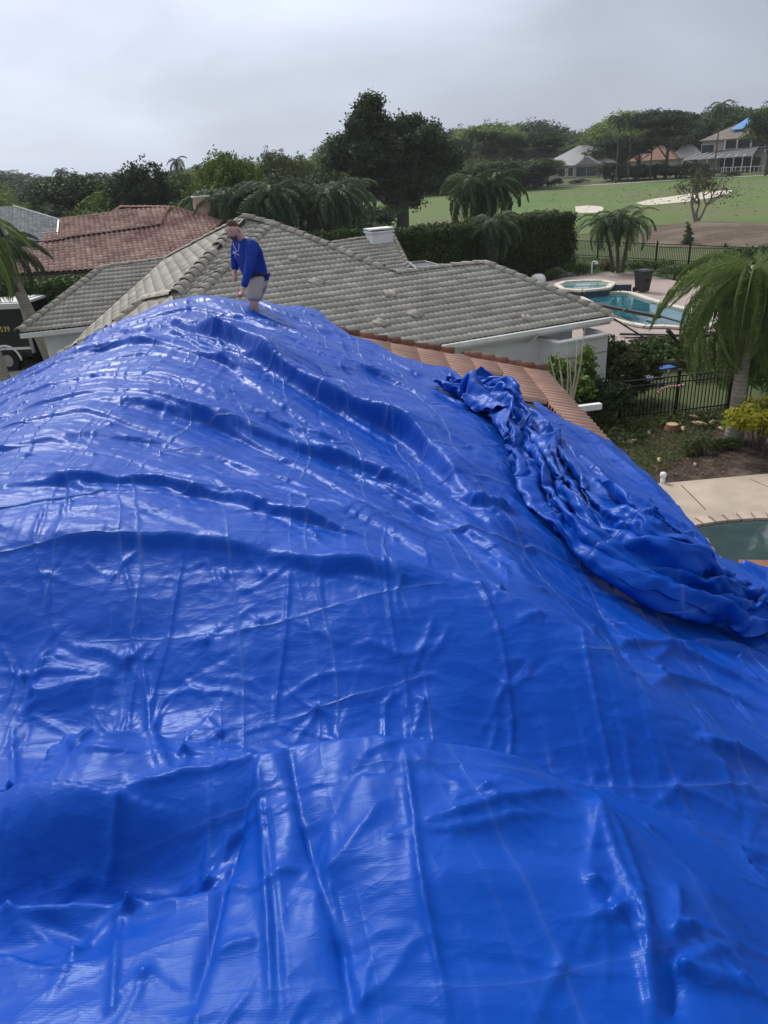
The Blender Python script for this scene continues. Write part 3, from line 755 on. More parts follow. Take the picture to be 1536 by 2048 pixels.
# ------------------------------------------------------------------ the loose, gathered folds of the sheet
# a pleated strip of cloth is dropped on the sheet and left to settle, then kept as a plain mesh
def gathered_fold():
    k = 6
    X, Y, Hh = S.X[::k, ::k], S.Y[::k, ::k], S.H[::k, ::k]
    nr, nc = X.shape; ix = np.arange(nr * nc).reshape(nr, nc)
    q = np.stack([ix[:-1, :-1], ix[:-1, 1:], ix[1:, 1:], ix[1:, :-1]], -1).reshape(-1, 4)
    m = (X.ravel()[q[:, 0]] > -.6) & (Y.ravel()[q[:, 0]] > 2.8) & (Y.ravel()[q[:, 0]] < 10.5)
    col = link('settle_ground', fast_mesh('settle_ground', np.stack([X.ravel(), Y.ravel(), Hh.ravel() + EYE], -1), q[m]))
    col.modifiers.new('c', 'COLLISION')
    col.collision.thickness_outer = .012; col.collision.cloth_friction = 60; col.collision.damping = 1
    path = [(848, 748), (900, 778), (955, 815), (1000, 860), (1028, 915), (1058, 965), (1100, 1030), (1140, 1090), (1185, 1155), (1260, 1205), (1360, 1238), (1480, 1258), (1610, 1278)]
    ln = px_line(smooth_px(path, 3), 8)
    dd = np.hypot(*(ln[1:] - ln[:-1]).T); cum = np.concatenate([[0], np.cumsum(dd)]); L = cum[-1]
    NS, NC = 108, 58
    ss = np.linspace(0, L, NS); x = np.interp(ss, cum, ln[:, 0]); y = np.interp(ss, cum, ln[:, 1])
    for _ in range(5):
        x[1:-1] = (x[:-2] + x[1:-1] * 2 + x[2:]) / 4; y[1:-1] = (y[:-2] + y[1:-1] * 2 + y[2:]) / 4
    tx, ty = np.gradient(x), np.gradient(y); n = np.hypot(tx, ty); tx /= n; ty /= n
    nx, ny = -ty, tx; t = ss / L
    width = np.interp(t, [0, .12, .26, .34, .45, .6, .8, 1], [.34, .50, .78, .76, .62, .56, .60, .64])
    matw = np.interp(t, [0, .12, .24, .34, .45, 1], [.9, 1.6, 3.5, 3.2, 2.0, 1.8])
    c = np.linspace(-1, 1, NC); V = np.zeros((NS, NC, 3)); npl = 5.0
    for i in range(NS):
        r = width[i] / matw[i]; wl = matw[i] / npl
        u = (c + 1) / 2 * npl + .35 * np.sin(t[i] * 9 + c * 2) + .25 * np.sin(t[i] * 23 + 1 + c * 3)
        amp = wl / 2 * math.sqrt(max(1 - r * r, .05)) * .95
        lat = c * width[i] / 2 + .05 * np.sin(u * 2 * np.pi + t[i] * 12)
        tri = 2 * np.abs(u - np.floor(u + .5)) * (1 + .25 * np.sin(t[i] * 31 + u * 2))
        V[i, :, 0] = x[i] + nx[i] * lat; V[i, :, 1] = y[i] + ny[i] * lat; V[i, :, 2] = tri * amp
    V[:, :, 2] += base_h(V[:, :, 0], V[:, :, 1]) + .13 + EYE
    ix = np.arange(NS * NC).reshape(NS, NC)
    q = np.stack([ix[:-1, :-1], ix[:-1, 1:], ix[1:, 1:], ix[1:, :-1]], -1).reshape(-1, 4)
    cl = link('settling_cloth', fast_mesh('settling_cloth', V.reshape(-1, 3), q))
    md = cl.modifiers.new('cloth', 'CLOTH'); s = md.settings
    s.quality = 6; s.mass = .25; s.air_damping = 4
    s.tension_stiffness = s.compression_stiffness = 25; s.shear_stiffness = 12; s.bending_stiffness = .3
    s.tension_damping = s.compression_damping = 10; s.shear_damping = 8; s.bending_damping = 1.0
    cs = md.collision_settings; cs.distance_min = .012; cs.use_self_collision = True; cs.self_distance_min = .012; cs.collision_quality = 3; cs.self_friction = 15
    FR = 26; md.point_cache.frame_end = FR
    for f in range(1, FR + 1): SC.frame_set(f)
    ev = cl.evaluated_get(bpy.context.evaluated_depsgraph_get())
    co = np.zeros(NS * NC * 3); ev.data.vertices.foreach_get('co', co); co = co.reshape(NS, NC, 3)
    bpy.data.objects.remove(cl); bpy.data.objects.remove(col); SC.frame_set(1)
    def finer(A, ax):
        A = np.moveaxis(A, ax, 0); P = np.concatenate([A[:1] * 2 - A[1:2], A, A[-1:] * 2 - A[-2:-1]])
        out = np.empty((A.shape[0] * 2 - 1,) + A.shape[1:]); out[::2] = A; out[1::2] = (-P[:-3] + 9 * P[1:-2] + 9 * P[2:-1] - P[3:]) / 16
        return np.moveaxis(out, 0, ax)
    U = finer(finer(co, 0), 1); U = U[int(U.shape[0] * .10):]; a, b = U.shape[:2]
    gs, gc = np.meshgrid(np.linspace(0, L, a), np.linspace(-1, 1, b) * 1.1, indexing='ij')
    U[:, :, 2] += .012 * facets(gs, gc, 71, .16) + .007 * facets(gs, gc, 72, .08)
    ix = np.arange(a * b).reshape(a, b)
    q = np.stack([ix[:-1, :-1], ix[:-1, 1:], ix[1:, 1:], ix[1:, :-1]], -1).reshape(-1, 4)
    me = fast_mesh('gathered_fold', U.reshape(-1, 3), q, True)
    for nm, v in (('across', gc), ('along', gs)): me.attributes.new(nm, 'FLOAT', 'POINT').data.foreach_set('value', v.ravel().astype(np.float32))
    return me
link('gathered_fold', gathered_fold(), M_TARP, tarp)

# ------------------------------------------------------------------ roofs of tiles
M_GREY_TILE = mat('grey_concrete_tile', (.43, .41, .36), (.31, .295, .255), .9, 3.0, bump=.5, bscale=30, c3=(.30, .285, .25), s3=.9, objvar=.10, coord='World')
M_GREY_CAP = mat('grey_cap_tile', (.45, .42, .36), (.31, .29, .24), .9, 5.0, bump=.5, bscale=30, objvar=.12, coord='World')
M_TERRA = mat('terracotta_tile', (.52, .33, .26), (.43, .265, .205), .9, 4.0, bump=.4, bscale=30, c3=(.40, .25, .19), s3=1.5, objvar=.0, coord='World')
M_TERRA_CAP = mat('dark_terracotta_cap', (.24, .11, .075), (.13, .07, .055), .92, 7.0, bump=.6, bscale=25, objvar=.3, coord='World')
M_PINK = mat('pink_clay_tile', (.52, .36, .30), (.38, .25, .205), .9, 1.2, bump=.4, bscale=20, c3=(.24, .13, .115), s3=.5, objvar=.22, coord='World')
M_UNDER = mat('roof_underlay', (.05, .045, .04), (.03, .03, .03), .95, 4)
M_STUCCO = mat('white_stucco', (.84, .84, .84), (.78, .78, .79), .85, 1.5, bump=.25, bscale=60, c3=(.70, .70, .70), s3=.8)
M_TRIM = mat('white_trim', (.8, .8, .79), (.68, .68, .66), .45, 3, spec=.5)
M_CREAM = mat('cream_stucco', (.62, .44, .33), (.54, .38, .28), .85, 1.5, bump=.2, bscale=40)
M_DARKGLASS = mat('dark_glass', (.015, .018, .02), rough=.08, spec=.6)
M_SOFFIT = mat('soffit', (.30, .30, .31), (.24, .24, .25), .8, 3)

def tile_geo(w, l, amp, rolls, seg, thick=.022, lift=.035, back=.004):
    """one roof tile: u along the eave, v upslope, w out of the roof; front edge proud of the course below"""
    n = rolls * seg + 1
    us = np.linspace(-w / 2, w / 2, n)
    prof = amp * np.abs(np.cos(np.pi * rolls * (us + w / 2) / w + np.pi / 2)) ** 0.8
    f_top = np.stack([us, np.full(n, -l / 2 - .02), prof + lift], -1)
    f_bot = np.stack([us, np.full(n, -l / 2 - .015), prof + lift - thick - .012], -1)
    b_top = np.stack([us, np.full(n, l / 2 + .01), prof + back], -1)
    V = np.concatenate([f_bot, f_top, b_top])
    q = []
    for i in range(n - 1):
        q.append((i, i + 1, n + i + 1, n + i)); q.append((n + i, n + i + 1, 2 * n + i + 1, 2 * n + i))
    return V, np.array(q)

def plane3(a, b, c):
    n = (Vector(b) - Vector(a)).cross(Vector(c) - Vector(a)).normalized()
    if n.z < 0: n = -n
    g = Vector((-n.x, -n.y, 0)); pitch = g.length / n.z; g.normalize()
    P = RoofPlane(a, (g.y, -g.x, 0), pitch)
    return P
class RoofPlane:
    """plane through p0; eave direction e (horizontal unit), upslope horizontal direction g, pitch"""
    def __init__(s, p0, e, pitch, flip=1):
        s.p0 = Vector(p0); s.e = Vector((e[0], e[1], 0)).normalized()
        g = Vector((-s.e.y, s.e.x, 0)) * flip
        s.g = (g + Vector((0, 0, pitch))).normalized()
        s.n = s.e.cross(s.g)
        if s.n.z < 0: s.n = -s.n
    def px(s, *pts): return [s.uv(onplane(x, y, s.p0, s.n)) for x, y in pts]
    def uv(s, p): d = Vector(p) - s.p0; return (d.dot(s.e), d.dot(s.g))
    def at(s, u, v, w=0): return s.p0 + s.e * u + s.g * v + s.n * w

def lay_tiles(P, poly, name, material, parent, w=.33, l=.33, amp=.027, rolls=2, seg=5, n_obj=300, skip=(), jitter=.008, min_px=9.0, lift=.035, off=.02):
    """tiles over the polygon (u, v); the ones that show largest are parts of their own, the rest one part"""
    pu = [p[0] for p in poly]; pv = [p[1] for p in poly]
    V, Q = tile_geo(w, l, amp, rolls, seg, lift=lift, back=.004 if lift > .01 else -.006)
    cells = []
    nv = int((max(pv) - min(pv)) / l) + 2; nu = int((max(pu) - min(pu)) / w) + 2
    for j in range(nv):
        for i in range(nu):
            cells.append((min(pu) + (i + .5) * w, min(pv) + (j + .5) * l))
    cells = np.array(cells)
    full = np.ones(len(cells), bool); some = np.zeros(len(cells), bool)
    for a_, b_ in ((-.5, -.5), (.5, -.5), (.5, .5), (-.5, .5), (0, 0)):
        q_ = inpoly(cells[:, 0] + a_ * w, cells[:, 1] + b_ * l, poly); full &= q_; some |= q_
    fullset = {(round(u, 3), round(v, 3)) for u, v in cells[full]}
    cells = cells[some]
    out = []
    M3 = Matrix((P.e, P.g, P.n)).transposed()
    for u, v in cells:
        p = P.at(u, v, off)
        if any((p - Vector(s)).length < r for s, r in skip): continue
        d = (p - Vector((0, 0, EYE)))
        out.append((d.length, u, v))
    out.sort()
    out = [c for c in out if (round(c[1], 3), round(c[2], 3)) in fullset] + [c for c in out if (round(c[1], 3), round(c[2], 3)) not in fullset]
    nfull = len([c for c in out if (round(c[1], 3), round(c[2], 3)) in fullset])
    me = fast_mesh(name, V, Q, True); me.materials.append(material)
    n = 0
    while n < nfull and n < n_obj and w * FPX / out[n][0] > min_px: n += 1
    for k in range(n):
        _, u, v = out[k]
        o = link(name, me, None, parent)
        R = M3.to_4x4() @ Matrix.Rotation(random.gauss(0, jitter), 4, 'Z') @ Matrix.Rotation(random.gauss(0, jitter), 4, 'X')
        R.translation = P.at(u, v, off + random.uniform(-.002, .004)) - parent.location
        o.matrix_local = R
    rest = out[n:]
    if rest:
        A = np.array([[u, v] for _, u, v in rest])
        m3 = np.array(M3)
        base = np.array([list(P.at(u, v, off) - parent.location) for u, v in A])
        ang = RNG.normal(0, jitter, len(A)); dz = RNG.normal(0, .003, len(A))
        Vl = np.repeat(V[None], len(A), 0).copy()
        Vl[:, :, 2] += dz[:, None] + ang[:, None] * V[None, :, 0]
        U2 = Vl[:, :, 0] + A[:, 0:1]; V2 = Vl[:, :, 1] + A[:, 1:2]
        outm = ~inpoly(U2, V2, poly)
        if outm.any():          # tiles at the border are cut along it
            pu_, pv_ = U2[outm], V2[outm]; bd = np.full(pu_.shape, 1e9); bu, bv = pu_.copy(), pv_.copy()
            for i in range(len(poly)):
                (x1, y1), (x2, y2) = poly[i], poly[(i + 1) % len(poly)]
                dx, dy = x2 - x1, y2 - y1; t = np.clip(((pu_ - x1) * dx + (pv_ - y1) * dy) / (dx * dx + dy * dy + 1e-12), 0, 1)
                cx, cy = x1 + t * dx, y1 + t * dy; d_ = np.hypot(pu_ - cx, pv_ - cy); b_ = d_ < bd
                bd = np.where(b_, d_, bd); bu = np.where(b_, cx, bu); bv = np.where(b_, cy, bv)
            Vl[:, :, 0][outm] += bu - pu_; Vl[:, :, 1][outm] += bv - pv_
        W = Vl @ m3.T + base[:, None, :]
        Fq = (Q[None] + (np.arange(len(A)) * len(V))[:, None, None]).reshape(-1, 4)
        var = np.repeat(RNG.random(len(A)), len(Q))
        o = link(name + 's', fast_mesh(name + 's', W.reshape(-1, 3), Fq, True, var), material, parent)
        o['kind'] = 'stuff'
    return n

_cap_cache = {}
def cap_line(pts, material, parent, name='ridge_tile', r=.13, step_=.36, missing=(), joined=False, lift=.05):
    """half-round cap tiles along a line of 3-D points, low end first"""
    key = (material.name, r, step_)
    if key not in _cap_cache:
        vs, fs, n = [], [], 7
        for y, rr in ((-step_ / 2 - .03, r * 1.12), (step_ / 2 + .03, r * .86)):
            for t in (0, 1):
                for k in range(n):
                    a = math.pi * k / (n - 1)
                    q = rr - t * .02
                    vs.append((math.cos(a) * q, y, math.sin(a) * q * .85 + (.018 if y < 0 else 0)))
        for k in range(n - 1):
            fs.append((k, 2 * n + k, 2 * n + k + 1, k + 1))
            fs.append((k, k + 1, n + k + 1, n + k))
        m = MB(); m.add(vs, [tuple(reversed(f)) for f in fs], True)
        me = m.mesh(name); me.materials.append(material); _cap_cache[key] = me
    me = _cap_cache[key]
    k = 0; VV, FF = [], []
    base = np.array([v.co[:] for v in me.vertices]); fq = np.array([p.vertices[:] for p in me.polygons])
    for a, b in zip(pts[:-1], pts[1:]):
        a, b = Vector(a), Vector(b); L = (b - a).length; t = (b - a) / L
        x = t.cross(Vector((0, 0, 1))).normalized(); z = x.cross(t)
        nn = max(1, round(L / step_))
        for i in range(nn):
            k += 1
            if k in missing: continue
            M = Matrix((x, t, z)).transposed().to_4x4()
            M = M @ Matrix.Rotation(random.gauss(0, .03), 4, 'Z')
            M.translation = a + t * ((i + .5) * L / nn) + Vector((0, 0, lift + random.uniform(-.008, .008))) - parent.location
            if joined:
                m4 = np.array(M); VV.append(base @ m4[:3, :3].T + m4[:3, 3]); FF.append(fq + len(base) * len(FF))
            else:
                o = link(name, me, None, parent); o.matrix_local = M
    if joined and VV:
        o = link(name + 's', fast_mesh(name + 's', np.concatenate(VV), np.concatenate(FF), True), material, parent); o['kind'] = 'stuff'

def deck(P, poly, parent, thick=.12, name='roof_deck', material=None):
    """the boards under the tiles"""
    m = MB(); top = [P.at(u, v, 0) - parent.location for u, v in poly]
    a = sum((poly[i][0] * poly[(i + 1) % len(poly)][1] - poly[(i + 1) % len(poly)][0] * poly[i][1]) for i in range(len(poly)))
    if a * (P.e.cross(P.g)).z < 0: top = top[::-1]
    m.prism(top, thick)
    return m.build(name, material or M_UNDER, parent)

# ---- our own house: gable roof, ridge along y, mostly under the tarpaulin
house = thing('tarped_house', 'low house with ribbed terracotta roof, mostly covered by the blue tarpaulin', 'house', (0, 0, 0))
PO = RoofPlane((2.67, 11.45, 3.80), (0, -1, 0), .255)     # right slope, eave at x = 2.67
# u grows towards the camera, v upslope (towards -x)
if PO.g.x > 0: PO = RoofPlane((2.67, 11.45, 3.80), (0, -1, 0), .255, -1)
if PO.g.x > 0 or PO.g.z < 0: raise RuntimeError('own roof plane')
poly_o = [(0, 0), (6.4, 0), (6.4, 2.0), (3.4, 3.9), (0, 5.0)]
deck(PO, [(0, .02), (6.6, .02), (6.6, 4.6), (0, 4.6)], house)
hole1 = plane_h = onplane(1000, 763, PO.p0, PO.n); hole2 = onplane(1075, 822, PO.p0, PO.n)
lay_tiles(PO, poly_o, 'roof_tile', M_TERRA, house, w=.28, l=.42, amp=.07, rolls=2, seg=5, jitter=.001, lift=.002, skip=((hole1, .17), (hole2, .2)), n_obj=300)
cap_line([PO.at(.02, 0, .02), PO.at(.02, 4.7, .02)], M_TERRA_CAP, house, name='rake_tile', r=.08, step_=.21, missing=(7,), lift=.05)
# hull under the sheet: left slope, gable walls
m = MB()
m.prism([(-2.2, -1.2, 4.75), (-2.2, 10.2, 4.95), (-5.6, 5.6, 3.8), (-5.6, -1.2, 3.7)], .12)
m.build('roof_slope', M_UNDER, house)
m = MB()
m.add([(2.2, 11.2, 0), (2.2, 5.2, 0), (-5, 5.2, 0), (-5, 6, 0), (-2.4, 10.2, 0), (-1.2, 11.2, 0)] + [(2.2, 11.2, 3.75), (2.2, 5.2, 3.75), (-5, 5.2, 3.55), (-5, 6, 3.55), (-2.4, 10.2, 4.5), (-1.2, 11.2, 4.5)],
      [(0, 6, 7, 1), (2, 8, 9, 3), (3, 9, 10, 4), (4, 10, 11, 5), (5, 11, 6, 0)])
m.build('wall', M_STUCCO, house)
m = MB(); m.box((0, 1.2, 1.5), (8.2, 7.4, 3.0)); m.build('lower_wall', M_STUCCO, house)
m = MB()
m.bar(PO.at(-.03, .02, -.06), PO.at(-.03, 4.6, -.06), .05, .16); m.build('fascia', M_TRIM, house)
m = MB(); m.bar(PO.at(2.9, -.06, -.05), PO.at(4.35, -.06, -.05), .11, .1); m.build('gutter', M_TRIM, house)
m = MB()
gq = PO.at(.6, -.35, -.35); m.bar(gq, gq + Vector((.55, .15, -.02)), .09, .09); m.build('broken_gutter_end', M_TRIM, house)
# ends of tiles that show past the sheet at the eave over the pool
cme = MB()
n = 7
for (y, rr) in ((-.22, .075), (.22, .06)):
    pass
vs = [(-.25 + .5 * i, math.cos(math.pi * k / 6) * .085, math.sin(math.pi * k / 6) * .07) for i in (0, 1) for k in range(7)]
cme.add(vs, [(k, k + 1, 8 + k, 7 + k) for k in range(6)], True)
eme = cme.mesh('eave_tile'); eme.materials.append(M_TERRA)
for i, (px, py) in enumerate(((1397, 1082), (1408, 1100), (1422, 1117), (1436, 1131))):
    p = atz(px, py, 3.78); o = link('eave_tile', eme, None, house, p - Vector((.17, 0, 0))); o.rotation_euler = (0, math.radians(14), random.uniform(-.1, .1))
m = MB(); m.bar(atz(1480, 1134, 3.66), atz(1700, 1140, 3.66), .16, .06); m.build('eave_board', M_TERRA_CAP, house)

# ---- grey tiled house behind
gh = thing('grey_roofed_house', 'low white house with grey double-roll tile roof, right behind the man', 'house', (0, 20, 0))
E1 = Vector((.9228, .3853, 0)).normalized(); EV = .6   # eave height 2.6
e0 = atz(850, 695, 2.6)
PM = RoofPlane(e0, E1, 1 / 3)                            # main slope towards us
if PM.g.y < 0: PM = RoofPlane(e0, E1, 1 / 3, -1)
A3 = onplane(487, 436, PM.p0, PM.n)
main_px = [(1220, 633), (850, 696), (640, 730), (340, 720), (350, 592), (545, 452), (765, 540), (792, 549), (970, 528)]
main_uv = PM.px(*main_px)
breaks = [onplane(x, y, PM.p0, PM.n) for x, y in ((744, 618), (796, 608), (812, 608), (820, 611))]
lay_tiles(PM, main_uv, 'roof_tile', M_GREY_TILE, gh, skip=[(b, .12) for b in breaks[:2]])
deck(PM, main_uv, gh)
# small strip of main-facing slope between the two hips
PS = RoofPlane(A3 + Vector((0, 0, .05)), E1, 1 / 3); PS = PS if PS.g.y > 0 else RoofPlane(A3 + Vector((0, 0, .05)), E1, 1 / 3, -1)
# left-falling slope through A
NE = Vector((-E1.y, E1.x, 0))
w0 = atz(40, 667, 2.6); w1 = atz(182, 652, 2.6)
PL = plane3(A3 + Vector((0, 0, .02)), onplane(345, 592, PM.p0, PM.n) + Vector((0, 0, .02)), w1 + Vector((0, 0, .05)))
left_px = [(490, 438), (345, 592), (362, 640), (300, 660), (120, 715), (183, 652), (332, 518), (400, 482)]
left_uv = PL.px(*left_px)
lay_tiles(PL, left_uv, 'roof_tile', M_GREY_TILE, gh, amp=.005, n_obj=0, lift=.02)
deck(PL, left_uv, gh)
lay_tiles(PM, PM.px((486, 438), (338, 592), (352, 604), (375, 590), (522, 452)), 'roof_tile', M_GREY_TILE, gh, n_obj=0)
deck(PM, PM.px((490, 438), (345, 592), (392, 600), (545, 451)), gh)
lay_tiles(PM, PM.px((545, 451), (522, 452), (375, 590), (392, 603)), 'roof_tile', M_GREY_TILE, gh, amp=.008, n_obj=0, off=.06)
P3 = lambda P, x, y: onplane(x, y, P.p0, P.n)
cap_line([P3(PM, 345, 592) + E1 * .07, P3(PM, 488, 437) + E1 * .07], M_GREY_CAP, gh, missing=(9,), r=.17, lift=.03)
cap_line([P3(PM, 385, 606), P3(PM, 465, 525), P3(PM, 545, 451)], M_GREY_CAP, gh)
cap_line([P3(PM, 765, 540), P3(PM, 640, 487), P3(PM, 545, 451)], M_GREY_CAP, gh, missing=(14,))
cap_line([P3(PM, 545, 451), P3(PL, 488, 437)], M_GREY_CAP, gh)
cap_line([P3(PM, 792, 550), P3(PM, 880, 538), P3(PM, 970, 529)], M_GREY_CAP, gh, r=.1)
cap_line([P3(PM, 1222, 633), P3(PM, 1090, 578), P3(PM, 970, 529)], M_GREY_CAP, gh, r=.12)
cap_line([P3(PL, 332, 519), P3(PL, 410, 477), P3(PL, 488, 437)], M_GREY_CAP, gh, r=.07)
cap_line([P3(PL, 125, 712), P3(PL, 180, 680), P3(PL, 232, 650)], M_GREY_CAP, gh, missing=(3, 7, 8))
cap_line([P3(PL, 232, 650), P3(PL, 290, 602), P3(PL, 345, 592)], M_GREY_CAP, gh)
# back faces that close the roof (fall away from us)
m = MB()
def back(a, b, dn, drop=2.2):
    a, b = Vector(a), Vector(b); q = Vector(dn).normalized() * drop * 3 - Vector((0, 0, drop))
    m.add([a, b, b + q, a + q], [(0, 1, 2, 3), (3, 2, 1, 0)])
gy = Vector((0, 20, 0))
back(P3(PM, 545, 451) - gy, P3(PM, 765, 540) - gy, E1 + NE * .8, .5)
back(P3(PM, 970, 528) - gy, P3(PM, 1220, 633) - gy, E1, .3)
back(P3(PM, 792, 549) - gy, P3(PM, 970, 528) - gy, NE, 1.0)
m.build('rear_slope', M_GREY_TILE, gh)
# left wing, courses facing us
wd = (w1 - w0); wd.z = 0; wd.normalize()
PW = RoofPlane(w0, wd, 1 / 3); PW = PW if PW.g.y > 0 else RoofPlane(w0, wd, 1 / 3, -1)
wing_px = [(40, 667), (182, 652), (332, 518), (205, 537)]
wing_uv = PW.px(*wing_px)
lay_tiles(PW, wing_uv, 'wing_tile', M_GREY_TILE, gh)
deck(PW, wing_uv, gh)
cap_line([P3(PW, 38, 666), P3(PW, 120, 603), P3(PW, 206, 537)], M_GREY_CAP, gh)
cap_line([P3(PW, 206, 537), P3(PW, 332, 519)], M_GREY_CAP, gh, r=.08)
m = MB(); back(P3(PW, 206, 537) - gy, P3(PW, 332, 519) - gy, (-wd.y, wd.x, 0), 1.4); m.build('rear_slope', M_GREY_TILE, gh)
# far wing with the chimney
FW = [(640, 492), (745, 476), (786, 472), (824, 548), (765, 540), (700, 515)]
f0 = atz(750, 520, 3.3)
PF = RoofPlane(f0, E1, 1 / 3); PF = PF if PF.g.y > 0 else RoofPlane(f0, E1, 1 / 3, -1)
lay_tiles(PF, PF.px(*FW), 'roof_tile', M_GREY_TILE, gh, n_obj=0)
deck(PF, PF.px(*FW), gh)
cap_line([P3(PF, 655, 489), P3(PF, 740, 477)], M_GREY_CAP, gh, r=.08)
cap_line([P3(PF, 824, 548), P3(PF, 786, 472)], M_GREY_CAP, gh, r=.09)
# chimney
cb = P3(PF, 760, 490)
ch = thing('white_chimney', None, None)
COL.objects.unlink(ch); bpy.data.objects.remove(ch)
m = MB(); top = aty(756, 470, cb.y + .1)
tz = aty(755, 457, cb.y + .35).z
m.box((cb.x, cb.y + .35, (tz + cb.z - .9) / 2 - .1), (.98, .72, tz - cb.z + .9), .39)
chm = m.build('chimney', mat('white_render', (.8, .8, .81), (.7, .71, .73), .8, 2), gh)
chm.location = -gy
m = MB(); m.box((cb.x, cb.y + .35, tz - .12), (1.1, .84, .07), .39); m.box((cb.x, cb.y + .35, tz + .0), (1.12, .86, .05), .39)
c2 = m.build('chimney_cap', M_TRIM, gh); c2.location = (0, 0, 0); c2.parent = chm
# walls, gutters, fascia
def wall_between(a, b, z0, z1, t, mt, name, inset=Vector((0, 0, 0))):
    a, b = Vector(a) + inset, Vector(b) + inset
    d = (b - a); d.z = 0; L = d.length; mid = (a + b) / 2
    m = MB(); m.box((mid.x, mid.y - 20, (z0 + z1) / 2), (L, t, z1 - z0), math.atan2(d.y, d.x))
    return m.build(name, mt, gh)
er = P3(PM, 1220, 633); el_ = P3(PM, 560, 742)
gdir = -NE
m = MB(); m.bar(el_ - gy + gdir * .02 - Vector((0, 0, .10)), er - gy + gdir * .02 - Vector((0, 0, .10)), .04, .2); m.build('fascia', M_TRIM, gh)
m = MB(); m.bar(el_ - gy + gdir * .11 - Vector((0, 0, .05)), er - gy + gdir * .11 - Vector((0, 0, .05)), .12, .11); m.build('gutter', M_TRIM, gh)
wall_between(el_ + NE * .55, er + NE * .55 - E1 * .95, 0, 2.5, .2, M_STUCCO, 'wall')
cr = er - E1 * .95 + NE * .85
m = MB(); c_ = cr + NE * 3 - gy; m.box((c_.x, c_.y, 1.25), (.2, 6, 2.5), math.atan2(E1.y, E1.x)); m.build('wall', M_STUCCO, gh)
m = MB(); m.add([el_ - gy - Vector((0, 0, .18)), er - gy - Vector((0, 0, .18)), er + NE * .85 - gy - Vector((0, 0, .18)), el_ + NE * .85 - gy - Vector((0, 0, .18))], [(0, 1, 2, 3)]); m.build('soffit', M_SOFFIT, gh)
# small white service wall standing before the corner, window recess and downspout
q0 = atz(1040, 690, 2.0)
sw = er - E1 * 1.25
c_ = sw - gy + NE * .1; a_ = math.atan2(E1.y, E1.x)
def local_box(m, u, v, z, su, sv, sz): q_ = c_ + E1 * u + NE * v; m.box((q_.x, q_.y, z), (su, sv, sz), a_)
m = MB(); local_box(m, 0, -.48, 1.1, 1.7, .12, 2.2); local_box(m, -.80, 0, 1.1, .10, .84, 2.2); local_box(m, .80, 0, 1.1, .10, .84, 2.2); local_box(m, 0, .1, .95, 1.5, .8, 1.9); m.build('side_wall', M_STUCCO, gh)
m = MB(); local_box(m, 0, -.50, 2.22, 1.8, .20, .06); local_box(m, -.82, .02, 2.22, .18, .84, .06); local_box(m, .82, .02, 2.22, .18, .84, .06); m.build('wall_coping', M_TRIM, gh)
m = MB(); local_box(m, 0, -.545, 1.75, 1.7, .015, .02); m.build('wall_groove', M_SOFFIT, gh)
sw = er - E1 * 1.95
dsx = sw - E1 * .55 - gy; dsx.z = 0
m = MB(); m.tube([dsx + gdir * .05 + Vector((0, 0, 2.45)), dsx + NE * .2 + Vector((0, 0, 2.25)), dsx + NE * .5 + Vector((0, 0, 2.1)), dsx + NE * .68 + Vector((0, 0, 1.95)), dsx + NE * .68 + Vector((0, 0, .1))], .045, 8); m.build('downspout', M_TRIM, gh)
wx_ = er - E1 * 4.7 + NE * .43 - gy
m = MB(); m.box((wx_.x, wx_.y, 1.7), (.9, .08, 1.2), math.atan2(E1.y, E1.x)); wf = m.build('window_frame', M_TRIM, gh)
m = MB(); m.box((wx_.x + gdir.x * .05, wx_.y + gdir.y * .05, 1.7), (.7, .04, 1.0), math.atan2(E1.y, E1.x)); link('pane', m.mesh('pane'), M_DARKGLASS, wf)
# left wing wall and gutter
a, b = P3(PW, 40, 667), P3(PW, 190, 651)
wn_ = Vector((wd.y, -wd.x, 0))
m = MB(); m.bar(a - gy + wn_ * .06 - Vector((0, 0, .08)), b - gy + wn_ * .06 - Vector((0, 0, .08)), .1, .15); m.build('gutter', M_TRIM, gh)
a2 = P3(PW, 85, 662)
m = MB()
a2g = a2 - gy - wn_ * .5; b2g = b - gy - wn_ * .5 + wd * 1.2
m.box(((a2g.x + b2g.x) / 2, (a2g.y + b2g.y) / 2, 1.22), ((b2g - a2g).length, .2, 2.44), math.atan2(wd.y, wd.x)); m.build('wall', M_STUCCO, gh)
m = MB(); c_ = a2g - wn_ * 2.5; m.box((c_.x, c_.y, 1.22), (.2, 5, 2.44), math.atan2(wd.y, wd.x)); m.build('wall', M_STUCCO, gh)
m = MB(); m.add([a - gy - Vector((0, 0, .16)), b - gy - Vector((0, 0, .16)), b - gy - wn_ * .6 - Vector((0, 0, .16)), a - gy - wn_ * .6 - Vector((0, 0, .16))], [(0, 1, 2, 3)]); m.build('soffit', M_SOFFIT, gh)
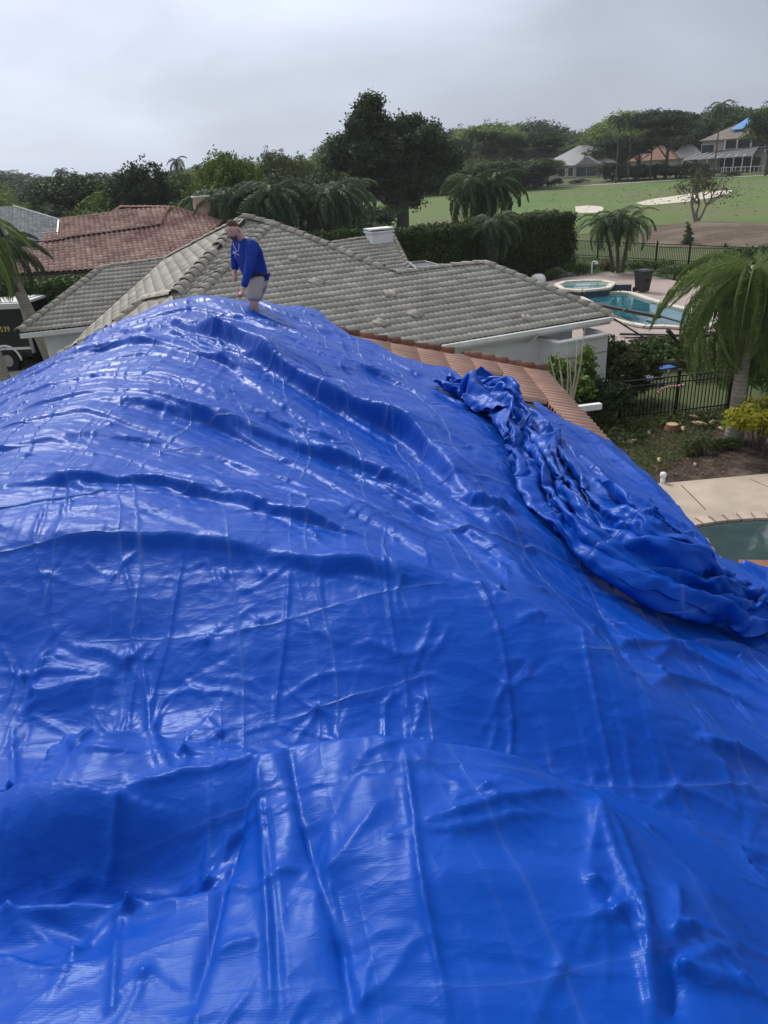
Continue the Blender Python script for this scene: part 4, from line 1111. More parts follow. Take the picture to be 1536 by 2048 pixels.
# loose broken tiles lying on the slope
for px, py, lb in ((633, 568, 'slipped roof tile lying loose high on the grey slope behind the man'), (780, 592, 'slipped roof tile lying loose above the broken patch of the grey slope'),
                   (762, 650, 'slipped roof tile lying loose low on the grey slope below the broken patch'), (830, 633, 'chipped roof tile lying on the grey slope right of the broken patch'),
                   (1052, 640, 'broken tile fragment near the white gutter of the grey roof'), (586, 521, 'broken tile fragment just right of the man on the grey slope')):
    p = P3(PM, px, py)
    V, Q = tile_geo(.33, .40, .03, 2, 4)
    o = link('loose_tile', fast_mesh('loose_tile', V * (.8 if 'fragment' in lb else 1.0), Q, True), M_GREY_CAP)
    R = Matrix((PM.e, PM.g, PM.n)).transposed().to_4x4() @ Matrix.Rotation(random.uniform(.15, .5) * random.choice((-1, 1)), 4, 'Z')
    R.translation = p + PM.n * .06; o.matrix_world = R
    tag(o, lb, 'roof tile')

# ---- pink tiled house on the left
ph = thing('pink_roofed_house', 'long house with pinkish red clay tile roof and tan chimney, left behind the hedge', 'house', (-8, 30, 0))
py0 = Vector((-8, 30, 0))
e0 = atz(50, 549, 2.7); ed = atz(330, 521, 2.7) - e0; ed.z = 0; ed.normalize()
PP = RoofPlane(e0, ed, 1 / 3); PP = PP if PP.g.y > 0 else RoofPlane(e0, ed, 1 / 3, -1)
pink = [(-60, 560), (40, 549), (200, 540), (350, 515), (447, 446), (350, 417), (315, 450), (88, 486), (40, 500), (-60, 520)]
lay_tiles(PP, PP.px(*pink), 'clay_tile', M_PINK, ph, w=.29, l=.36, amp=.075, rolls=1, seg=6, n_obj=300, min_px=8.5)
deck(PP, PP.px(*pink), ph)
u0 = onplane(200, 470, PP.p0, PP.n) + PP.g * 0
pt = RoofPlane(P3(PP, 240, 465) + Vector((0, 0, .12)), ed, 1 / 3); pt = pt if pt.g.y > 0 else RoofPlane(P3(PP, 240, 465) + Vector((0, 0, .12)), ed, 1 / 3, -1)
pink2 = [(128, 478), (118, 441), (205, 430), (262, 421), (338, 416), (318, 452)]
lay_tiles(pt, pt.px(*pink2), 'clay_tile', M_PINK, ph, w=.29, l=.36, amp=.075, rolls=1, seg=6, n_obj=0)
deck(pt, pt.px(*pink2), ph)
pink3 = [(88, 486), (84, 468), (112, 466), (136, 478)]
lay_tiles(pt, pt.px(*pink3), 'clay_tile', M_PINK, ph, w=.29, l=.36, amp=.075, rolls=1, seg=6, n_obj=0)
deck(pt, pt.px(*pink3), ph)
M_PCAP = mat('pink_cap_tile', (.46, .27, .23), (.33, .19, .16), .9, 3, objvar=.2)
cap_line([P3(pt, 118, 441), P3(pt, 205, 431), P3(pt, 262, 421)], M_PCAP, ph, r=.1, joined=True)
cap_line([P3(pt, 224, 428), P3(pt, 241, 416), P3(pt, 338, 416)], M_PCAP, ph, r=.1, joined=True)
cap_line([P3(pt, 318, 452), P3(pt, 338, 416)], M_PCAP, ph, r=.12, joined=True)
cap_line([P3(PP, 447, 446), P3(PP, 345, 416)], M_PCAP, ph, r=.12, joined=True)
cap_line([P3(PP, 88, 486), P3(PP, 200, 468), P3(PP, 315, 452)], M_PCAP, ph, r=.06, joined=True)
g1, g2, g3 = P3(pt, 114, 474) - py0, P3(pt, 118, 442) - py0, P3(pt, 135, 478) - py0
m = MB(); m.add([g1, g2, g3, g1 + Vector((0, 0, -.5)), g3 + Vector((0, 0, -.5))], [(0, 1, 2), (2, 1, 0), (0, 2, 4, 3)]); m.build('gable', mat('pink_stucco', (.45, .25, .2), (.38, .2, .16), .9, 2), ph)
m = MB(); m.bar(g1 + Vector((0, 0, .0)), g2 + Vector((0, 0, .05)), .07, .1); m.build('rake_board', M_TRIM, ph)
m = MB(); c_ = P3(PP, 100, 548) - py0 + Vector((ed.y, -ed.x, 0)) * -.5; m.box((c_.x, c_.y + 1.2, 1.2), (26, .25, 2.4), math.atan2(ed.y, ed.x)); m.build('wall', M_CREAM, ph)
cc = P3(PP, 404, 434)
m = MB(); tz = aty(394, 395, cc.y + .6).z
m.box((cc.x - .05, cc.y + .7, (tz + cc.z - .9) / 2), (.95, .95, tz - cc.z + .9), math.atan2(ed.y, ed.x))
chm = m.build('chimney', M_CREAM, ph); chm.location = -py0
m = MB(); m.box((cc.x - .05, cc.y + .7, tz + .04), (1.06, 1.06, .08), math.atan2(ed.y, ed.x)); m.box((cc.x - .1, cc.y + .7, tz + .2), (.2, .2, .3)); link('chimney_cap', m.mesh('chimney_cap'), M_TRIM, chm)

# ---- slate grey roof at the far left
g0 = atz(60, 470, 3.2); gd = Vector((.95, .3, 0)).normalized()
fh = thing('slate_grey_house', 'house with pale grey scalloped tile roof behind the left palm', 'house', tuple(g0))
PG = RoofPlane(g0, gd, 1 / 3); PG = PG if PG.g.y > 0 else RoofPlane(g0, gd, 1 / 3, -1)
M_SLATE = mat('pale_grey_tile', (.36, .38, .38), (.27, .29, .29), .9, 2, objvar=.2)
lay_tiles(PG, PG.px((20, 480), (-20, 415), (30, 414), (118, 441), (112, 466), (84, 484)), 'roof_tile', M_SLATE, fh, w=.33, l=.4, amp=.05, rolls=1, seg=4, n_obj=0)
deck(PG, PG.px((20, 490), (-20, 415), (30, 414), (118, 441), (112, 466), (84, 490)), fh)
m = MB(); q = Vector((0, 0, 0)); m.box((0, 2.5, -1.9), (7, 3, 2.6), math.atan2(gd.y, gd.x)); m.build('wall', M_STUCCO, fh)
cap_line([P3(PG, 28, 414), P3(PG, 118, 441)], M_SLATE, fh, r=.12, joined=True)

# ------------------------------------------------------------------ plants
M_BARK = mat('grey_bark', (.12, .10, .08), (.07, .06, .05), .95, 3, bump=.6, bscale=14)
M_PALMBARK = mat('pale_palm_bark', (.34, .31, .26), (.22, .20, .165), .9, 5, bump=.5, bscale=18)
def ringed(m_, scale):
    N, L = m_.node_tree.nodes, m_.node_tree.links; P = N['Principled BSDF']
    tc = N.new('ShaderNodeTexCoord'); w = N.new('ShaderNodeTexWave'); w.bands_direction = 'Z'; w.inputs['Scale'].default_value = scale; w.inputs['Distortion'].default_value = 1.5; w.inputs['Detail'].default_value = 2
    L.new(tc.outputs['Object'], w.inputs['Vector']); b = N.new('ShaderNodeBump'); b.inputs['Strength'].default_value = .35; b.inputs['Distance'].default_value = .015
    L.new(w.outputs['Fac'], b.inputs['Height']); L.new(b.outputs[0], P.inputs['Normal'])
    old = P.inputs['Base Color'].links[0].from_socket; mx = N.new('ShaderNodeMixRGB'); mx.blend_type = 'MULTIPLY'; mx.inputs[0].default_value = .2
    L.new(old, mx.inputs[1]); L.new(w.outputs['Color'], mx.inputs[2]); L.new(mx.outputs[0], P.inputs['Base Color'])
ringed(M_PALMBARK, 3.2)
M_PALMBARK2 = mat('brown_palm_bark', (.14, .10, .07), (.09, .07, .05), .95, 5, bump=.6, bscale=18)
L_DARK = leaf_mat('dark_leaves', (0.020, 0.042, 0.017), (0.058, 0.093, 0.032), (0.102, 0.150, 0.043))
L_MID = leaf_mat('green_leaves', (0.041, 0.075, 0.020), (0.090, 0.143, 0.041), (0.160, 0.195, 0.058))
L_OLIVE = leaf_mat('olive_leaves', (0.065, 0.087, 0.029), (0.123, 0.150, 0.051), (0.189, 0.180, 0.072))
L_LIGHT = leaf_mat('light_leaves', (0.087, 0.150, 0.022), (0.174, 0.255, 0.043), (0.261, 0.300, 0.072))
L_HEDGE = leaf_mat('hedge_leaves', (0.032, 0.060, 0.017), (0.080, 0.128, 0.032), (0.232, 0.255, 0.058))
L_PALM = leaf_mat('palm_leaflets', (0.10, 0.155, 0.045), (0.21, 0.28, 0.09), (0.275, 0.330, 0.131), .36)
L_PALMG = leaf_mat('grey_palm_leaflets', (0.043, 0.072, 0.036), (0.102, 0.147, 0.072), (0.189, 0.203, 0.116), .42)
L_PINE = leaf_mat('pine_needles', (0.029, 0.057, 0.020), (0.065, 0.105, 0.035), (0.116, 0.150, 0.058))
L_RED = leaf_mat('reddish_leaves', (0.036, 0.068, 0.020), (0.087, 0.105, 0.036), (0.319, 0.135, 0.043))
L_CROTON = leaf_mat('croton_leaves', (.10, .15, .02), (.52, .46, .04), (.66, .56, .06), .4)
L_LEAFY = leaf_mat('leafy_green', (0.072, 0.135, 0.029), (0.160, 0.255, 0.058), (0.232, 0.300, 0.087), .45)
L_SAGE = leaf_mat('sage_leaves', (0.131, 0.150, 0.087), (0.217, 0.240, 0.145))
L_COCO = leaf_mat('dark_palm_leaflets', (.030, .055, .022), (.07, .11, .04), (.12, .14, .06))
L_FAR = leaf_mat('far_leaves', (0.051, 0.075, 0.041), (0.102, 0.135, 0.065), (0.145, 0.165, 0.087))
L_DRY = leaf_mat('dry_leaves', (.10, .075, .04), (.20, .16, .09), (.06, .09, .03))

def leaves(P, Nrm, size, aspect=.5, jit=.8, rng=RNG, curl=0):
    """one diamond leaf per point, turned mostly along its normal"""
    n = len(P)
    d = Nrm + rng.normal(0, jit, (n, 3)); d /= np.linalg.norm(d, axis=1)[:, None] + 1e-9
    r = rng.normal(0, 1, (n, 3)); t = np.cross(d, r); t /= np.linalg.norm(t, axis=1)[:, None] + 1e-9
    b = np.cross(d, t)
    s = (size * rng.uniform(.6, 1.3, n))[:, None] * .5
    V = np.stack([P - t * s, P + b * s * aspect - t * s * .1, P + t * s, P - b * s * aspect - t * s * .1], 1).reshape(-1, 3)
    return V, np.arange(4 * n).reshape(-1, 4)
def leaf_mesh(name, V, Q, rng=RNG, var=None):
    return fast_mesh(name, V, Q, False, rng.beta(1.6, 2.2, len(Q)) if var is None else var)
def blob_points(blobs, n, rng, clump=.0, shell=.55, lumps=.35):
    """points in lumpy ellipsoids (cx, cy, cz, rx, ry, rz), clustered into twigs so that gaps open between them"""
    B = np.array(blobs, float); vol = B[:, 3] * B[:, 4] * B[:, 5]; w = vol ** .75
    nc = max(1, n // 14)
    k = rng.choice(len(B), nc, p=w / w.sum())
    d = rng.normal(0, 1, (nc, 3)); d /= np.linalg.norm(d, axis=1)[:, None]
    d[:, 2] = np.where(d[:, 2] < -.35, -d[:, 2] * .6, d[:, 2])
    rr = (shell + (1 - shell) * rng.random(nc) ** .6) * (1 + lumps * (pnoise(d[:, 0] * 2.2 + k * 3.1, d[:, 1] * 2.2 + d[:, 2] * 1.7, 5)))
    C = B[k, :3] + d * B[k, 3:] * rr[:, None]
    kk = np.repeat(np.arange(nc), 14)[:n] if nc * 14 >= n else rng.choice(nc, n)
    s = clump
    P = C[kk] + rng.normal(0, s, (len(kk), 3)) * np.array([1, 1, .75])
    Nn = (d[kk] + np.array([0, 0, .35]))
    return P, Nn
def trunk_mesh(mb, h, r, limbs, rng, lean=(0, 0), top=None):
    pts = [(0, 0, -.2), (lean[0] * .3 + .03 * h * rng.normal() * .3, lean[1] * .3, h * .35), (lean[0], lean[1], h * .7), (lean[0] * 1.3, lean[1] * 1.3, h)]
    mb.tube(pts, [r * 1.25, r, r * .7, r * .35], 8)
    for b in limbs:
        z0 = h * rng.uniform(.3, .6); base = Vector((lean[0] * z0 / h, lean[1] * z0 / h, z0)); tip = Vector(b[:3]); mid = base.lerp(tip, .5) + Vector((0, 0, -.06 * h)) + Vector(rng.normal(0, .03 * h, 3))
        mb.tube([base, mid, tip], [r * .5, r * .32, r * .1], 6)
        for _ in range(2):
            e = tip + Vector(rng.normal(0, .5, 3)) * max(b[3:]) * .6
            mb.tube([mid, mid.lerp(e, .6) + Vector((0, 0, .05 * h)), e], [r * .25, r * .15, r * .05], 5)
_protos = {}
def tree_proto(kind):
    if kind in _protos: return _protos[kind]
    rng = np.random.default_rng(abs(hash(kind)) % 1000 if False else sum(map(ord, kind)) * 7)
    if kind.startswith('round'):
        bl = [(rng.normal(0, .18), rng.normal(0, .18), .62 + rng.normal(0, .1), .22 + .1 * rng.random(), .22 + .1 * rng.random(), .17 + .1 * rng.random()) for _ in range(11)]
        n, sz, cl = 15000, .036, .024; mt, h, r = L_DARK, .6, .028
    elif kind.startswith('wide'):
        bl = [(rng.uniform(-.42, .42), rng.uniform(-.3, .3), .62 + rng.normal(0, .08), .2, .2, .13) for _ in range(13)]
        n, sz, cl = 15000, .034, .024; mt, h, r = L_MID, .62, .026
    elif kind.startswith('pine'):
        bl = [(rng.uniform(-.32, .32), rng.uniform(-.28, .28), .80 + rng.normal(0, .06), .15, .15, .065) for _ in range(13)] + [(rng.uniform(-.25, .25), rng.uniform(-.2, .2), .62, .12, .12, .05) for _ in range(4)]
        n, sz, cl = 13000, .030, .018; mt, h, r = L_PINE, .8, .02
    elif kind.startswith('bush'):
        bl = [(rng.uniform(-.3, .3), rng.uniform(-.3, .3), .38 + rng.normal(0, .1), .25, .25, .3) for _ in range(8)]
        n, sz, cl = 7000, .06, .03; mt, h, r = L_MID, .4, .03
    elif kind.startswith('cone'):
        bl = [(rng.normal(0, .05), rng.normal(0, .05), .15 + .8 * i / 9, .20 * (1 - i / 11), .20 * (1 - i / 11), .1) for i in range(10)]
        n, sz, cl = 9000, .032, .02; mt, h, r = L_DARK, .9, .015
    P, Nn = blob_points(bl, n, rng, cl)
    V, Q = leaves(P, Nn, sz, .6, .9, rng)
    crown = leaf_mesh('crown', V, Q, rng)
    tb = MB(); trunk_mesh(tb, h, r, bl[:9], rng); trunk = tb.mesh('trunk')
    _protos[kind] = (crown, trunk, mt)
    return _protos[kind]
def plant_tree(kind, loc, H, W, label, cat='tree', group=None, material=None, name='broadleaf_tree', rz=None, bark=None):
    crown, trunk, mt = tree_proto(kind)
    t = thing(name, label, cat, tuple(loc), random.uniform(0, 6.28) if rz is None else rz, group)
    for nm, me, m_ in (('crown', crown, material or mt), ('trunk', trunk, bark or M_BARK)):
        key = me.name + m_.name
        if key not in _protos:
            c = me if not me.materials else me.copy()
            if me.materials: c.materials.clear()
            c.materials.append(m_); _protos[key] = c
        o = link(nm, _protos[key], None, t)
        o.scale = (W, W, H)
    return t

def frond_mesh(L, pairs, leaf_len, rise, droop, hang, width=.05, plumose=2, rng=RNG, curve=1.0, name='frond', petiole=.12):
    """a feather frond growing along +x: the rachis arches up and over, the leaflets hang"""
    m = MB(); N = 16
    ts = np.linspace(0, 1, N); ang = rise - (rise + droop) * ts ** curve
    pts = [Vector((0, 0, 0))]
    for i in range(1, N): pts.append(pts[-1] + Vector((math.cos(ang[i]), 0, math.sin(ang[i]))) * (L / (N - 1)))
    m.tube(pts, [.028 * L / 3 * (1 - .85 * t) + .003 for t in ts], 5, cap=False)
    nb = len(m.f)
    def P(t):
        f = t * (N - 1); i = min(int(f), N - 2); return pts[i].lerp(pts[i + 1], f - i), (pts[i + 1] - pts[i]).normalized()
    vs, fs = [], []
    for k in range(pairs):
        t = petiole + (1 - petiole) * (k + .5) / pairs
        p, tg = P(t)
        ll = leaf_len * (math.sin(math.pi * (t * .80 + .14)) ** .6) * rng.uniform(.85, 1.1)
        for sd in (-1, 1):
            for q in range(plumose):
                up = rng.uniform(-.2, .6) if plumose > 1 else .25
                d0 = (Vector((0, sd, 0)) * .85 + tg * .55 + Vector((0, 0, up)) + Vector(rng.normal(0, .08, 3))).normalized()
                a = p; b = a + d0 * ll * .42
                d1 = (d0 * (1 - hang) + Vector((0, 0, -1)) * hang + tg * .15).normalized(); c = b + d1 * ll * .32
                d2 = (d1 * .5 + Vector((0, 0, -1)) * hang * 1.4).normalized(); e = c + d2 * ll * .30
                w = d0.cross(Vector((0, 0, 1)));
                w = (w.normalized() if w.length > .01 else tg) * (width * .5)
                w2 = Vector((w.x * .8, w.y * .8, width * .18))
                i0 = len(vs)
                vs += [a - w * .5, a + w * .5, b - w2, b + w2, c - w * .8, c + w * .8, e]
                fs += [(i0, i0 + 1, i0 + 3, i0 + 2), (i0 + 2, i0 + 3, i0 + 5, i0 + 4), (i0 + 4, i0 + 5, i0 + 6)]
    m.add(vs, fs)
    me = m.mesh(name)
    a = me.attributes.new('var', 'FLOAT', 'FACE')
    v = rng.beta(1.6, 2.2, len(me.polygons)); a.data.foreach_set('value', v.astype(np.float32))
    return me
_RNG2 = np.random.default_rng(5)
FR_QUEEN = [frond_mesh(2.9, 58, .62, math.radians(60), math.radians(86 + 5 * i), .95, .019, 3, _RNG2, .50) for i in range(4)]
FR_COCO = [frond_mesh(2.6, 34, .62, math.radians(48), math.radians(55 + 12 * i), .45, .05, 1, _RNG2, .85) for i in range(3)]
FR_FAR = [frond_mesh(2.8, 20, .75, math.radians(50), math.radians(62 + 12 * i), .6, .11, 1, _RNG2, .8) for i in range(3)]
_mcache = {}
def with_mat(me, m_):
    key = (me.name, m_.name)
    if key not in _mcache:
        c = me.copy(); c.materials.clear(); c.materials.append(m_); _mcache[key] = c
    return _mcache[key]
def plant_palm(loc, h, R, label, n=20, kind=FR_FAR, leaf=None, bark=None, r=.14, lean=(0, 0), group=None, one_crown=False, name='palm_tree', shaft=False, low=.45, seed=0, frond_scale=None):
    rng = np.random.default_rng(seed + 17)
    t = thing(name, label, 'palm tree', tuple(loc), 0, group)
    m = MB(); N = 9; pts, rad = [], []
    for i in range(N):
        q = i / (N - 1); pts.append((lean[0] * q ** 1.4, lean[1] * q ** 1.4, -.15 + (h + .15) * q)); rad.append(r * (1.25 - .35 * min(1, q * 4) - .2 * q) * (1 + .03 * rng.normal()))
    m.tube(pts, rad, 10); m.build('trunk', bark or M_PALMBARK, t)
    top = Vector(pts[-1])
    if shaft:
        m = MB(); m.tube([top - Vector((0, 0, .1)), top + Vector((0, 0, .35)), top + Vector((0, 0, .8))], [r * .85, r * .95, r * .4], 10)
        m.build('crown_shaft', mat_shaft, t); top = top + Vector((0, 0, .6))
    s0 = R / 2.1 if frond_scale is None else frond_scale
    leaf = leaf or L_PALM
    VV, FF, AA = [], [], []
    for i in range(n):
        az = i * 2.39996 + rng.normal(0, .15); q = (i + .5) / n
        tilt = (q - low) * 1.5          # young fronds stand up, old ones hang
        me = with_mat(kind[i % len(kind)], leaf)
        M = Matrix.Translation(top + Vector((0, 0, -.25 * q * s0))) @ Matrix.Rotation(az, 4, 'Z') @ Matrix.Rotation(tilt, 4, 'Y') @ Matrix.Rotation(rng.normal(0, .25), 4, 'X') @ Matrix.Scale(s0 * rng.uniform(.85, 1.1), 4)
        if one_crown:
            co = np.zeros(len(me.vertices) * 3); me.vertices.foreach_get('co', co); co = co.reshape(-1, 3)
            m4 = np.array(M); b = len(VV) and sum(len(v) for v in VV)
            VV.append(co @ m4[:3, :3].T + m4[:3, 3])
            FF += [tuple(x + b for x in p.vertices) for p in me.polygons]
        else:
            o = link('frond', me, None, t); o.matrix_local = M
    if one_crown:
        me = bpy.data.meshes.new('crown'); me.from_pydata(np.concatenate(VV).tolist(), [], FF)
        a = me.attributes.new('var', 'FLOAT', 'FACE'); a.data.foreach_set('value', rng.beta(1.6, 2.2, len(FF)).astype(np.float32))
        link('crown', me, leaf, t)
    return t
mat_shaft = mat('green_crownshaft', (.12, .16, .06), (.08, .11, .04), .5, 3)
def copy_palm(src, loc, label, s=1.0, rz=0.0, group=None):
    r = src.copy(); COL.objects.link(r); r.location = loc; r.scale = (s, s, s); r.rotation_euler = (0, 0, rz); r['label'] = label
    if group: r['group'] = group
    for ch in list(src.children):
        c = ch.copy(); COL.objects.link(c); c.parent = r; c.matrix_local = ch.matrix_local.copy()
    return r

def hedge(name, label, line, h, depth, leafsize, n, material=L_HEDGE, cat='hedge', uneven=.12, seed=3, core=True):
    """clipped hedge along a ground line; the line is its front foot, depth goes to the left of the direction"""
    rng = np.random.default_rng(seed)
    line = [Vector(p) for p in line]; root = line[0].copy(); t = thing(name, label, cat, tuple(root))
    Ps, Ns = [], []; tot = sum((b - a).length for a, b in zip(line[:-1], line[1:]))
    m = MB()
    for a, b in zip(line[:-1], line[1:]):
        d = b - a; L = d.length; d.normalize(); nrm = Vector((-d.y, d.x, 0))
        k = int(n * L / tot)
        area_f, area_t, area_e = L * h, L * depth, depth * h
        side = rng.choice(4, k, p=np.array([area_f, area_t, area_f * .25, area_e * .8]) / (area_f * 1.25 + area_t + area_e * .8))
        u = rng.random(k) * L; v = rng.random(k)
        end = rng.random(k) < .5
        P = np.zeros((k, 3)); Nn = np.zeros((k, 3))
        da, na = np.array(d), np.array(nrm)
        for s_, (off, hh, nn) in enumerate(((0, None, -na), (None, h, np.array([0, 0, 1.])), (depth, None, na), (None, None, da))):
            mk = side == s_
            if s_ == 3: uu = np.where(end[mk], L, 0)
            else: uu = u[mk]
            o_ = v[mk] * depth if off is None else off
            hh_ = rng.random(mk.sum()) ** .8 * h if hh is None else hh
            P[mk] = np.array(a - root) + uu[:, None] * da + np.atleast_1d(o_)[:, None] * na
            P[mk, 2] = hh_
            Nn[mk] = nn if s_ < 3 else np.where(end[mk][:, None], da, -da)
        bump = uneven * pnoise(P[:, 0] * .9, P[:, 1] * .9 + P[:, 2] * .9, seed) + .5 * uneven * pnoise(P[:, 0] * 3, P[:, 1] * 3 + P[:, 2] * 3, seed + 1)
        P += Nn * bump[:, None] * 2 + rng.normal(0, leafsize * .5, P.shape)
        Ps.append(P); Ns.append(Nn + np.array([0, 0, .3]))
        ins = .16
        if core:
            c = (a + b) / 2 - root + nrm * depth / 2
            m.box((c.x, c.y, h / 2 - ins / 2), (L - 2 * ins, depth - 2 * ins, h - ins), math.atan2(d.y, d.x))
    P = np.concatenate(Ps); Nn = np.concatenate(Ns)
    V, Q = leaves(P, Nn, leafsize, .6, .7, rng)
    link('foliage', leaf_mesh('foliage', V, Q, rng), material, t)
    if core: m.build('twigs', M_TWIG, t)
    return t
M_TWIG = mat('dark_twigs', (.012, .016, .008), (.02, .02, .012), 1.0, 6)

def shrub(label, loc, size, n, leafsize, material, seed=1, blobs=None, cat='shrub', name='shrub', aspect=.55, stems=5, bark=None, group=None, clump=.06, jit=.8):
    rng = np.random.default_rng(seed)
    sx, sy, sz = size
    bl = blobs or [(rng.uniform(-.3, .3) * sx, rng.uniform(-.3, .3) * sy, sz * rng.uniform(.35, .68), sx * .26, sy * .26, sz * .3) for _ in range(8)]
    t = thing(name, label, cat, tuple(loc), 0, group)
    P, Nn = blob_points(bl, n, rng, clump)
    P[:, 2] = np.maximum(P[:, 2], .03)
    V, Q = leaves(P, Nn, leafsize, aspect, jit, rng)
    link('foliage', leaf_mesh('foliage', V, Q, rng), material, t)
    m = MB()
    for i in range(stems):
        b = bl[i % len(bl)]; m.tube([(b[0] * .15, b[1] * .15, -.05), (b[0] * .6, b[1] * .6, b[2] * .55), (b[0], b[1], b[2] + b[5] * .3)], [.03, .022, .008], 6)
    m.build('stems', bark or M_BARK, t)
    return t

# ------------------------------------------------------------------ the ground
def G(px, py, z=0.0): return atz(px, py, z)
def sheet(name, pts, mt, z=0.0, kind='structure', extra=None, parent=None, skirt=None):
    m = MB(); P_ = [Vector((p[0], p[1], z)) for p in pts]
    a = sum(P_[i].x * P_[(i + 1) % len(P_)].y - P_[(i + 1) % len(P_)].x * P_[i].y for i in range(len(P_)))
    if a < 0: P_ = P_[::-1]
    if skirt: m.prism(P_, skirt)
    else: m.poly(P_)
    o = m.build(name, mt, parent)
    if kind and parent is None: o['kind'] = kind
    return o
def gpx(pts, z=0.0, smooth=0):
    if smooth: pts = smooth_px(list(pts) + [pts[0]], smooth)[:-1]
    return [atz(x, y, z) for x, y in pts]
M_LAWN = mat('lawn', (.050, .085, .022), (.075, .105, .032), .95, .35, bump=.8, bscale=4, c3=(.10, .105, .045), s3=.12, detail=8)
M_FAIRWAY = mat('fairway', (.080, .145, .032), (.110, .165, .046), .95, .12, bump=.4, bscale=3, c3=(.135, .125, .06), s3=.06, detail=8)
M_ROUGH = mat('messy_grass', (.045, .065, .022), (.085, .085, .040), .95, 1.6, bump=.9, bscale=8, c3=(.115, .09, .055), s3=.7, detail=8)
M_MULCH = mat('dark_mulch', (.030, .019, .015), (.068, .047, .037), .95, 6, bump=1.0, bscale=22, c3=(.13, .095, .07), s3=2.5, detail=9, bdist=.05)
M_MOUND = mat('brown_mulch_mound', (.075, .050, .036), (.12, .085, .062), .95, 1.5, bump=.8, bscale=6, c3=(.17, .15, .11), s3=.25)
M_SAND = mat('bunker_sand', (.62, .56, .47), (.50, .45, .37), .95, .5, bump=.3, bscale=3)
M_PATH = mat('cart_path', (.44, .42, .38), (.36, .34, .30), .9, .6)
M_DECK = mat('tan_pool_deck', (.50, .42, .33), (.40, .33, .26), .8, 1.2, bump=.25, bscale=25, c3=(.33, .275, .21), s3=.8, detail=7)
M_COPING = mat('coping_brick', (.46, .37, .30), (.36, .29, .24), .8, 4, objvar=.15, bump=.3, bscale=30)
M_DRIVE = mat('driveway', (.36, .34, .31), (.27, .26, .24), .9, .8, bump=.2, bscale=8)
M_CREAMCOP = mat('cream_coping', (.66, .60, .50), (.55, .5, .42), .8, 3)
def paver_mat():
    m, N, L, P = new_mat('pink_pavers')
    tc = N.new('ShaderNodeTexCoord'); br = N.new('ShaderNodeTexBrick')
    mp = N.new('ShaderNodeMapping'); mp.inputs['Rotation'].default_value = (0, 0, .6); L.new(tc.outputs['Object'], mp.inputs[0])
    L.new(mp.outputs[0], br.inputs['Vector'])
    br.inputs['Scale'].default_value = 2.6; br.inputs['Color1'].default_value = (.40, .31, .28, 1); br.inputs['Color2'].default_value = (.32, .26, .235, 1)
    br.inputs['Mortar'].default_value = (.25, .2, .18, 1); br.inputs['Mortar Size'].default_value = .015
    L.new(br.outputs['Color'], P.inputs['Base Color']); P.inputs['Roughness'].default_value = .85
    return m
M_PAVER = paver_mat()
def water_mat(name, c1, c2, rough=.03, bump=.05):
    m = mat(name, c1, c2, rough, .8, spec=.5)
    P = m.node_tree.nodes['Principled BSDF']; N, L = m.node_tree.nodes, m.node_tree.links
    P.inputs['Specular IOR Level'].default_value = 1.0
    n = N.new('ShaderNodeTexNoise'); n.inputs['Scale'].default_value = 2.5; n.inputs['Detail'].default_value = 3
    tc = N.new('ShaderNodeTexCoord'); L.new(tc.outputs['Object'], n.inputs['Vector'])
    b = N.new('ShaderNodeBump'); b.inputs['Strength'].default_value = bump; b.inputs['Distance'].default_value = .05
    L.new(n.outputs['Fac'], b.inputs['Height']); L.new(b.outputs[0], P.inputs['Normal'])
    return m
M_WATER = water_mat('pool_water', (.035, .062, .064), (.055, .088, .088), bump=.08)
M_WATER2 = water_mat('turquoise_water', (.012, .085, .115), (.03, .17, .20), bump=.12)

m = MB(); N_ = 60
rings = [0, 15, 40, 90, 180, 400, 900, 1150]
vs = []
for r in rings[1:]:
    for k in range(N_): vs.append((r * math.cos(2 * math.pi * k / N_), r * math.sin(2 * math.pi * k / N_), 0))
vs.append((0, 0, 0)); c_i = len(vs) - 1
fs = [(c_i, k, (k + 1) % N_) for k in range(N_)]
for i in range(len(rings) - 2):
    for k in range(N_): fs.append((i * N_ + k, (i + 1) * N_ + k, (i + 1) * N_ + (k + 1) % N_, i * N_ + (k + 1) % N_))
m.add(vs, fs)
tag(m.build('ground', M_LAWN), kind='structure')
sheet('fairway', gpx([(430, 415), (560, 380), (870, 388), (1040, 378), (1200, 370), (1330, 362), (1560, 350), (2100, 330), (2100, 480), (1536, 462), (1400, 447), (1300, 452), (1160, 470), (900, 470)]), M_FAIRWAY, .03)
pth = smooth_px([(500, 379), (585, 383), (640, 387), (870, 389), (960, 384), (1040, 378), (1200, 370), (1330, 362), (1440, 356), (1560, 350), (1900, 335)], 1)
pg = [G(*p) for p in pth]; m = MB()
L_, R_ = [], []
for i, p in enumerate(pg):
    t = pg[min(i + 1, len(pg) - 1)] - pg[max(i - 1, 0)]; nrm = Vector((-t.y, t.x, 0)).normalized() * 1.5
    L_.append((p + nrm).to_tuple()[:2] + (.07,)); R_.append((p - nrm).to_tuple()[:2] + (.07,))
m.add(L_ + R_, [(i, i + len(pg), i + len(pg) + 1, i + 1) for i in range(len(pg) - 1)]); tag(m.build('cart_path', M_PATH), kind='structure')
sheet('sand_bunker', gpx([(1150, 414), (1175, 412), (1200, 413), (1208, 416), (1204, 425), (1180, 427), (1152, 427)], smooth=1), M_SAND, .06)
sheet('sand_bunker', gpx([(1272, 407), (1300, 399), (1350, 393), (1385, 387), (1440, 382), (1468, 381), (1455, 389), (1400, 401), (1340, 408), (1290, 412)], smooth=1), M_SAND, .06)
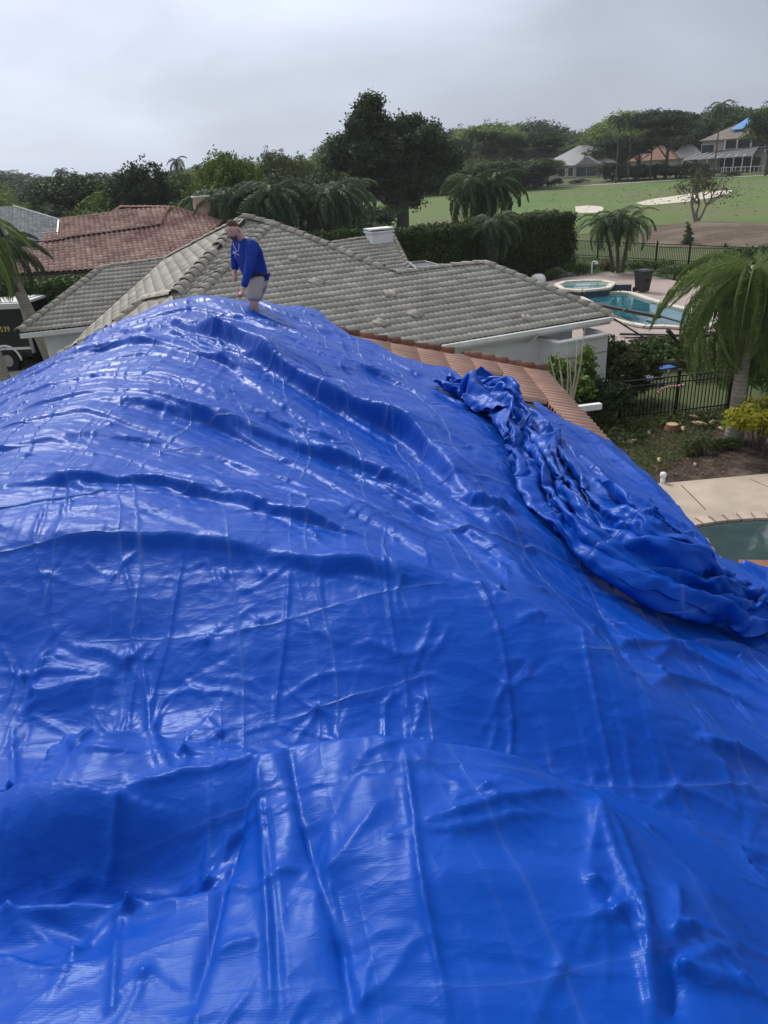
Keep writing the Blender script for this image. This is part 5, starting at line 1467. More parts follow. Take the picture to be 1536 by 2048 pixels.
# mulch mound with the bare tree
m = MB(); mp_ = gpx([(1290, 462), (1330, 450), (1400, 444), (1470, 446), (1560, 447), (1650, 455), (1650, 500), (1536, 499), (1400, 497), (1290, 494), (1270, 480)], smooth=1)
cen = sum(mp_, Vector()) / len(mp_)
vs = [(p.x, p.y, .05) for p in mp_] + [((p.x + cen.x) / 2, (p.y + cen.y) / 2, .5) for p in mp_] + [(cen.x, cen.y, .6)]; n = len(mp_)
m.add(vs, [(i, (i + 1) % n, n + (i + 1) % n, n + i) for i in range(n)] + [(n + i, n + (i + 1) % n, 2 * n) for i in range(n)], True)
tag(m.build('mulch_mound', M_MOUND), kind='structure')
# own garden on the right
sheet('garden_ground', gpx([(1130, 780), (1260, 840), (1460, 810), (1600, 850), (1600, 960), (1330, 980), (1250, 960), (1100, 860)]), M_ROUGH, .02)
sheet('mulch_bed', gpx([(1285, 955), (1330, 925), (1385, 912), (1420, 870), (1480, 850), (1640, 850), (1640, 955), (1536, 956), (1330, 974), (1295, 972)], smooth=1), M_MULCH, .04)
ddk = gpx([(1290, 976), (1330, 974), (1536, 955), (1750, 935), (2100, 1100), (2100, 1400), (1300, 1400), (1240, 1150)])
sheet('pool_deck', ddk, M_DECK, .10, skirt=.1)
m = MB(); a, b = G(1362, 970, .1), G(1412, 1020, .1); m.bar((a.x, a.y, .102), (b.x, b.y, .102), .02, .006)
a, b = G(1500, 958, .1), G(1560, 985, .1); m.bar((a.x, a.y, .102), (b.x, b.y, .102), .012, .006); tag(m.build('deck_joint', mat('dark_joint', (.08, .065, .05), rough=.95)), kind='structure')
# the pool beside the eave: an arc of coping bricks round teal water
pc = G(1452, 1040, .1)
ctr = Vector((pc.x + .25, pc.y - 3.25, 0)); RX, RY = 3.6, 3.15
pool = thing('swimming_pool', 'curved swimming pool with teal water and brick coping beside the nearest roof', 'pool', (ctr.x, ctr.y, .1))
m = MB(); n = 64
ring = [(RX * math.cos(2 * math.pi * k / n), RY * math.sin(2 * math.pi * k / n)) for k in range(n)]
m.add([(x, y, .013) for x, y in ring], [tuple(range(n))]); m.build('water', M_WATER, pool)
nb = 84; q = MB(); q.box((0, 0, .04), (.30, .235, .05)); bme = q.mesh('coping_brick'); bme.materials.append(M_COPING)
for k in range(nb):
    a = 2 * math.pi * (k + .5) / nb; x, y = (RX + .13) * math.cos(a), (RY + .13) * math.sin(a)
    if y < -.8: continue
    o = link('coping_brick', bme, None, pool, (x, y, .0)); o.rotation_euler = (0, 0, math.atan2(y * RX, x * RY)); o.scale = (1, .98, 1)
m = MB(); m.add([(x * 1.001, y * 1.001, .04) for x, y in ring] + [(x * .999, y * .999, -.3) for x, y in ring], [(k, (k + 1) % n, n + (k + 1) % n, n + k) for k in range(n)]); m.build('waterline_tile', mat('dark_pool_tile', (.05, .09, .09), (.03, .06, .065), .3, 6), pool)
# neighbour's patio, pool and spa
pat = gpx([(1065, 574), (1120, 560), (1205, 548), (1240, 546), (1290, 552), (1380, 572), (1520, 600), (1600, 640), (1540, 668), (1400, 668), (1260, 684), (1262, 700), (1150, 700), (1120, 650), (1100, 600)])
sheet('paver_patio', pat, M_PAVER, .10, skirt=.1)
PZ = .12
wpx = [(1150, 592), (1180, 590), (1240, 586), (1262, 588), (1300, 601), (1345, 614), (1420, 632), (1440, 646), (1400, 660), (1330, 655), (1290, 655), (1255, 648), (1225, 636), (1195, 615)]
w3 = [atz(x, y, PZ) for x, y in wpx]; o3 = w3[0].copy()
np_ = thing('neighbour_pool', 'turquoise swimming pool with cream coping in the pink paver patio', 'pool', tuple(o3))
m = MB(); m.poly([(p - o3) for p in w3][::-1]); m.build('water', M_WATER2, np_)
for a, b in zip(w3, w3[1:] + w3[:1]):
    m = MB(); m.bar(a - o3 + Vector((0, 0, .05)), b - o3 + Vector((0, 0, .05)), .32, .08); m.build('coping', M_CREAMCOP, np_)
M_BLUETILE = mat('blue_pool_tile', (.03, .05, .07), (.05, .08, .10), .3, 8)
m = MB(); a, b = atz(1120, 586, .1) - o3, atz(1262, 582, .1) - o3; m.bar(a + Vector((0, 0, .12)), b + Vector((0, 0, .12)), .15, .42); m.build('raised_wall', M_BLUETILE, np_)
sp = [(1113, 571), (1130, 565), (1165, 563), (1205, 563), (1226, 568), (1215, 578), (1165, 583), (1125, 580)]
s3 = [atz(x, y, .42) for x, y in sp]; so = s3[0].copy(); so.z = 0
spa = thing('spa', 'raised octagonal spa with cream rim at the far end of the patio pool', 'spa', tuple(so))
m = MB(); m.poly([p - so for p in s3][::-1]); m.build('water', mat('spa_water', (.13, .24, .23), (.2, .32, .3), .05, 1, spec=.5), spa)
for a, b in zip(s3, s3[1:] + s3[:1]):
    m = MB(); m.bar(a - so + Vector((0, 0, .03)), b - so + Vector((0, 0, .03)), .30, .10); m.build('coping', M_CREAMCOP, spa)
    m = MB(); A_, B_ = a - so, b - so; m.bar(Vector((A_.x, A_.y, .19)), Vector((B_.x, B_.y, .19)), .16, .38); m.build('spa_wall', M_BLUETILE, spa)
# driveway and street on the left
sheet('driveway', gpx([(-80, 700), (100, 680), (140, 720), (60, 820), (-200, 840)]), M_DRIVE, .03)
sheet('side_yard', gpx([(80, 700), (190, 690), (190, 800), (60, 800)]), M_MULCH, .05)

# ------------------------------------------------------------------ trees, palms, hedges
def H_at(base, px, py):
    """height of the point over the ground point base that shows at the pixel"""
    return aty(px, py, base.y).z
def W_at(base, px): return px / (FPX / math.hypot(base.x, base.y) )
def T(kind, bx, by, ty, wpx, label, mt=None, name='broadleaf_tree', group=None, cat='tree', dist=None, bark=None):
    b = G(bx, by) if dist is None else None
    if b is None:
        d = ray(bx, by); L = math.hypot(d.x, d.y); b = Vector((d.x / L * dist, d.y / L * dist, 0))
    h = H_at(b, bx, ty); w = W_at(b, wpx)
    return plant_tree(kind, b, max(1.0, h), w, label, cat, group, mt, name, bark=bark)

# the big dark tree in the middle
b = G(805, 462); hh = H_at(b, 760, 192); sc_ = math.hypot(b.x, b.y) / FPX
def bp(px, py, rx, ry): return ((px - 805) * sc_ * .95, 0, H_at(b, px, py), rx * sc_ * .88, rx * sc_ * .85, ry * sc_ * .95)
bt = thing('big_dark_tree', 'tallest dark broad tree with a narrow two-lobed top, behind the white chimney', 'tree', tuple(b))
rng = np.random.default_rng(8)
bl = [bp(755, 222, 26, 30), bp(740, 262, 32, 34), bp(775, 262, 24, 30), bp(815, 262, 26, 26), bp(850, 282, 30, 24), bp(700, 298, 32, 26), bp(760, 312, 60, 40), bp(830, 318, 55, 40), bp(880, 300, 30, 28), bp(690, 330, 34, 28),
      bp(800, 362, 62, 40), bp(858, 372, 40, 34), bp(740, 372, 38, 36), bp(812, 408, 38, 24), bp(840, 250, 16, 18), bp(872, 262, 15, 16), bp(905, 330, 22, 30)]
bl = [(x, y + rng.normal(0, 1.0), z, a, b_, c) for x, y, z, a, b_, c in bl]
P, Nn = blob_points(bl, 60000, rng, .30, .5, .5)
V, Q = leaves(P, Nn, .34, .6, .9, rng)
link('crown', leaf_mesh('crown', V, Q, rng), L_DARK, bt)
m = MB(); m.tube([(0, 0, -.2), (.2, 0, 2.5), (0, 0, 5), (-2, 0, 9), (-3, 0, hh * .8)], [.75, .6, .5, .3, .1], 9)
for l in bl[:13]: m.tube([(0, 0, 3.2), (l[0] * .5, l[1] * .5, l[2] * .62), (l[0], l[1], l[2])], [.3, .18, .05], 6)
m.build('trunk', M_BARK, bt)

# hedges
hg = [G(620, 560), G(900, 560), G(1153, 511)]
tp = [atz(612, 470, 3.0), atz(770, 452, 3.1), atz(900, 440, 3.2), atz(1150, 412, 3.2)]
line = [Vector((p.x, p.y, 0)) for p in (atz(560, 484, 3.0), atz(770, 474, 3.1), atz(905, 462, 3.2), atz(1153, 428, 3.3))]
hedge('tall_hedge', 'long tall clipped dark green hedge running behind the grey roofed house', line, 3.3, 2.6, .16, 62000, uneven=.16)
l2 = [Vector((*(ray(px, 600).xy.normalized() * D), 0)) for px, D in ((-120, 37.6), (60, 36.2), (200, 35.0), (335, 34.0), (420, 33.5))]
hedge('garden_hedge', 'thick green hedge between the pink roof and the grey roof wing', l2, 3.15, 1.2, .15, 38000, seed=9)
l3 = [G(1500, 850), G(1600, 800)]
r1 = [Vector((11.2, 17.2, 0)), Vector((12.2, 26, 0))]
hedge('dark_hedge', 'dark tall hedge behind the leaning palm trunk at the right edge', r1[::-1], 3.6, 1.5, .13, 16000, seed=12)

# golf-course pines and others in front of the far houses
PG_ = 'umbrella pines along the golf path'
for i, (bx, by, ty, w, lb) in enumerate((
    (1330, 358, 212, 150, 'tallest umbrella pine with pale trunk, before the orange roof'), (1238, 362, 262, 100, 'umbrella pine between the white house and the tall pine'),
    (1095, 372, 258, 78, 'round-topped umbrella pine in front of the white sloping roof'), (1031, 376, 262, 66, 'slim umbrella pine left of the white sloping roof'),
    (986, 380, 255, 74, 'dense umbrella pine just right of the big dark tree'), (1530, 352, 212, 90, 'wide umbrella pine at the right edge before the two-storey house'),
    (1275, 360, 272, 80, 'leaning umbrella pine beside the dark screen of shrubs'), (920, 384, 268, 60, 'thin umbrella pine partly behind the big dark tree'))):
    T('pine' + 'AB'[i % 2], bx, by, ty, w, lb, name='umbrella_pine', group=PG_)
DG = 'dark trees of the far wood'
k = 0
for bx, by, ty, w, kd, mt, lb in (
    (300, 424, 314, 120, 'round', L_DARK, 'dark dense tree behind the tan chimney, left of the yellow-green tree'), (455, 400, 308, 100, 'round', L_LIGHT, 'yellow-green tree left of the round grey-green tree'),
    (560, 378, 293, 85, 'round', L_OLIVE, 'round grey-green tree standing above the far houses'), (20, 420, 342, 110, 'round', L_DARK, 'dark tree behind the slate roof at the left edge'),
    (110, 430, 356, 110, 'wide', L_MID, 'low wide tree behind the slate roof'), (190, 430, 350, 130, 'round', L_DARK, 'dark tree behind the pink roof ridge, nearer the left edge'),
    (285, 425, 364, 120, 'wide', L_OLIVE, 'olive tree just behind the pink ridge'), (370, 425, 350, 90, 'round', L_MID, 'green tree right behind the tan chimney'),
    (60, 425, 350, 90, 'wide', L_DARK, 'dark spreading tree left of the small far palms'), (240, 428, 345, 80, 'wide', L_MID, 'green spreading tree left of the dark dense tree'),
    (640, 390, 338, 70, 'round', L_OLIVE, 'low grey tree at the left foot of the big dark tree'), (505, 392, 335, 70, 'round', L_DARK, 'dark low tree between yellow-green and grey-green trees'),
    (610, 378, 335, 60, 'wide', L_DARK, 'dark wide tree beside the far pale roofs'), (1440, 340, 222, 110, 'round', L_MID, 'tall green tree behind the two-storey house'),
    (1380, 342, 236, 100, 'round', L_DARK, 'dark tree left of the two-storey house roof'), (1210, 350, 300, 70, 'wide', L_DARK, 'dark tree right of the white house wall'),
    (1020, 350, 256, 110, 'wide', L_DARK, 'dark far tree behind the slim umbrella pine'), (1150, 345, 272, 90, 'wide', L_MID, 'far green tree above the white sloping roof'),
    (1536, 350, 205, 120, 'round', L_MID, 'tall green tree cut by the right picture edge'), (1290, 345, 240, 100, 'round', L_MID, 'green tree behind the tallest umbrella pine'),
    (945, 372, 280, 80, 'wide', L_MID, 'green tree between the big dark tree and the dense umbrella pine')):
    T(kd + 'AB'[k % 2], bx, by, ty, w * (1.25 if bx < 700 else 1), lb, mt, dist={300: 78, 455: 74, 560: 105, 370: 84, 190: 90}.get(bx)); k += 1
# row of dark shrubs under the pines
for i, (bx, by, ty, w) in enumerate(((1225, 362, 314, 75), (1270, 360, 318, 85), (1310, 358, 320, 75), (1352, 357, 314, 75), (1390, 356, 322, 50))):
    T('bush' + 'AB'[i % 2], bx, by, ty, w, ('dark shrub under the pines right of the white house', 'dark shrub beneath the orange roof', 'dark shrub at the foot of the tallest pine', 'dark shrub right of the tallest pine', 'small dark shrub at the screened porch corner')[i], L_DARK, 'dark_shrub', 'dark shrubs below the pines', 'shrub')
for i, (bx, by, ty, w) in enumerate(((1110, 372, 352, 30), (1082, 374, 350, 24), (1040, 378, 355, 26), (1160, 366, 357, 40), (1420, 352, 340, 30), (1460, 352, 340, 34), (1075, 372, 356, 20))):
    T('bush' + 'AB'[i % 2], bx, by, ty, w, ('small shrub before the white house windows', 'small round shrub left of the white house', 'low shrub by the cart path', 'wide low shrub on the white house lawn', 'low shrub before the pool screen', 'low shrub right of the pool screen', 'tiny shrub beside the cart path')[i], L_OLIVE, 'low_shrub', 'low shrubs along the cart path', 'shrub')

# far wood that closes the horizon
rng = np.random.default_rng(77)
def wood_nodes(kinds, mt):
    ng = bpy.data.node_groups.new('wood', 'GeometryNodeTree')
    ng.interface.new_socket('Geometry', in_out='INPUT', socket_type='NodeSocketGeometry')
    ng.interface.new_socket('Geometry', in_out='OUTPUT', socket_type='NodeSocketGeometry')
    N, L = ng.nodes, ng.links
    gi, go = N.new('NodeGroupInput'), N.new('NodeGroupOutput'); jn = N.new('GeometryNodeJoinGeometry')
    sc = N.new('GeometryNodeInputNamedAttribute'); sc.data_type = 'FLOAT_VECTOR'; sc.inputs['Name'].default_value = 'size'
    wh = N.new('GeometryNodeInputNamedAttribute'); wh.data_type = 'INT'; wh.inputs['Name'].default_value = 'which'
    rz = N.new('GeometryNodeInputNamedAttribute'); rz.data_type = 'FLOAT_VECTOR'; rz.inputs['Name'].default_value = 'turn'
    for i, k in enumerate(kinds):
        src = next(o for o in bpy.data.objects if o.name.startswith('crown') and o.data.name.startswith('crown') and o.data == _protos.get(_protos[k][0].name + k_mat[k].name))
        oi = N.new('GeometryNodeObjectInfo'); oi.inputs['Object'].default_value = src; oi.inputs['As Instance'].default_value = True
        cp = N.new('FunctionNodeCompare'); cp.data_type = 'INT'; cp.operation = 'EQUAL'; L.new(wh.outputs['Attribute'], cp.inputs[2]); cp.inputs[3].default_value = i
        ip = N.new('GeometryNodeInstanceOnPoints'); L.new(gi.outputs[0], ip.inputs['Points']); L.new(cp.outputs[0], ip.inputs['Selection'])
        L.new(oi.outputs['Geometry'], ip.inputs['Instance']); L.new(sc.outputs['Attribute'], ip.inputs['Scale']); L.new(rz.outputs['Attribute'], ip.inputs['Rotation'])
        L.new(ip.outputs[0], jn.inputs[0])
    L.new(jn.outputs[0], go.inputs[0])
    return ng
def wood(name, label, pts, dmin, dmax, n_tree, kinds, hh, spread=.6):
    co, sz, wh, tn = [], [], [], []
    for i in range(n_tree):
        px = rng.uniform(*pts); d = ray(px, 350); L = math.hypot(d.x, d.y); D = dmin + (dmax - dmin) * rng.random() ** 1.3
        if px < 170 and D < 105: continue
        h = rng.uniform(*hh) * (D / dmin) ** .15; w = h * rng.uniform(.9, 1.5) * spread / .6
        co.append((d.x / L * D, d.y / L * D, -h * .12)); sz.append((w, w, h)); wh.append(int(rng.integers(len(kinds)))); tn.append((0, 0, rng.uniform(0, 6.28)))
    me = bpy.data.meshes.new(name); me.from_pydata(co, [], [])
    for nm, ty, dat in (('size', 'FLOAT_VECTOR', sz), ('turn', 'FLOAT_VECTOR', tn)): me.attributes.new(nm, ty, 'POINT').data.foreach_set('vector', np.array(dat, dtype=np.float32).ravel())
    me.attributes.new('which', 'INT', 'POINT').data.foreach_set('value', np.array(wh, dtype=np.int32))
    o = link(name, me); md = o.modifiers.new('wood', 'NODES'); md.node_group = wood_nodes(kinds, None)
    tag(o, label, 'woods', kind='stuff')
k_mat = {'roundA': L_DARK, 'roundB': L_OLIVE, 'wideA': L_LIGHT, 'wideB': L_MID, 'pineA': L_PINE, 'pineB': L_PINE, 'bushA': L_OLIVE, 'bushB': L_DARK}
_used = {}
for o in bpy.data.objects:
    if o.name.startswith('crown'): _used[o.data.name] = o
for k in list(k_mat):
    for mt_ in (k_mat[k], L_LIGHT, L_DARK, L_MID, L_OLIVE):
        if _protos.get(_protos[k][0].name + mt_.name) is not None if k in _protos else False: k_mat[k] = mt_; break
wood('far_woods', 'far wood closing the horizon on the left', (-300, 780), 165, 420, 190, ('roundA', 'roundB', 'wideB'), (5.5, 10), .75)
wood('far_woods', 'far grey-green wood behind the golf houses', (680, 2000), 262, 480, 200, ('roundA', 'roundB', 'wideB'), (10, 19), .7)
wood('middle_woods', 'mixed low trees between the pink roof and the far wood', (-200, 660), 72, 150, 90, ('roundA', 'roundB', 'wideB', 'wideA', 'bushB'), (3.0, 7.6), .62)
wood('belt_of_trees', 'dense low tree belt behind the pines left of the white house', (850, 1075), 165, 200, 30, ('bushB', 'roundA', 'wideB'), (5, 9), .8)
wood('belt_of_trees', 'dense tree belt filling behind the orange roofed house', (1235, 1420), 215, 245, 34, ('bushB', 'roundA', 'roundB'), (8, 14), .7)
wood('middle_woods', 'dark undergrowth beneath the trees behind the palms', (340, 720), 64, 90, 40, ('bushB', 'bushB', 'roundA'), (2.6, 4.6), .9)

# palms
near = G(1466, 888)
topz = H_at(near + Vector((.2, .4, 0)), 1495, 605)
plant_palm(near, topz, 2.4, 'large leaning queen palm with drooping fronds and grey ringed trunk, right side', 36, FR_QUEEN, L_PALM, M_PALMBARK, .21, (.25, .7), r'', False, 'queen_palm', True, .46, 3, .98)
bpy.data.objects['queen_palm'].pop('group', None)
c0 = G(1233, 548)
cp = None
for i, (bx, by, tx, ty, lb) in enumerate(((1226, 548, 1208, 447, 'left coconut palm of the clump by the patio pool'), (1236, 549, 1232, 440, 'middle coconut palm of the clump by the patio pool'), (1244, 548, 1262, 442, 'right coconut palm of the clump by the patio pool'))):
    b = G(bx, by); z = H_at(b, tx, ty); tp_ = aty(tx, ty, b.y)
    plant_palm(b, z, 1.5, lb, 20, FR_COCO, L_COCO, M_BARK, .11, (tp_.x - b.x, 0), 'coconut palms beside the patio', True, 'coconut_palm', seed=20 + i, low=.36, frond_scale=.70)
for i, (bx, by, tx, ty, R_, lb, mt) in enumerate((
    (950, 470, 950, 372, 2.5, 'left of the two bushy palms behind the tall hedge', L_COCO), (990, 470, 992, 368, 2.4, 'right of the two bushy palms behind the tall hedge', L_COCO),
    (665, 500, 668, 398, 2.3, 'drooping palm in front of the big dark tree, above the grey ridge', L_PALMG), (560, 500, 552, 395, 2.5, 'broad dark drooping palm above the grey roof apex', L_PALMG),
    (470, 500, 480, 398, 2.0, 'dark drooping palm right of the tan chimney', L_PALMG), (700, 490, 712, 388, 2.2, 'half hidden palm at the trunk of the big dark tree', L_PALMG),
    (985, 540, 990, 452, 1.6, 'thin pale-trunked palm standing before the tall hedge', L_PALMG), (430, 470, 440, 402, 1.8, 'dark palm directly behind the tan chimney', L_PALMG))):
    b = G(bx, by) if i < 2 else None
    if b is None:
        d = ray(bx, by); L = math.hypot(d.x, d.y); D = (0, 0, 50, 50, 52, 58, 46, 56)[i]; b = Vector((d.x / L * D, d.y / L * D, 0))
    else:
        D = 66; d = ray(bx, by); L = math.hypot(d.x, d.y); b = Vector((d.x / L * D, d.y / L * D, 0))
    z = H_at(b, tx, ty)
    plant_palm(b, z, R_, lb, 34, FR_FAR, mt, M_PALMBARK2, .16, (0, 0), None, True, seed=40 + i, low=.38, name='drooping_palm')
# tall thin palms on the skyline
g_ = 'small palms on the far skyline'
for i, (px, ty, D, R_, lb) in enumerate(((122, 343, 150, 1.5, 'leftmost and largest of the far skyline palms'), (148, 349, 190, 1.2, 'far skyline palm just right of the leftmost one'), (185, 352, 190, 1.1, 'far palm above the slate and pink roofs'),
      (232, 347, 220, 1.3, 'far palm above the middle of the pink roof'), (357, 322, 120, 1.3, 'palm crown rising right of the dark dense tree'), (398, 332, 160, 1.1, 'far palm straight above the tan chimney'), (418, 326, 170, 1.2, 'far palm left of the yellow-green tree'),
      (453, 314, 140, 1.2, 'palm tip showing over the yellow-green tree'), (606, 312, 230, 1.4, 'small round palm right of the round grey-green tree'), (634, 314, 240, 1.4, 'small round palm nearest the big dark tree'), (945, 264, 150, 1.8, 'far palm just right of the big dark tree'),
      (1232, 237, 170, 2.0, 'left palm of the pair above the orange roof'), (1256, 237, 172, 1.9, 'right palm of the pair above the orange roof'), (1300, 224, 175, 1.6, 'far palm beside the tallest umbrella pine'), (1427, 212, 185, 2.2, 'tall far palm behind the two-storey house'),
      (1000, 266, 190, 1.4, 'far palm above the dense umbrella pine'), (208, 354, 200, 1.0, 'tiny far palm above the left end of the pink ridge'))):
    d = ray(px, 350); L = math.hypot(d.x, d.y); b = Vector((d.x / L * D, d.y / L * D, 0)); z = H_at(b, px, ty)
    plant_palm(b, z, R_, lb, 16, FR_FAR, L_DARK, M_PALMBARK2, .16, (0, 0), g_, True, seed=70 + i, low=.35, name='skyline_palm')
# left palms over the driveway
b = Vector((*(ray(75, 600).xy.normalized() * 31), 0))
tp_ = aty(12, 530, b.y); z = tp_.z
plant_palm(b, z, 2.6, 'palm with long drooping fronds at the left edge, beside the hedge', 24, FR_QUEEN, L_PALMG, M_PALMBARK, .27, (tp_.x - b.x, 0), None, False, 'edge_palm', True, .60, 5, .66)
b2 = Vector((*(ray(30, 800).xy.normalized() * 25.5), 0))
tp_ = aty(-90, 500, b2.y)
plant_palm(b2, tp_.z, 2.6, 'second palm at the left edge, its leaning trunk low in front of the driveway', 18, FR_QUEEN, L_PALM, M_PALMBARK, .19, (tp_.x - b2.x, 0), None, False, 'edge_palm', True, .30, 6, .95)

# bare tree on the mound
b = G(1392, 450); b.z = .4; t = thing('bare_tree', 'small nearly bare tree with grey forked trunk on the brown mound', 'tree', tuple(b))
rng = np.random.default_rng(4); m = MB(); s_ = math.hypot(b.x, b.y) / FPX
tips = []
def grow(p, d, L, r, dep):
    q = p + d * L; m.tube([p, p.lerp(q, .5) + Vector(rng.normal(0, L * .06, 3)), q], [r, r * .8, r * .6], 5, cap=False)
    if dep == 0: tips.append(q); return
    for _ in range(3 if dep > 1 else 4):
        e = (d + Vector(rng.normal(0, .55, 3)) + Vector((0, 0, .12))).normalized()
        grow(q, e, L * rng.uniform(.6, .85), r * .6, dep - 1)
for dx in (-.35, .05, .45): grow(Vector((dx * .3, 0, -.1)), Vector((dx, 0, 1)).normalized(), 28 * s_, .16, 4)
m.build('trunk', mat('pale_grey_bark', (.30, .27, .23), (.2, .18, .15), .9, 6), t)
P = np.array([list(q) for q in tips]); P = np.repeat(P, 4, 0) + rng.normal(0, .3, (len(P) * 4, 3))
V, Q = leaves(P, np.tile([0, 0, 1.], (len(P), 1)), .2, .6, 1, rng); link('foliage', leaf_mesh('foliage', V, Q, rng), L_OLIVE, t)
T('coneA', 1374, 492, 444, 46, 'small conical shrub below the bare tree on the mound', L_SAGE, 'conical_shrub', cat='shrub')

# low planting round the patio
for i, (bx, by, sx, sy, sz, lb, mt, lf) in enumerate((
    (1100, 562, 2.0, 1.0, .75, 'low clipped shrub at the near-left end of the patio', L_HEDGE, .09), (1160, 552, 2.2, 1.0, .75, 'low clipped shrub behind the spa', L_HEDGE, .09),
    (1290, 552, 3.6, 1.2, .9, 'longer low hedge right of the coconut palms', L_HEDGE, .09), (1215, 540, 1.0, .8, .6, 'sparse dry plants between the shrubs at the palms', L_DRY, .1),
    (1345, 560, 1.6, 1.0, .8, 'low shrub behind the black bin', L_MID, .09))):
    shrub(lb, G(bx, by), (sx, sy, sz), 1800, lf, mt, 30 + i, clump=.08)
# bushes by the white wall
def S_(label, px, py, D, size, n, lf, mt, seed, **k):
    d = ray(px, py); L = math.hypot(d.x, d.y); return shrub(label, Vector((d.x / L * D, d.y / L * D, 0)), size, n, lf, mt, seed, **k)
def SP(label, px, D, top, w, n, lf, mt, seed, **k):
    d = ray(px, 700); L = math.hypot(d.x, d.y); b = Vector((d.x / L * D, d.y / L * D, 0)); h = H_at(b, px, top)
    return shrub(label, b, (w / FPX * D * 1.35, w / FPX * D, h), n, lf, mt, seed, **k)
SP('large bush with a few reddish leaves by the white service wall', 1222, 22.8, 668, 130, 10000, .13, L_RED, 51, name='large_bush')
SP('bright green leafy bush touching the corner of the white wall', 1140, 20.0, 705, 76, 4400, .16, L_LEAFY, 52, name='leafy_bush')
SP('tall leafy shoot of the bush before the white wall', 1168, 20.3, 652, 38, 1300, .15, L_LEAFY, 57, name='leafy_bush')
SP('broad green bush between the reddish bush and the lawn', 1300, 27.0, 680, 100, 7000, .13, L_MID, 53, name='large_bush')
SP('dark low bush at the foot of the reddish bush', 1205, 20.5, 752, 100, 4500, .11, L_DARK, 54, name='low_bush')
SP('dark bush left of the fence end in the corner', 1255, 22.5, 745, 60, 3500, .11, L_DARK, 55, name='low_bush')
# pale bare branches in front of the bush
b = Vector((*(ray(1132, 840).xy.normalized() * 17.6), 0)); t = thing('bare_shrub', 'leafless shrub of pale forked stems in front of the leafy bush', 'shrub', tuple(b)); m = MB()
for tx, ty, kx in ((1100, 715, -.3), (1115, 700, 0), (1133, 690, 0), (1155, 680, .1), (1170, 655, .2), (1140, 720, .2), (1120, 740, -.2)):
    e = aty(tx, ty, b.y) - b; k1 = Vector((e.x * .25 + kx * .1, 0, e.z * .4)); m.tube([(0, 0, .3), k1, k1.lerp(e, .55) + Vector((.05, 0, 0)), e], [.032, .026, .018, .008], 6)
m.build('stems', mat('pale_stems', (.42, .36, .30), (.3, .26, .2), .9, 6), t)
# yellow croton by the deck
cb_ = G(1512, 905)
shrub('yellow-leaved croton bush at the right edge beside the palm', cb_, (1.9, 1.4, 1.45), 3600, .17, L_CROTON, 61, name='croton_bush', aspect=.42, clump=.07, jit=.55)
shrub('grey-green spiky ground plant at the foot of the large palm', G(1395, 912), (.9, .5, .38), 900, .12, L_OLIVE, 62, name='ground_plant', aspect=.2)
shrub('small green ground plant between palm and deck', G(1440, 900), (.9, .5, .35), 900, .10, L_MID, 63, name='ground_plant', aspect=.3)
S_('dark clipped bush by the driveway below the grey wing roof', 92, 735, 27.0, (2.2, 1.6, 1.5), 6000, .09, L_MID, 64, name='round_bush')
S_('low dark bush beside the driveway, nearest the tarpaulin', 66, 752, 25.0, (1.2, 1.2, .9), 3000, .08, L_DARK, 65, name='round_bush')
BL_ = ('beside the white gutter end', 'on the open grass below the fence corner', 'at the left end of the black fence', 'on the dark grass by the terracotta eave', 'just below the left fence post', 'under the leafy bush', 'near the trunk of the large palm', 'close to the middle fence post')
for i, (px, py) in enumerate(((1208, 812), (1240, 880), (1290, 820), (1215, 850), (1270, 868), (1185, 820), (1410, 845), (1340, 845))):
    b = G(px, py); rng = np.random.default_rng(90 + i)
    t = thing('fallen_branch', 'fallen green branch lying ' + BL_[i], 'branch', tuple(b), rng.uniform(0, 6), 'fallen green branches by the fence')
    m = MB(); m.tube([(-.6, 0, .06), (0, .1, .14), (.6, 0, .08)], [.02, .018, .008], 5); m.build('stem', M_BARK, t)
    P = np.stack([rng.uniform(-.6, .7, 260), rng.normal(0, .22, 260), np.abs(rng.normal(.08, .07, 260))], -1); V, Q = leaves(P, np.tile([0, 0, 1.], (260, 1)), .13, .4, .8, rng); link('foliage', leaf_mesh('foliage', V, Q, rng), (L_MID, L_PALM)[i % 2], t)
# litter on grass and mulch
def scatter(name, label, poly, n, size, mt, z=.05, aspect=.5, cat='leaf litter', seed=5, jit=.35):
    rng = np.random.default_rng(seed); pl = [(p.x, p.y) for p in poly]
    x0, x1 = min(p[0] for p in pl), max(p[0] for p in pl); y0, y1 = min(p[1] for p in pl), max(p[1] for p in pl)
    x = rng.uniform(x0, x1, n * 3); y = rng.uniform(y0, y1, n * 3); k = inpoly(x, y, pl); x, y = x[k][:n], y[k][:n]
    P = np.stack([x, y, np.full(len(x), z) + rng.random(len(x)) * .03], -1)
    V, Q = leaves(P, np.tile([0, 0, 1.], (len(P), 1)), size, aspect, jit, rng)
    tag(link(name, leaf_mesh(name, V, Q, rng), mt), label, cat, kind='stuff')
scatter('grass_blades', 'rough grass of the garden by the fence', gpx([(1130, 790), (1260, 850), (1460, 815), (1420, 900), (1300, 960), (1230, 930)]), 12000, .10, L_OLIVE, .04, .14, 'grass', 6, 1.0)
scatter('leaf_litter', 'dry leaves and chips strewn on grass and mulch', gpx([(1180, 810), (1260, 850), (1536, 850), (1536, 950), (1330, 970), (1240, 920)]), 900, .075, L_DRY, .06, .5, 'leaf litter', 7)
scatter('leaf_litter', 'bits of debris strewn over the fairway', gpx([(1045, 385), (1536, 362), (1536, 445), (1160, 440)]), 500, .5, L_DRY, .08, .4, 'leaf litter', 8, .2)
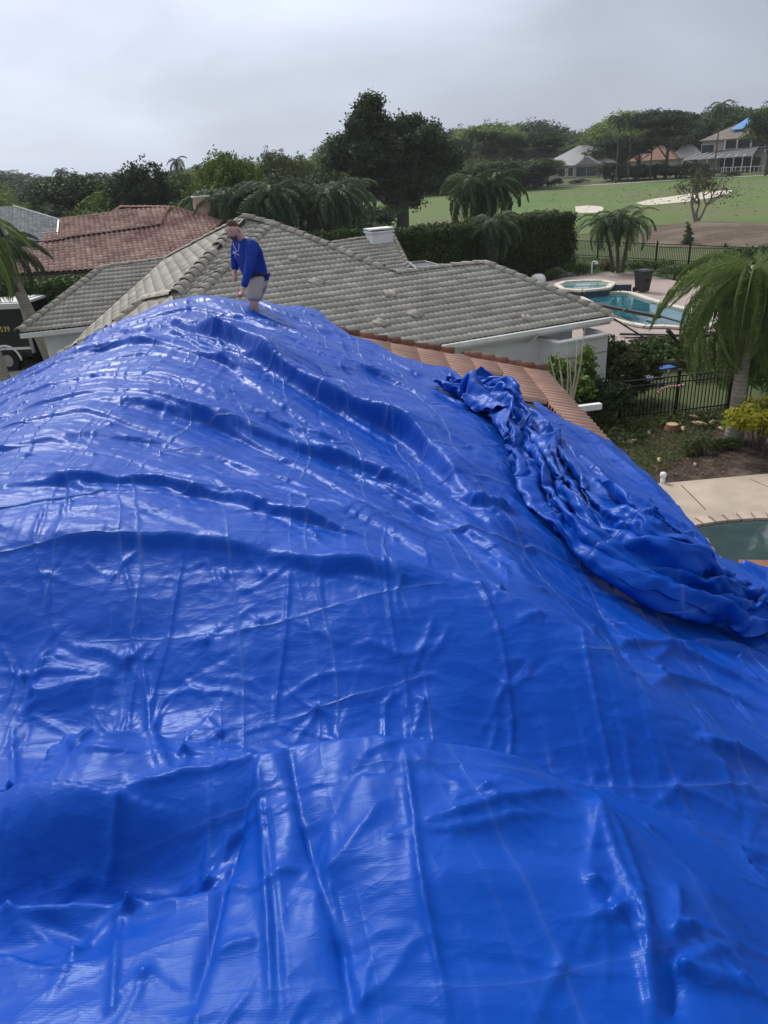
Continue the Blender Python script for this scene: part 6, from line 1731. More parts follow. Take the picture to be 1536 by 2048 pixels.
scatter('grass_blades', 'grass of the lawn behind the patio', gpx([(1000, 530), (1150, 515), (1536, 538), (1536, 560), (1330, 548), (1240, 540), (1100, 552)]), 9000, .22, L_MID, .05, .12, 'grass', 9, 1.0)
scatter('grass_blades', 'bright lawn strip behind the black fence', gpx([(1340, 690), (1450, 680), (1470, 770), (1390, 770), (1360, 730)]), 7000, .12, L_MID, .04, .12, 'grass', 10, 1.0)

# ------------------------------------------------------------------ fences
M_BLACK = mat('black_metal', (.012, .012, .013), rough=.4, spec=.5)
M_BRONZE = mat('bronze_frame', (.045, .04, .035), (.03, .028, .025), .45, 3, spec=.5)
f0, f1, f2 = G(1238, 842), G(1330, 833), G(1462, 816)
fe = thing('picket_fence', 'black metal picket fence standing in the garden left of the large palm', 'fence', tuple(f0))
pk = MB(); pk.box((0, 0, .58), (.022, .022, 1.12)); pkm = pk.mesh('picket'); pkm.materials.append(M_BLACK)
ps = MB(); ps.box((0, 0, .63), (.07, .07, 1.3)); ps.box((0, 0, 1.29), (.085, .085, .03)); psm = ps.mesh('post'); psm.materials.append(M_BLACK)
fend = f2 + (f2 - f0).normalized() * .6
d = fend - f0; L = d.length; u = d.normalized(); az = math.atan2(u.y, u.x)
n = int(L / .105)
for i in range(n): o = link('picket', pkm, None, fe, u * (i + .5) * L / n, az)
for q in (0, .42, .82): link('post', psm, None, fe, u * q * L, az)
for z in (1.12, .95, .12):
    m = MB(); m.bar(Vector((0, 0, z)), u * L + Vector((0, 0, z)), .035, .035); m.build('rail', M_BLACK, fe)
b0, b1 = G(1142, 515), G(1600, 543)
bf = thing('garden_fence', 'long black fence between the neighbour lawn and the golf course', 'fence', tuple(b0))
d = b1 - b0; L = d.length; u = d.normalized(); az = math.atan2(u.y, u.x); m = MB(); n = int(L / .12)
for i in range(n): p = u * (i * L / n); m.box((p.x, p.y, .6), (.02, .02, 1.15), az)
m.build('pickets', M_BLACK, bf)['kind'] = 'stuff'
ps2 = MB(); ps2.box((0, 0, .66), (.08, .08, 1.35)); psm2 = ps2.mesh('post'); psm2.materials.append(M_BLACK)
n = int(L / 2.0)
for i in range(n + 1): link('post', psm2, None, bf, u * (i * L / n), az)
for z in (1.15, .2): m = MB(); m.bar(Vector((0, 0, z)), u * L + Vector((0, 0, z)), .04, .04); m.build('rail', M_BLACK, bf)

# striped candy-cane light on the fence
M_RED = mat('red_plastic', (.5, .03, .03), rough=.35); M_WHITEP = mat('white_plastic', (.8, .78, .76), rough=.35)
cz = [aty(px, py, f1.y - .08) for px, py in ((1314, 787), (1322, 779), (1331, 775), (1342, 773), (1352, 772), (1368, 770))]
cn = thing('candy_cane', 'red and white striped candy cane decoration on the fence rail', 'decoration', tuple(cz[0]))
seg = []
for a, b in zip(cz[:-1], cz[1:]):
    for i in range(4): seg.append((a.lerp(b, i / 4), a.lerp(b, (i + 1) / 4)))
for i, (a, b) in enumerate(seg): m = MB(); m.tube([a - cz[0], b - cz[0]], .035, 7); m.build('stripe', (M_RED, M_WHITEP)[i % 2], cn)

# blue lounger lying behind the fence
lb = G(1318, 772); lg = thing('folding_lounger', 'blue folding lounger with a pale curved arm, tipped over behind the fence', 'lounger', tuple(lb), .3)
m = MB(); m.box((.3, .2, .50), (.62, .34, .05)); m.build('seat', mat('blue_fabric', (.04, .10, .35), rough=.7), lg)
m = MB(); m.tube([(-.1, 0, .0), (.1, 0, .1), (.3, 0, .3), (.3, 0, .48)], .035, 7); m.build('arm', mat('lilac_tube', (.5, .45, .6), rough=.4), lg)
m = MB(); m.box((-.2, .3, .2), (.8, .5, .05)); m.build('backrest', mat('grey_blue_fabric', (.10, .13, .17), rough=.7), lg)

# stump, wood chips, white pipe
sb = G(1343, 862); st = thing('tree_stump', 'freshly cut reddish stump with pale top on the messy grass', 'stump', tuple(sb))
m = MB(); m.lathe((0, 0, 0), [(.24, -.02), (.19, .06), (.16, .18), (.15, .2)], 11); m.build('trunk', mat('red_wood', (.25, .12, .07), (.16, .08, .05), .9, 8), st)
m = MB(); m.lathe((0, 0, 0), [(.145, .201), (.01, .205)], 11); m.build('cut_face', mat('pale_wood', (.55, .38, .25), (.45, .3, .2), .8, 12), st)
WL_ = ('right of the stump on the sawdust', 'nearest the foot of the large palm', 'just below the fence pickets', 'touching the right side of the stump', 'behind the palm foot', 'left of the stump toward the eave', 'on the grass halfway to the deck', 'on the mulch edge', 'small and left of the stump')
M_CHIP = mat('wood_chip', (.50, .37, .24), (.38, .27, .17), .9, 8)
for i, (px, py, s_) in enumerate(((1398, 852, .5), (1428, 850, .45), (1388, 838, .35), (1368, 862, .35), (1442, 862, .3), (1268, 888, .35), (1320, 925, .25), (1392, 935, .15), (1300, 870, .25))):
    b = G(px, py); t = MB(); rr = random.uniform(0, 3)
    t.tube([(-s_ / 2, 0, .06), (0, .04, .09), (s_ / 2, 0, .05)], [.05 * s_ + .02, .09 * s_ + .02, .03], 6)
    tag(t.build('wood_piece', M_CHIP, None, b, rr), 'pale split piece of wood lying ' + WL_[i], 'wood', 'pale wood pieces around the stump')
pb = G(1324, 973); pv = thing('white_standpipe', 'short white capped pipe at the edge of the tan pool deck', 'pipe', tuple(pb))
m = MB(); m.tube([(0, 0, -.05), (0, 0, .26)], .05, 12); m.build('pipe', M_WHITEP, pv)
m = MB(); m.lathe((0, 0, .24), [(.065, 0), (.07, .02), (.07, .07), (.05, .1)], 12); m.build('cap', M_WHITEP, pv)

# black wheelie bin on the patio
bb = G(1284, 584, .1); bn = thing('wheeled_bin', 'tall black wheeled bin standing on the pink patio by the pool', 'bin', tuple(bb), .35)
M_BIN = mat('black_bin_plastic', (.028, .028, .03), (.022, .022, .024), .45, 5, spec=.5)
m = MB()
vs = []
for z, w, d_ in ((.06, .46, .50), (.5, .53, .60), (1.0, .60, .72)):
    for x, y in ((-1, -1), (1, -1), (1, 1), (-1, 1)): vs.append((x * w / 2, y * d_ / 2, z))
m.add(vs, [(0, 3, 2, 1)] + [(i * 4 + k, i * 4 + (k + 1) % 4, i * 4 + 4 + (k + 1) % 4, i * 4 + 4 + k) for i in (0, 1) for k in range(4)]); m.box((0, 0, 1.0), (.66, .78, .05)); m.build('body', M_BIN, bn)
m = MB(); m.box((0, -.02, 1.06), (.64, .80, .04)); m.box((0, .0, 1.09), (.5, .6, .03)); m.tube([(-.28, .42, 1.03), (.28, .42, 1.03)], .025, 6); m.build('lid', M_BIN, bn)
m = MB(); m.box((0, -.31, .62), (.3, .02, .16)); m.build('handle_shade_panel', mat('recess_shade', (.01, .01, .01), rough=.8), bn)  # flat near-black panel: shade of the hand grip put in as colour
for sx in (-1, 1): m = MB(); m.tube([(sx * .25, .25, .13), (sx * .31, .25, .13)], .13, 12); m.build('wheel', M_BLACK, bn)

# garden statue of a green figure near the hedge end
sbp = G(1030, 552); sg = thing('garden_statue', 'dark green garden figure standing on the lawn behind the grey roof', 'statue', tuple(sbp))
M_VERD = mat('green_patina', (.02, .06, .04), (.03, .09, .06), .6, 6)
hS = H_at(sbp, 1030, 514)
m = MB(); m.lathe((0, 0, 0), [(.28, 0), (.24, .2), (.20, .5 * hS), (.30, .62 * hS), (.28, .75 * hS), (.10, .82 * hS)], 12); m.tube([(-.25, 0, .72 * hS), (-.38, -.1, .58 * hS), (-.15, -.3, .5 * hS)], [.09, .07, .05], 7); m.tube([(.25, 0, .72 * hS), (.36, -.1, .56 * hS), (.1, -.3, .52 * hS)], [.09, .07, .05], 7); m.build('torso', M_VERD, sg)
m = MB(); m.lathe((0, -.02, .80 * hS), [(.05, 0), (.12, .06), (.13, .13), (.10, .19)], 10); m.build('head', M_VERD, sg)
m = MB(); m.lathe((0, 0, .80 * hS + .15), [(.24, 0), (.22, .03), (.12, .06), (.10, .14)], 12); m.build('hat', M_VERD, sg)
# rocks and fountain bits beside the patio
for i, (px, py, s_) in enumerate(((1113, 553, .5), (1125, 556, .38), (1138, 556, .3), (1105, 560, .3))):
    b = G(px, py); rng = np.random.default_rng(i)
    bm = MB(); bm.lathe((0, 0, 0), [(s_ * .9, -.05), (s_, s_ * .3), (s_ * .75, s_ * .8), (s_ * .3, s_ * 1.1)], 9)
    bm.v = [tuple(Vector(v) * (1 + rng.normal(0, .09))) for v in bm.v]
    tag(bm.build('rock', mat('grey_rock', (.12, .12, .12), (.07, .07, .07), .9, 4) if i == 0 else bpy.data.materials['grey_rock'], None, b), ('largest grey rock of the heap at the left end of the patio', 'second grey rock of the heap beside the patio shrubs', 'small grey rock nearest the spa', 'small grey rock nearest the grey roof')[i], 'rock')
b = G(1183, 553); fl = thing('garden_lamp', 'small white hooded garden light on a post behind the spa', 'lamp', tuple(b))
m = MB(); m.tube([(0, 0, 0), (0, 0, .75), (.05, 0, .85), (.25, 0, .85)], .05, 6); m.build('post', M_WHITEP, fl); m = MB(); m.lathe((.25, 0, .70), [(.12, 0), (.1, .12), (.04, .17)], 8); m.build('hood', M_WHITEP, fl)
b = G(1076, 566); m = MB(); m.lathe((0, 0, 0), [(.45, 0), (.45, .25), (.36, .42), (.18, .5)], 12); tag(m.build('pool_float', M_WHITEP, None, b), 'white rounded pump cover behind the grey hip', 'pump cover')

# wreck of the pool screen
wr = G(1260, 640, .2); sc = thing('collapsed_pool_screen', 'collapsed bronze frame of a pool screen lying across pool and garden', 'pool screen', (wr.x, wr.y, 0))
O_ = Vector((wr.x, wr.y, 0))
for (ax, ay, az_, bx, by, bz, w) in ((1168, 604, .6, 1320, 634, .35, .20), (1222, 634, 1.2, 1312, 690, .1, .09), (1228, 632, 1.4, 1262, 612, .2, .04), (1262, 612, .2, 1310, 607, .9, .04), (1240, 668, .2, 1420, 672, .35, .12), (1310, 690, .1, 1350, 672, .6, .10),
                                    (1336, 660, 1.3, 1370, 700, .1, .12), (1370, 700, .1, 1390, 698, .5, .10), (1330, 662, 1.0, 1385, 702, .1, .05), (1250, 676, .3, 1330, 672, .5, .08), (1380, 672, .5, 1510, 664, .5, .10), (1295, 625, .3, 1400, 655, .4, .10)):
    m = MB(); m.bar(atz(ax, ay, az_) - O_, atz(bx, by, bz) - O_, w, w * .6); m.build('beam', M_BRONZE if w != .05 else M_TRIM, sc)
m = MB(); m.bar(atz(1355, 676, 1.0) - O_, atz(1378, 702, .2) - O_, .06); m.build('white_strut', M_TRIM, sc)
# screened roof corner showing behind the grey ridge
b = atz(845, 530, 2.4); ls = thing('screen_enclosure_roof', 'corner of a flat grey pool screen roof behind the low grey ridge', 'pool screen', (b.x, b.y, 0))
pz = [aty(px, py, yy) - Vector((b.x, b.y, 0)) for px, py, yy in ((818, 527, 31), (848, 524, 34), (880, 533, 32), (840, 545, 29))]
M_SCREEN = mat('grey_screen', (.10, .11, .12), (.08, .09, .10), .6, 4)
m = MB(); m.prism(pz[::-1], .03); m.build('screen_panel', M_SCREEN, ls)
for a, c in zip(pz, pz[1:] + pz[:1]): m = MB(); m.bar(a + Vector((0, 0, .04)), c + Vector((0, 0, .04)), .06); m.build('beam', mat('pale_beam', (.35, .35, .34)) if 'pale_beam' not in bpy.data.materials else bpy.data.materials['pale_beam'], ls)

# ------------------------------------------------------------------ the box truck on the street
tb = Vector((*(ray(20, 650).xy.normalized() * 34.3), 0))
tr = thing('box_truck', 'black box truck with white roof and yellow phone number, parked beyond the left palm', 'truck', tuple(tb))
rt = aty(52, 640, tb.y); tr.location = (rt.x, tb.y, 0); tr.rotation_euler = (0, 0, math.radians(172))
HT = aty(20, 612, tb.y).z
M_TRUCK = mat('black_truck_paint', (.010, .011, .016), rough=.25, spec=.6)
# local: +x away from the truck's front end at x = 0 towards its tail (to the left in the picture); side seen = +y
m = MB(); m.box((3.2, -1.1, (HT + .75) / 2), (6.2, 2.2, HT - .75)); m.build('cargo_box', M_TRUCK, tr)
m = MB(); m.box((3.2, -1.1, HT + .04), (6.35, 2.3, .10)); m.box((3.2, .03, HT - .06), (6.3, .06, .12)); m.box((3.2, -1.1, HT + .1), (5.8, 1.9, .05)); m.build('roof', mat('truck_roof_white', (.55, .55, .54), rough=.5), tr)
m = MB(); m.box((3.2, .02, .95), (6.25, .05, .09)); m.build('side_stripe', M_TRIM, tr)
m = MB(); m.box((.02, .02, (HT + .75) / 2), (.10, .10, HT - .75)); m.build('corner_trim', mat('grey_trim', (.3, .3, .3), rough=.5), tr)
M_TYRE = mat('tyre_rubber', (.02, .02, .02), rough=.9); M_RIM = mat('wheel_steel', (.45, .45, .46), (.3, .3, .3), .4, 5, metal=.6)
for x in (1.25, 5.2):
    m = MB(); m.tube([(x, -.22, .46), (x, .06, .46)], .46, 20); wh = m.build('tyre', M_TYRE, tr)
    m = MB(); m.tube([(x, .05, .46), (x, .075, .46)], .25, 14); link('rim', m.mesh('rim'), M_RIM, wh)
    m = MB(); a_ = [(x + math.cos(t_) * .62, .05, .46 + math.sin(t_) * .62) for t_ in np.linspace(0, math.pi, 12)]; m.tube(a_, .05, 6); m.build('wheel_arch', M_TRIM, tr)
m = MB(); m.box((3.2, -1.1, .68), (6.0, 1.9, .25)); m.build('chassis', M_BLACK, tr)
fc = bpy.data.curves.new('phone_number', 'FONT'); fc.body = '713.0539'; fc.size = .30; fc.extrude = .006; fc.align_x = 'RIGHT'
tmp = bpy.data.objects.new('tmp', fc); COL.objects.link(tmp); bpy.context.view_layer.update()
me = bpy.data.meshes.new_from_object(tmp.evaluated_get(bpy.context.evaluated_depsgraph_get())); bpy.data.objects.remove(tmp)
tx = link('phone_number', me, mat('yellow_lettering', (.65, .52, .16), rough=.5), tr)
me.materials.clear(); me.materials.append(bpy.data.materials['yellow_lettering'])
tx.location = (.78, .032, HT * .62); tx.rotation_euler = (math.radians(90), 0, math.radians(180))
m = MB()
for i in range(3): m.box((3.4, .012, 1.15 + i * .16), (4.6, .02, .05))
m.build('side_graphics', mat('dark_grey_print', (.03, .03, .04), rough=.3), tr)
# white awning edge / garden box by the wing, drain grate
ab = Vector((*(ray(85, 735).xy.normalized() * 24.0), 0)); gz = thing('parked_car', 'corner of a white car with blue-grey glass beside the dark bush', 'car', tuple(ab), .35)
m = MB()
for z, s0, w0_ in ((.35, 1.0, .85), (.75, 1.0, .88), (.95, .9, .84)): pass
vs = []
for z, x0, x1, w_ in ((.3, -2.1, 2.1, .86), (.72, -2.15, 2.1, .9), (.98, -1.9, 1.7, .82)):
    vs += [(x0, -w_, z), (x1, -w_, z), (x1, w_, z), (x0, w_, z)]
m.add(vs, [(i * 4 + k, i * 4 + (k + 1) % 4, i * 4 + 4 + (k + 1) % 4, i * 4 + 4 + k) for i in (0, 1) for k in range(4)] + [(8, 9, 10, 11), (3, 2, 1, 0)]); m.build('body', mat('white_car_paint', (.75, .76, .78), rough=.2, spec=.6), gz)
m = MB(); vs = []
for z, x0, x1, w_ in ((.98, -1.6, 1.0, .8), (1.42, -1.1, .4, .62)): vs += [(x0, -w_, z), (x1, -w_, z), (x1, w_, z), (x0, w_, z)]
m.add(vs, [(k, (k + 1) % 4, 4 + (k + 1) % 4, 4 + k) for k in range(4)] + [(4, 5, 6, 7)]); m.build('windows', mat('blue_glass', (.10, .16, .24), rough=.1, spec=.7), gz)
for x in (-1.35, 1.3):
    for y in (-.82, .82): m = MB(); m.tube([(x, y - .1, .33), (x, y + .1, .33)], .33, 16); m.build('wheel', M_TYRE, gz)
dr = G(28, 738, .035); dt = thing('drain_grate', 'dark square drain grate set in the driveway', 'drain', tuple(dr), .15)
m = MB(); m.box((0, 0, .01), (.7, .9, .03)); m.build('frame', mat('grate_frame', (.06, .06, .06), rough=.7), dt)
for i in range(8): m = MB(); m.box((-.28 + i * .08, 0, .032), (.03, .8, .015)); m.build('bar', mat('iron_bar', (.03, .03, .03), rough=.6) if 'iron_bar' not in bpy.data.materials else bpy.data.materials['iron_bar'], dt)

# ------------------------------------------------------------------ far houses
M_WROOF = mat('white_metal_roof', (.36, .36, .355), (.28, .28, .275), .6, .4)
M_GROOF = mat('grey_brown_roof', (.23, .20, .175), (.17, .15, .13), .9, .5)
M_OROOF = mat('orange_tile_roof', (.25, .14, .10), (.20, .115, .085), .9, .5)
M_BEIGE = mat('beige_wall', (.50, .47, .42), (.44, .41, .37), .9, .4)
M_GLASS2 = mat('far_window_glass', (.05, .07, .08), rough=.15, spec=.6)
def hip_house(name, label, px0, px1, base_py, eave_h, ridge_h, depth, roof_m, wall_m, wins=(), rot=None, dist=None, over=.6, doors=()):
    a, b = G(px0, base_py if not hasattr(base_py, '__len__') else base_py[0]), G(px1, base_py if not hasattr(base_py, '__len__') else base_py[1])
    if dist:
        a = Vector((*(ray(px0, 350).xy.normalized() * dist), 0)); b = Vector((*(ray(px1, 350).xy.normalized() * dist), 0))
    d = b - a; L = d.length; az = math.atan2(d.y, d.x)
    t = thing(name, label, 'house', tuple(a), az)
    m = MB(); m.box((L / 2, depth / 2, eave_h / 2), (L, depth, eave_h)); m.build('wall', wall_m, t)
    o = over; h = depth / 2
    vs = [(-o, -o, eave_h), (L + o, -o, eave_h), (L + o, depth + o, eave_h), (-o, depth + o, eave_h), (min(h, L * .45), h, ridge_h), (max(L - h, L * .55), h, ridge_h)]
    m = MB(); m.add(vs, [(0, 1, 5, 4), (1, 2, 5), (2, 3, 4, 5), (3, 0, 4), (3, 2, 1, 0)]); m.add([(-o, -o, eave_h - .2), (L + o, -o, eave_h - .2), (L + o, -o, eave_h - .003), (-o, -o, eave_h - .003)], [(0, 1, 2, 3)]); m.build('roof', roof_m, t)
    for x, z, w, hh in wins:
        m = MB(); m.box((L * x, -.03, z), (w + .24, .10, hh + .24)); f = m.build('window', M_TRIM, t)
        m = MB(); m.box((L * x, -.06, z), (w, .08, hh)); link('pane', m.mesh('pane'), M_GLASS2, f)
    return t, L, az
hw, L, az = hip_house('white_roofed_house', 'low beige house with long pale sloping roof beyond the golf path', 1080, 1228, (360, 352), 3.0, 7.4, 16, M_WROOF, M_BEIGE, [(.30, 1.5, 1.6, 1.9), (.42, 1.5, 1.2, 1.9), (.52, 1.6, 1.2, 2.0), (.61, 1.6, 1.0, 2.0), (.72, 1.5, 1.4, 1.9)])
m = MB(); m.add([(L * .5, -3, 3.0), (L * .82, -3, 3.0), (L * .66, -3, 4.9), (L * .5, 3, 3.0), (L * .82, 3, 3.0), (L * .66, 4, 4.9)], [(0, 1, 2), (0, 2, 5, 3), (1, 4, 5, 2)]); m.build('porch_roof', mat('grey_gable', (.30, .30, .30), (.24, .24, .24), .8, .4), hw)
m = MB(); m.box((L * .66, -1.3, 1.5), (L * .28, 2.6, 3)); pw = m.build('porch_wall', M_BEIGE, hw)
for x in (.56, .62, .70, .76): m = MB(); m.box((L * x, -2.65, 1.5), (1.3, .1, 2.1)); link('window', m.mesh('window'), M_GLASS2, hw)
h2, L, az = hip_house('two_storey_house', 'two-storey beige house with brown hip roof and screened lanai, far right', 1398, 1560, (347, 340), 6.6, 10.2, 14, M_GROOF, M_BEIGE, [(.08, 4.6, 2.6, 2.2)])
m = MB(); m.box((L * .62, -.2, 5.1), (L * .66, .3, 2.2)); m.build('balcony_shade_panel', mat('recess_shade_2', (.03, .03, .035), rough=.7), h2)  # dark slab on the wall, its colour stands for the balcony's shade
for x in (.30, .45, .62, .8): m = MB(); m.box((L * x, -.5, 5.0), (.25, .25, 2.9)); m.build('post', M_TRIM, h2)
m = MB(); m.box((L * .62, -.5, 4.1), (L * .66, .08, .12)); m.box((L * .62, -.5, 4.6), (L * .66, .08, .1)); m.build('balcony_rail', M_TRIM, h2)
m = MB(); m.add([(L * .30, 2.0, 8.2), (L * .44, 2.0, 8.2), (L * .56, 6.5, 10.3), (L * .42, 6.5, 10.3), (L * .30, 2.0, 8.4), (L * .44, 2.0, 8.4), (L * .56, 6.5, 10.5), (L * .42, 6.5, 10.5)], [(4, 5, 6, 7), (0, 1, 5, 4), (1, 2, 6, 5), (0, 4, 7, 3)])
bt_ = m.build('small_tarpaulin', mat('light_blue_tarp', (.12, .32, .68), (.10, .26, .6), .4, 1), None, h2.location, az); tag(bt_, 'light blue tarpaulin patch on the roof of the far two-storey house', 'tarpaulin')
# its screen cage
p0, p1 = G(1362, 350), G(1500, 345); dd = p1 - p0; Lc = dd.length; azc = math.atan2(dd.y, dd.x)
cg = thing('pool_screen_cage', 'white framed pool screen cage in front of the two-storey house', 'pool screen', tuple(p0), azc)
m = MB(); m.add([(0, 0, 2.9), (Lc, 0, 3.2), (Lc * .92, 6, 5), (Lc * .12, 6, 4.6)], [(0, 1, 2, 3)]); m.build('screen_roof', mat('dark_mesh', (.13, .14, .14), (.10, .11, .11), .8, .5), cg)
m = MB(); m.box((Lc / 2, 5, 1.4), (Lc * .96, .2, 2.7)); m.build('screen_wall', mat('dark_mesh_wall', (.06, .065, .06), rough=.9), cg)
m = MB()
for i in range(9):
    x = Lc * i / 8; m.bar((x, 0, 0), (x, 0, 2.95 + .03 * i), .14); 
    if i < 8: m.bar((x, 0, 2.95 + .03 * i), (Lc * (.12 + .1 * (i + .5)), 6, 4.7), .12)
m.build('frame', M_TRIM, cg)
m = MB(); m.bar((0, 0, 2.95), (Lc, 0, 3.2), .14); m.bar((0, 0, 1.1), (Lc, 0, 1.1), .08); m.build('rail', M_TRIM, cg)
wf_ = thing('white_garden_fence', 'low white open fence in front of the pool screen cage', 'fence', tuple(p0 + dd * .55 - Vector((0, 1.5, 0))), azc)
for i in range(12): m = MB(); m.box((i * 1.0, -.3 * (i > 6) * (i - 6), .65), (.1, .1, 1.3)); m.build('post', M_TRIM, wf_)
m = MB(); m.bar((0, 0, 1.2), (6, 0, 1.2), .08); m.bar((6, 0, 1.2), (11, -1.5, 1.2), .08); m.bar((0, 0, .5), (6, 0, .5), .06); m.build('rail', M_TRIM, wf_)
hip_house('orange_roofed_house', 'house with orange tile roof peeping between the golf pines', 1258, 1345, (352, 348), 3.2, 6.6, 12, M_OROOF, M_BEIGE, [(.3, 1.6, 1.5, 1.6)])
hip_house('low_grey_house', 'low grey roofed house behind the slim umbrella pine', 955, 1062, (368, 362), 2.9, 5.0, 14, M_GROOF, M_BEIGE, [(.3, 1.5, 1.5, 1.4), (.6, 1.5, 1.8, 1.4), (.8, 1.5, 1.2, 1.4)])
hip_house('pale_roofed_house', 'far house with pale roof just left of the big dark tree', 585, 668, 380, 2.8, 5.6, 14, M_WROOF, M_BEIGE, [(.4, 1.5, 1.5, 1.4)], dist=175)
hip_house('brown_roofed_house', 'far house with flat brown roof among trees above the man', 425, 528, 380, 2.8, 5.2, 14, M_GROOF, M_BEIGE, [(.7, 1.5, 2, 1.2)], dist=118)
hip_house('grey_gabled_house', 'far grey roofed house right of the brown roof, left of the drooping palm', 535, 600, 380, 2.8, 5.0, 12, M_GROOF, M_BEIGE, [(.5, 1.5, 1.6, 1.2)], dist=150)
hip_house('white_gabled_house', 'pale roof seen behind the tallest umbrella pine', 1340, 1400, 345, 3.2, 6.8, 12, M_WROOF, M_BEIGE, [], dist=205)

# ------------------------------------------------------------------ the man on the ridge
MY = 10.35
man = thing('person', 'man in blue long-sleeved shirt and khaki shorts leaning forward on the roof ridge', 'person', (-1.75, MY, 4.75))
MO = Vector(man.location)
def J(px, py, dy=0.0): return aty(px, py, MY + dy) - MO
def skin_body(name, joints, edges, radii, mt, root, sub=2, smooth_=True):
    me = bpy.data.meshes.new(name); names = list(joints)
    me.from_pydata([joints[k] for k in names], [(names.index(a), names.index(b)) for a, b in edges], [])
    o = bpy.data.objects.new(name, me); COL.objects.link(o)
    md = o.modifiers.new('skin', 'SKIN'); md.use_smooth_shade = True
    sv = me.skin_vertices[0].data
    for i, k in enumerate(names):
        r = radii[k]; sv[i].radius = r if hasattr(r, '__len__') else (r, r); sv[i].use_root = (k == root)
    s2 = o.modifiers.new('sub', 'SUBSURF'); s2.levels = s2.render_levels = sub
    bpy.context.view_layer.update()
    ev = o.evaluated_get(bpy.context.evaluated_depsgraph_get()); nm = bpy.data.meshes.new_from_object(ev)
    bpy.data.objects.remove(o)
    nm.materials.clear(); nm.polygons.foreach_set('use_smooth', [True] * len(nm.polygons))
    return link(name, nm, mt, man)
M_SKIN = mat('sunburnt_skin', (.66, .38, .28), (.60, .33, .24), .55, 14, spec=.4)
M_SHIRT = mat('royal_blue_shirt', (.008, .045, .32), (.006, .035, .25), .75, 5, bump=.3, bscale=16)
M_SHORTS = mat('khaki_shorts', (.56, .48, .38), (.46, .39, .31), .9, 6, bump=.4, bscale=18)
M_HAIR = mat('short_brown_hair', (.11, .07, .045), (.07, .045, .03), .9, 60)
M_BEARD = mat('ginger_beard', (.24, .13, .08), (.17, .09, .06), .9, 60)
j = {'pelvis': J(514, 556), 'belly': J(512, 532, -.02), 'chest': J(499, 500, -.06), 'neck': J(484, 479, -.10), 'headb': J(476, 470, -.14), 'headt': J(466, 455, -.17),
     'shL': J(505, 492, -.20), 'elL': J(499, 535, -.34), 'wrL': J(486, 580, -.42), 'haL': J(482, 590, -.45),
     'shR': J(474, 492, .12), 'elR': J(471, 523, .14), 'wrR': J(469, 545, .10), 'haR': J(471, 554, .08),
     'hipL': J(508, 566, -.10), 'knL': J(508, 608, -.16), 'anL': J(514, 645, -.08), 'toeL': J(502, 655, -.20),
     'hipR': J(518, 566, .12), 'knR': J(505, 604, .16), 'anR': J(512, 642, .20), 'toeR': J(500, 652, .10)}
e = [('pelvis', 'belly'), ('belly', 'chest'), ('chest', 'neck'), ('neck', 'headb'), ('headb', 'headt'), ('chest', 'shL'), ('shL', 'elL'), ('elL', 'wrL'), ('wrL', 'haL'), ('chest', 'shR'), ('shR', 'elR'), ('elR', 'wrR'), ('wrR', 'haR'),
     ('pelvis', 'hipL'), ('hipL', 'knL'), ('knL', 'anL'), ('anL', 'toeL'), ('pelvis', 'hipR'), ('hipR', 'knR'), ('knR', 'anR'), ('anR', 'toeR')]
r = {'pelvis': .13, 'belly': .13, 'chest': .14, 'neck': .065, 'headb': .075, 'headt': .088, 'shL': .075, 'elL': .046, 'wrL': .03, 'haL': (.042, .026), 'shR': .075, 'elR': .046, 'wrR': .03, 'haR': (.042, .026),
     'hipL': .095, 'knL': .062, 'anL': .042, 'toeL': .04, 'hipR': .095, 'knR': .062, 'anR': .042, 'toeR': .04}
fing = []
for sd, (hx, hy, dy), tips in (('L', (482, 590, -.45), ((475, 588), (474, 592), (476, 596), (479, 600), (471, 584))), ('R', (471, 554, .08), ((468, 562), (471, 564), (474, 563), (476, 559), (465, 556)))):
    for i, (tx, ty) in enumerate(tips):
        k0, k1, k2 = f'f{sd}{i}a', f'f{sd}{i}b', f'f{sd}{i}c'
        a, b = J(hx, hy, dy), J(tx, ty, dy - .02); off = Vector((0, (i - 2) * .018, 0))
        j[k0] = a.lerp(b, .35) + off; j[k1] = a.lerp(b, .7) + off * 1.2 + Vector((0, 0, .004)); j[k2] = b + off * 1.2
        e += [('ha' + sd, k0), (k0, k1), (k1, k2)]; r[k0] = .013; r[k1] = .010; r[k2] = .008
skin_body('body', j, e, r, M_SKIN, 'pelvis')
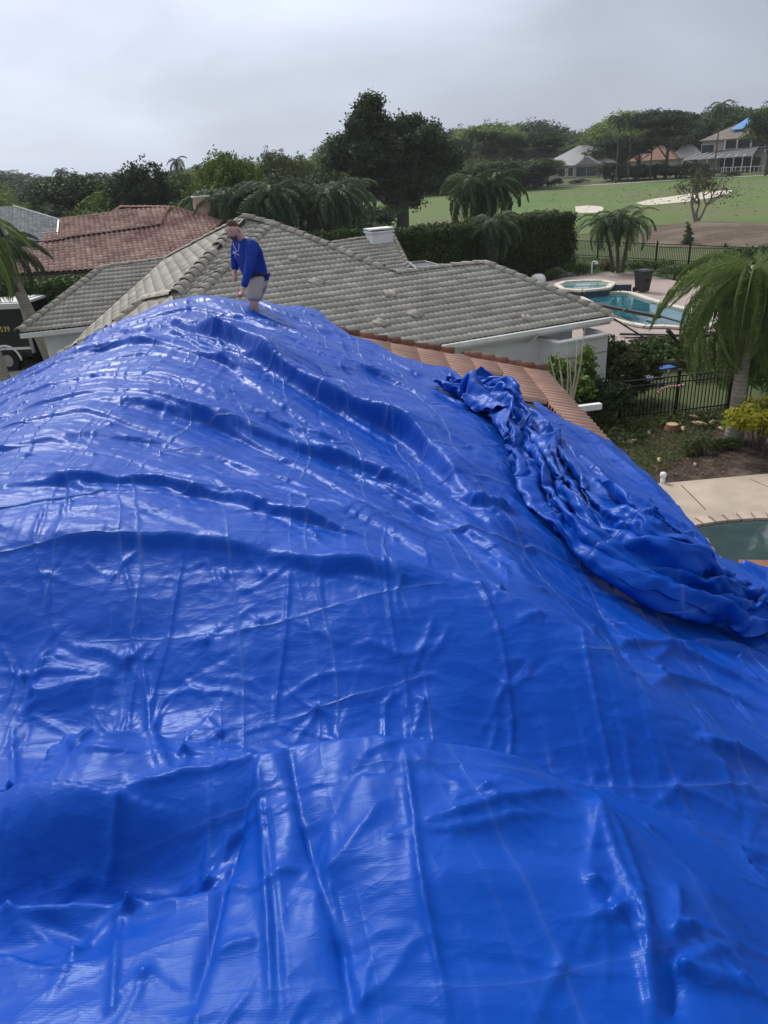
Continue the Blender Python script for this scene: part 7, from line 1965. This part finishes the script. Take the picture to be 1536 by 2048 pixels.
# a shaped head over the neck: skull, brow, nose, ears, eyes, mouth
hc = J(466.5, 461, -.17); face = Vector((-.42, -.86, -.22)).normalized(); upv = Vector((-.12, -.10, 1)); upv = (upv - face * upv.dot(face)).normalized(); sdv = face.cross(upv)
Mh = Matrix((sdv, face, upv)).transposed().to_4x4(); Mh.translation = hc
def head_part(name, fn, mt, parent=man, n=28, rings=20):
    vs, fs = [], []
    for i in range(rings + 1):
        t = math.pi * i / rings
        for k in range(n):
            p = 2 * math.pi * k / n; vs.append(Mh @ fn(Vector((math.sin(t) * math.cos(p), math.sin(t) * math.sin(p), math.cos(t)))))
    for i in range(rings):
        for k in range(n): fs.append((i * n + k, (i + 1) * n + k, (i + 1) * n + (k + 1) % n, i * n + (k + 1) % n))
    m = MB(); m.add(vs, fs, True); return m.build(name, mt, parent)
def skull(d):
    x, y, z = d.x * .082, d.y * .102, d.z * .128
    if z < 0: x *= 1 - .28 * (-d.z); y *= 1 - .10 * (-d.z)
    if d.y > 0:
        y -= .012 * (abs(d.x) ** 2)
        y += .024 * math.exp(-((d.x / .16) ** 2 + ((d.z + .12) / .18) ** 2))       # nose
        y -= .014 * (math.exp(-(((abs(d.x) - .36) / .16) ** 2 + ((d.z - .08) / .11) ** 2)))   # eye sockets
        y += .007 * math.exp(-((d.x / .55) ** 2 + ((d.z - .26) / .09) ** 2))         # brow
        y += .006 * math.exp(-((d.x / .3) ** 2 + ((d.z + .47) / .08) ** 2))          # lips
    return Vector((x, y, z))
hd = head_part('head', skull, M_SKIN)
def shell(fn_, off, cond):
    def f(d):
        p = skull(d); return p * (1 + (off if cond(d) else -.06))
    return f
head_part('hair', shell(skull, .055, lambda d: d.z > .44 + .22 * max(0, d.y) - .5 * max(0, -d.y) - .1 * abs(d.x)), M_HAIR, hd)
head_part('beard', shell(skull, .045, lambda d: d.y > -.15 and d.z < -.36 - .0 * d.y), M_BEARD, hd)
M_DARK = mat('dark_feature', (.03, .02, .02), rough=.5)
for sx in (-1, 1):
    m = MB(); c_ = Mh @ Vector((sx * .031, .088, .010)); m.tube([c_ - sdv * .012, c_, c_ + sdv * .012], [.003, .0055, .003], 6); m.build('eye', M_DARK, hd)
    m = MB(); c_ = Mh @ Vector((sx * .083, -.005, -.005)); m.tube([c_ - upv * .03, c_ + upv * .0 + sdv * sx * .012, c_ + upv * .03], [.008, .014, .009], 7); m.build('ear', M_SKIN, hd)
m = MB(); c_ = Mh @ Vector((0, .098, -.062)); m.tube([c_ - sdv * .022, c_, c_ + sdv * .022], [.002, .005, .002], 6); m.build('mouth', mat('lips', (.30, .11, .09), rough=.5), hd)
# shirt: torso and both sleeves, a little looser than the body
js = {k: j[k] for k in ('pelvis', 'belly', 'chest', 'shL', 'elL', 'shR', 'elR')}
js['hem'] = j['pelvis'].lerp(j['belly'], .35); js['collar'] = j['chest'].lerp(j['neck'], .80)
js['cuL'] = j['elL'].lerp(j['wrL'], .93); js['cuR'] = j['elR'].lerp(j['wrR'], .85); js.pop('pelvis')
rs = {'hem': (.165, .15), 'belly': (.18, .165), 'chest': (.185, .17), 'collar': .095, 'shL': .10, 'elL': .068, 'cuL': .045, 'shR': .095, 'elR': .066, 'cuR': .045}
skin_body('shirt', js, [('hem', 'belly'), ('belly', 'chest'), ('chest', 'collar'), ('chest', 'shL'), ('shL', 'elL'), ('elL', 'cuL'), ('chest', 'shR'), ('shR', 'elR'), ('elR', 'cuR')], rs, M_SHIRT, 'belly')
jp = {'waist': j['pelvis'] + Vector((0, 0, .06)), 'seat': j['pelvis'] + Vector((.01, .01, -.04)), 'hipL': j['hipL'], 'hemL': j['hipL'].lerp(j['knL'], .95), 'hipR': j['hipR'], 'hemR': j['hipR'].lerp(j['knR'], .95)}
jp['mL'] = jp['hipL'].lerp(jp['hemL'], .5); jp['mR'] = jp['hipR'].lerp(jp['hemR'], .5)
skin_body('shorts', jp, [('waist', 'seat'), ('seat', 'hipL'), ('hipL', 'mL'), ('mL', 'hemL'), ('seat', 'hipR'), ('hipR', 'mR'), ('mR', 'hemR')],
          {'waist': .165, 'seat': .17, 'hipL': .135, 'mL': .12, 'hemL': .105, 'hipR': .135, 'mR': .12, 'hemR': .105}, M_SHORTS, 'seat')
m = MB(); bc = jp['waist'] + Vector((0, 0, .005)); a_ = [bc + Vector((math.cos(t_) * .172, math.sin(t_) * .172, -.02 * math.cos(t_))) for t_ in np.linspace(0, 2 * math.pi, 20)]; m.tube(a_, .018, 6); m.build('belt', M_DARK, man)
for s_ in 'LR':
    m = MB(); t_ = j['toe' + s_]; a_ = j['an' + s_]; m.tube([a_ + (a_ - t_) * .25 - Vector((0, 0, .04)), a_.lerp(t_, .5) - Vector((0, 0, .02)), t_ - Vector((0, 0, .01))], [.05, .058, .045], 8); m.build('shoe', mat('work_shoe', (.08, .06, .05), rough=.8) if 'work_shoe' not in bpy.data.materials else bpy.data.materials['work_shoe'], man)
# white cord and earphones hanging from the neck
M_CORD = mat('white_cord', (.75, .75, .75), rough=.4)
m = MB()
fr = lambda px, py: J(px, py, -.33)
m.tube([fr(466, 486), fr(468, 493), fr(472, 500), fr(476, 503), fr(478, 495), fr(478, 487)], .0035, 5)
m.tube([fr(466, 502), fr(470, 506), fr(474, 508), fr(479, 512)], .004, 5); m.tube([fr(470, 503), fr(470, 510), fr(471, 517)], .003, 5); m.tube([fr(465, 507), fr(471, 504), fr(474, 502)], .0035, 5)
m.build('neck_cord', M_CORD, man)

# ------------------------------------------------------------------ damp air between here and the far trees
m = MB(); m.box((0, 0, 24), (2400, 2400, 50.0))
hz = m.mesh('haze'); hm = bpy.data.materials.new('air'); hm.use_nodes = True
hm.node_tree.nodes.clear(); _o = hm.node_tree.nodes.new('ShaderNodeOutputMaterial'); _v = hm.node_tree.nodes.new('ShaderNodeVolumePrincipled')
_v.inputs['Color'].default_value = (.86, .90, .95, 1); _v.inputs['Density'].default_value = .00026; _v.inputs['Anisotropy'].default_value = .2
hm.node_tree.links.new(_v.outputs[0], _o.inputs['Volume'])
hzo = link('haze', hz, hm); hzo['kind'] = 'stuff'
SC.cycles.volume_bounces = 0
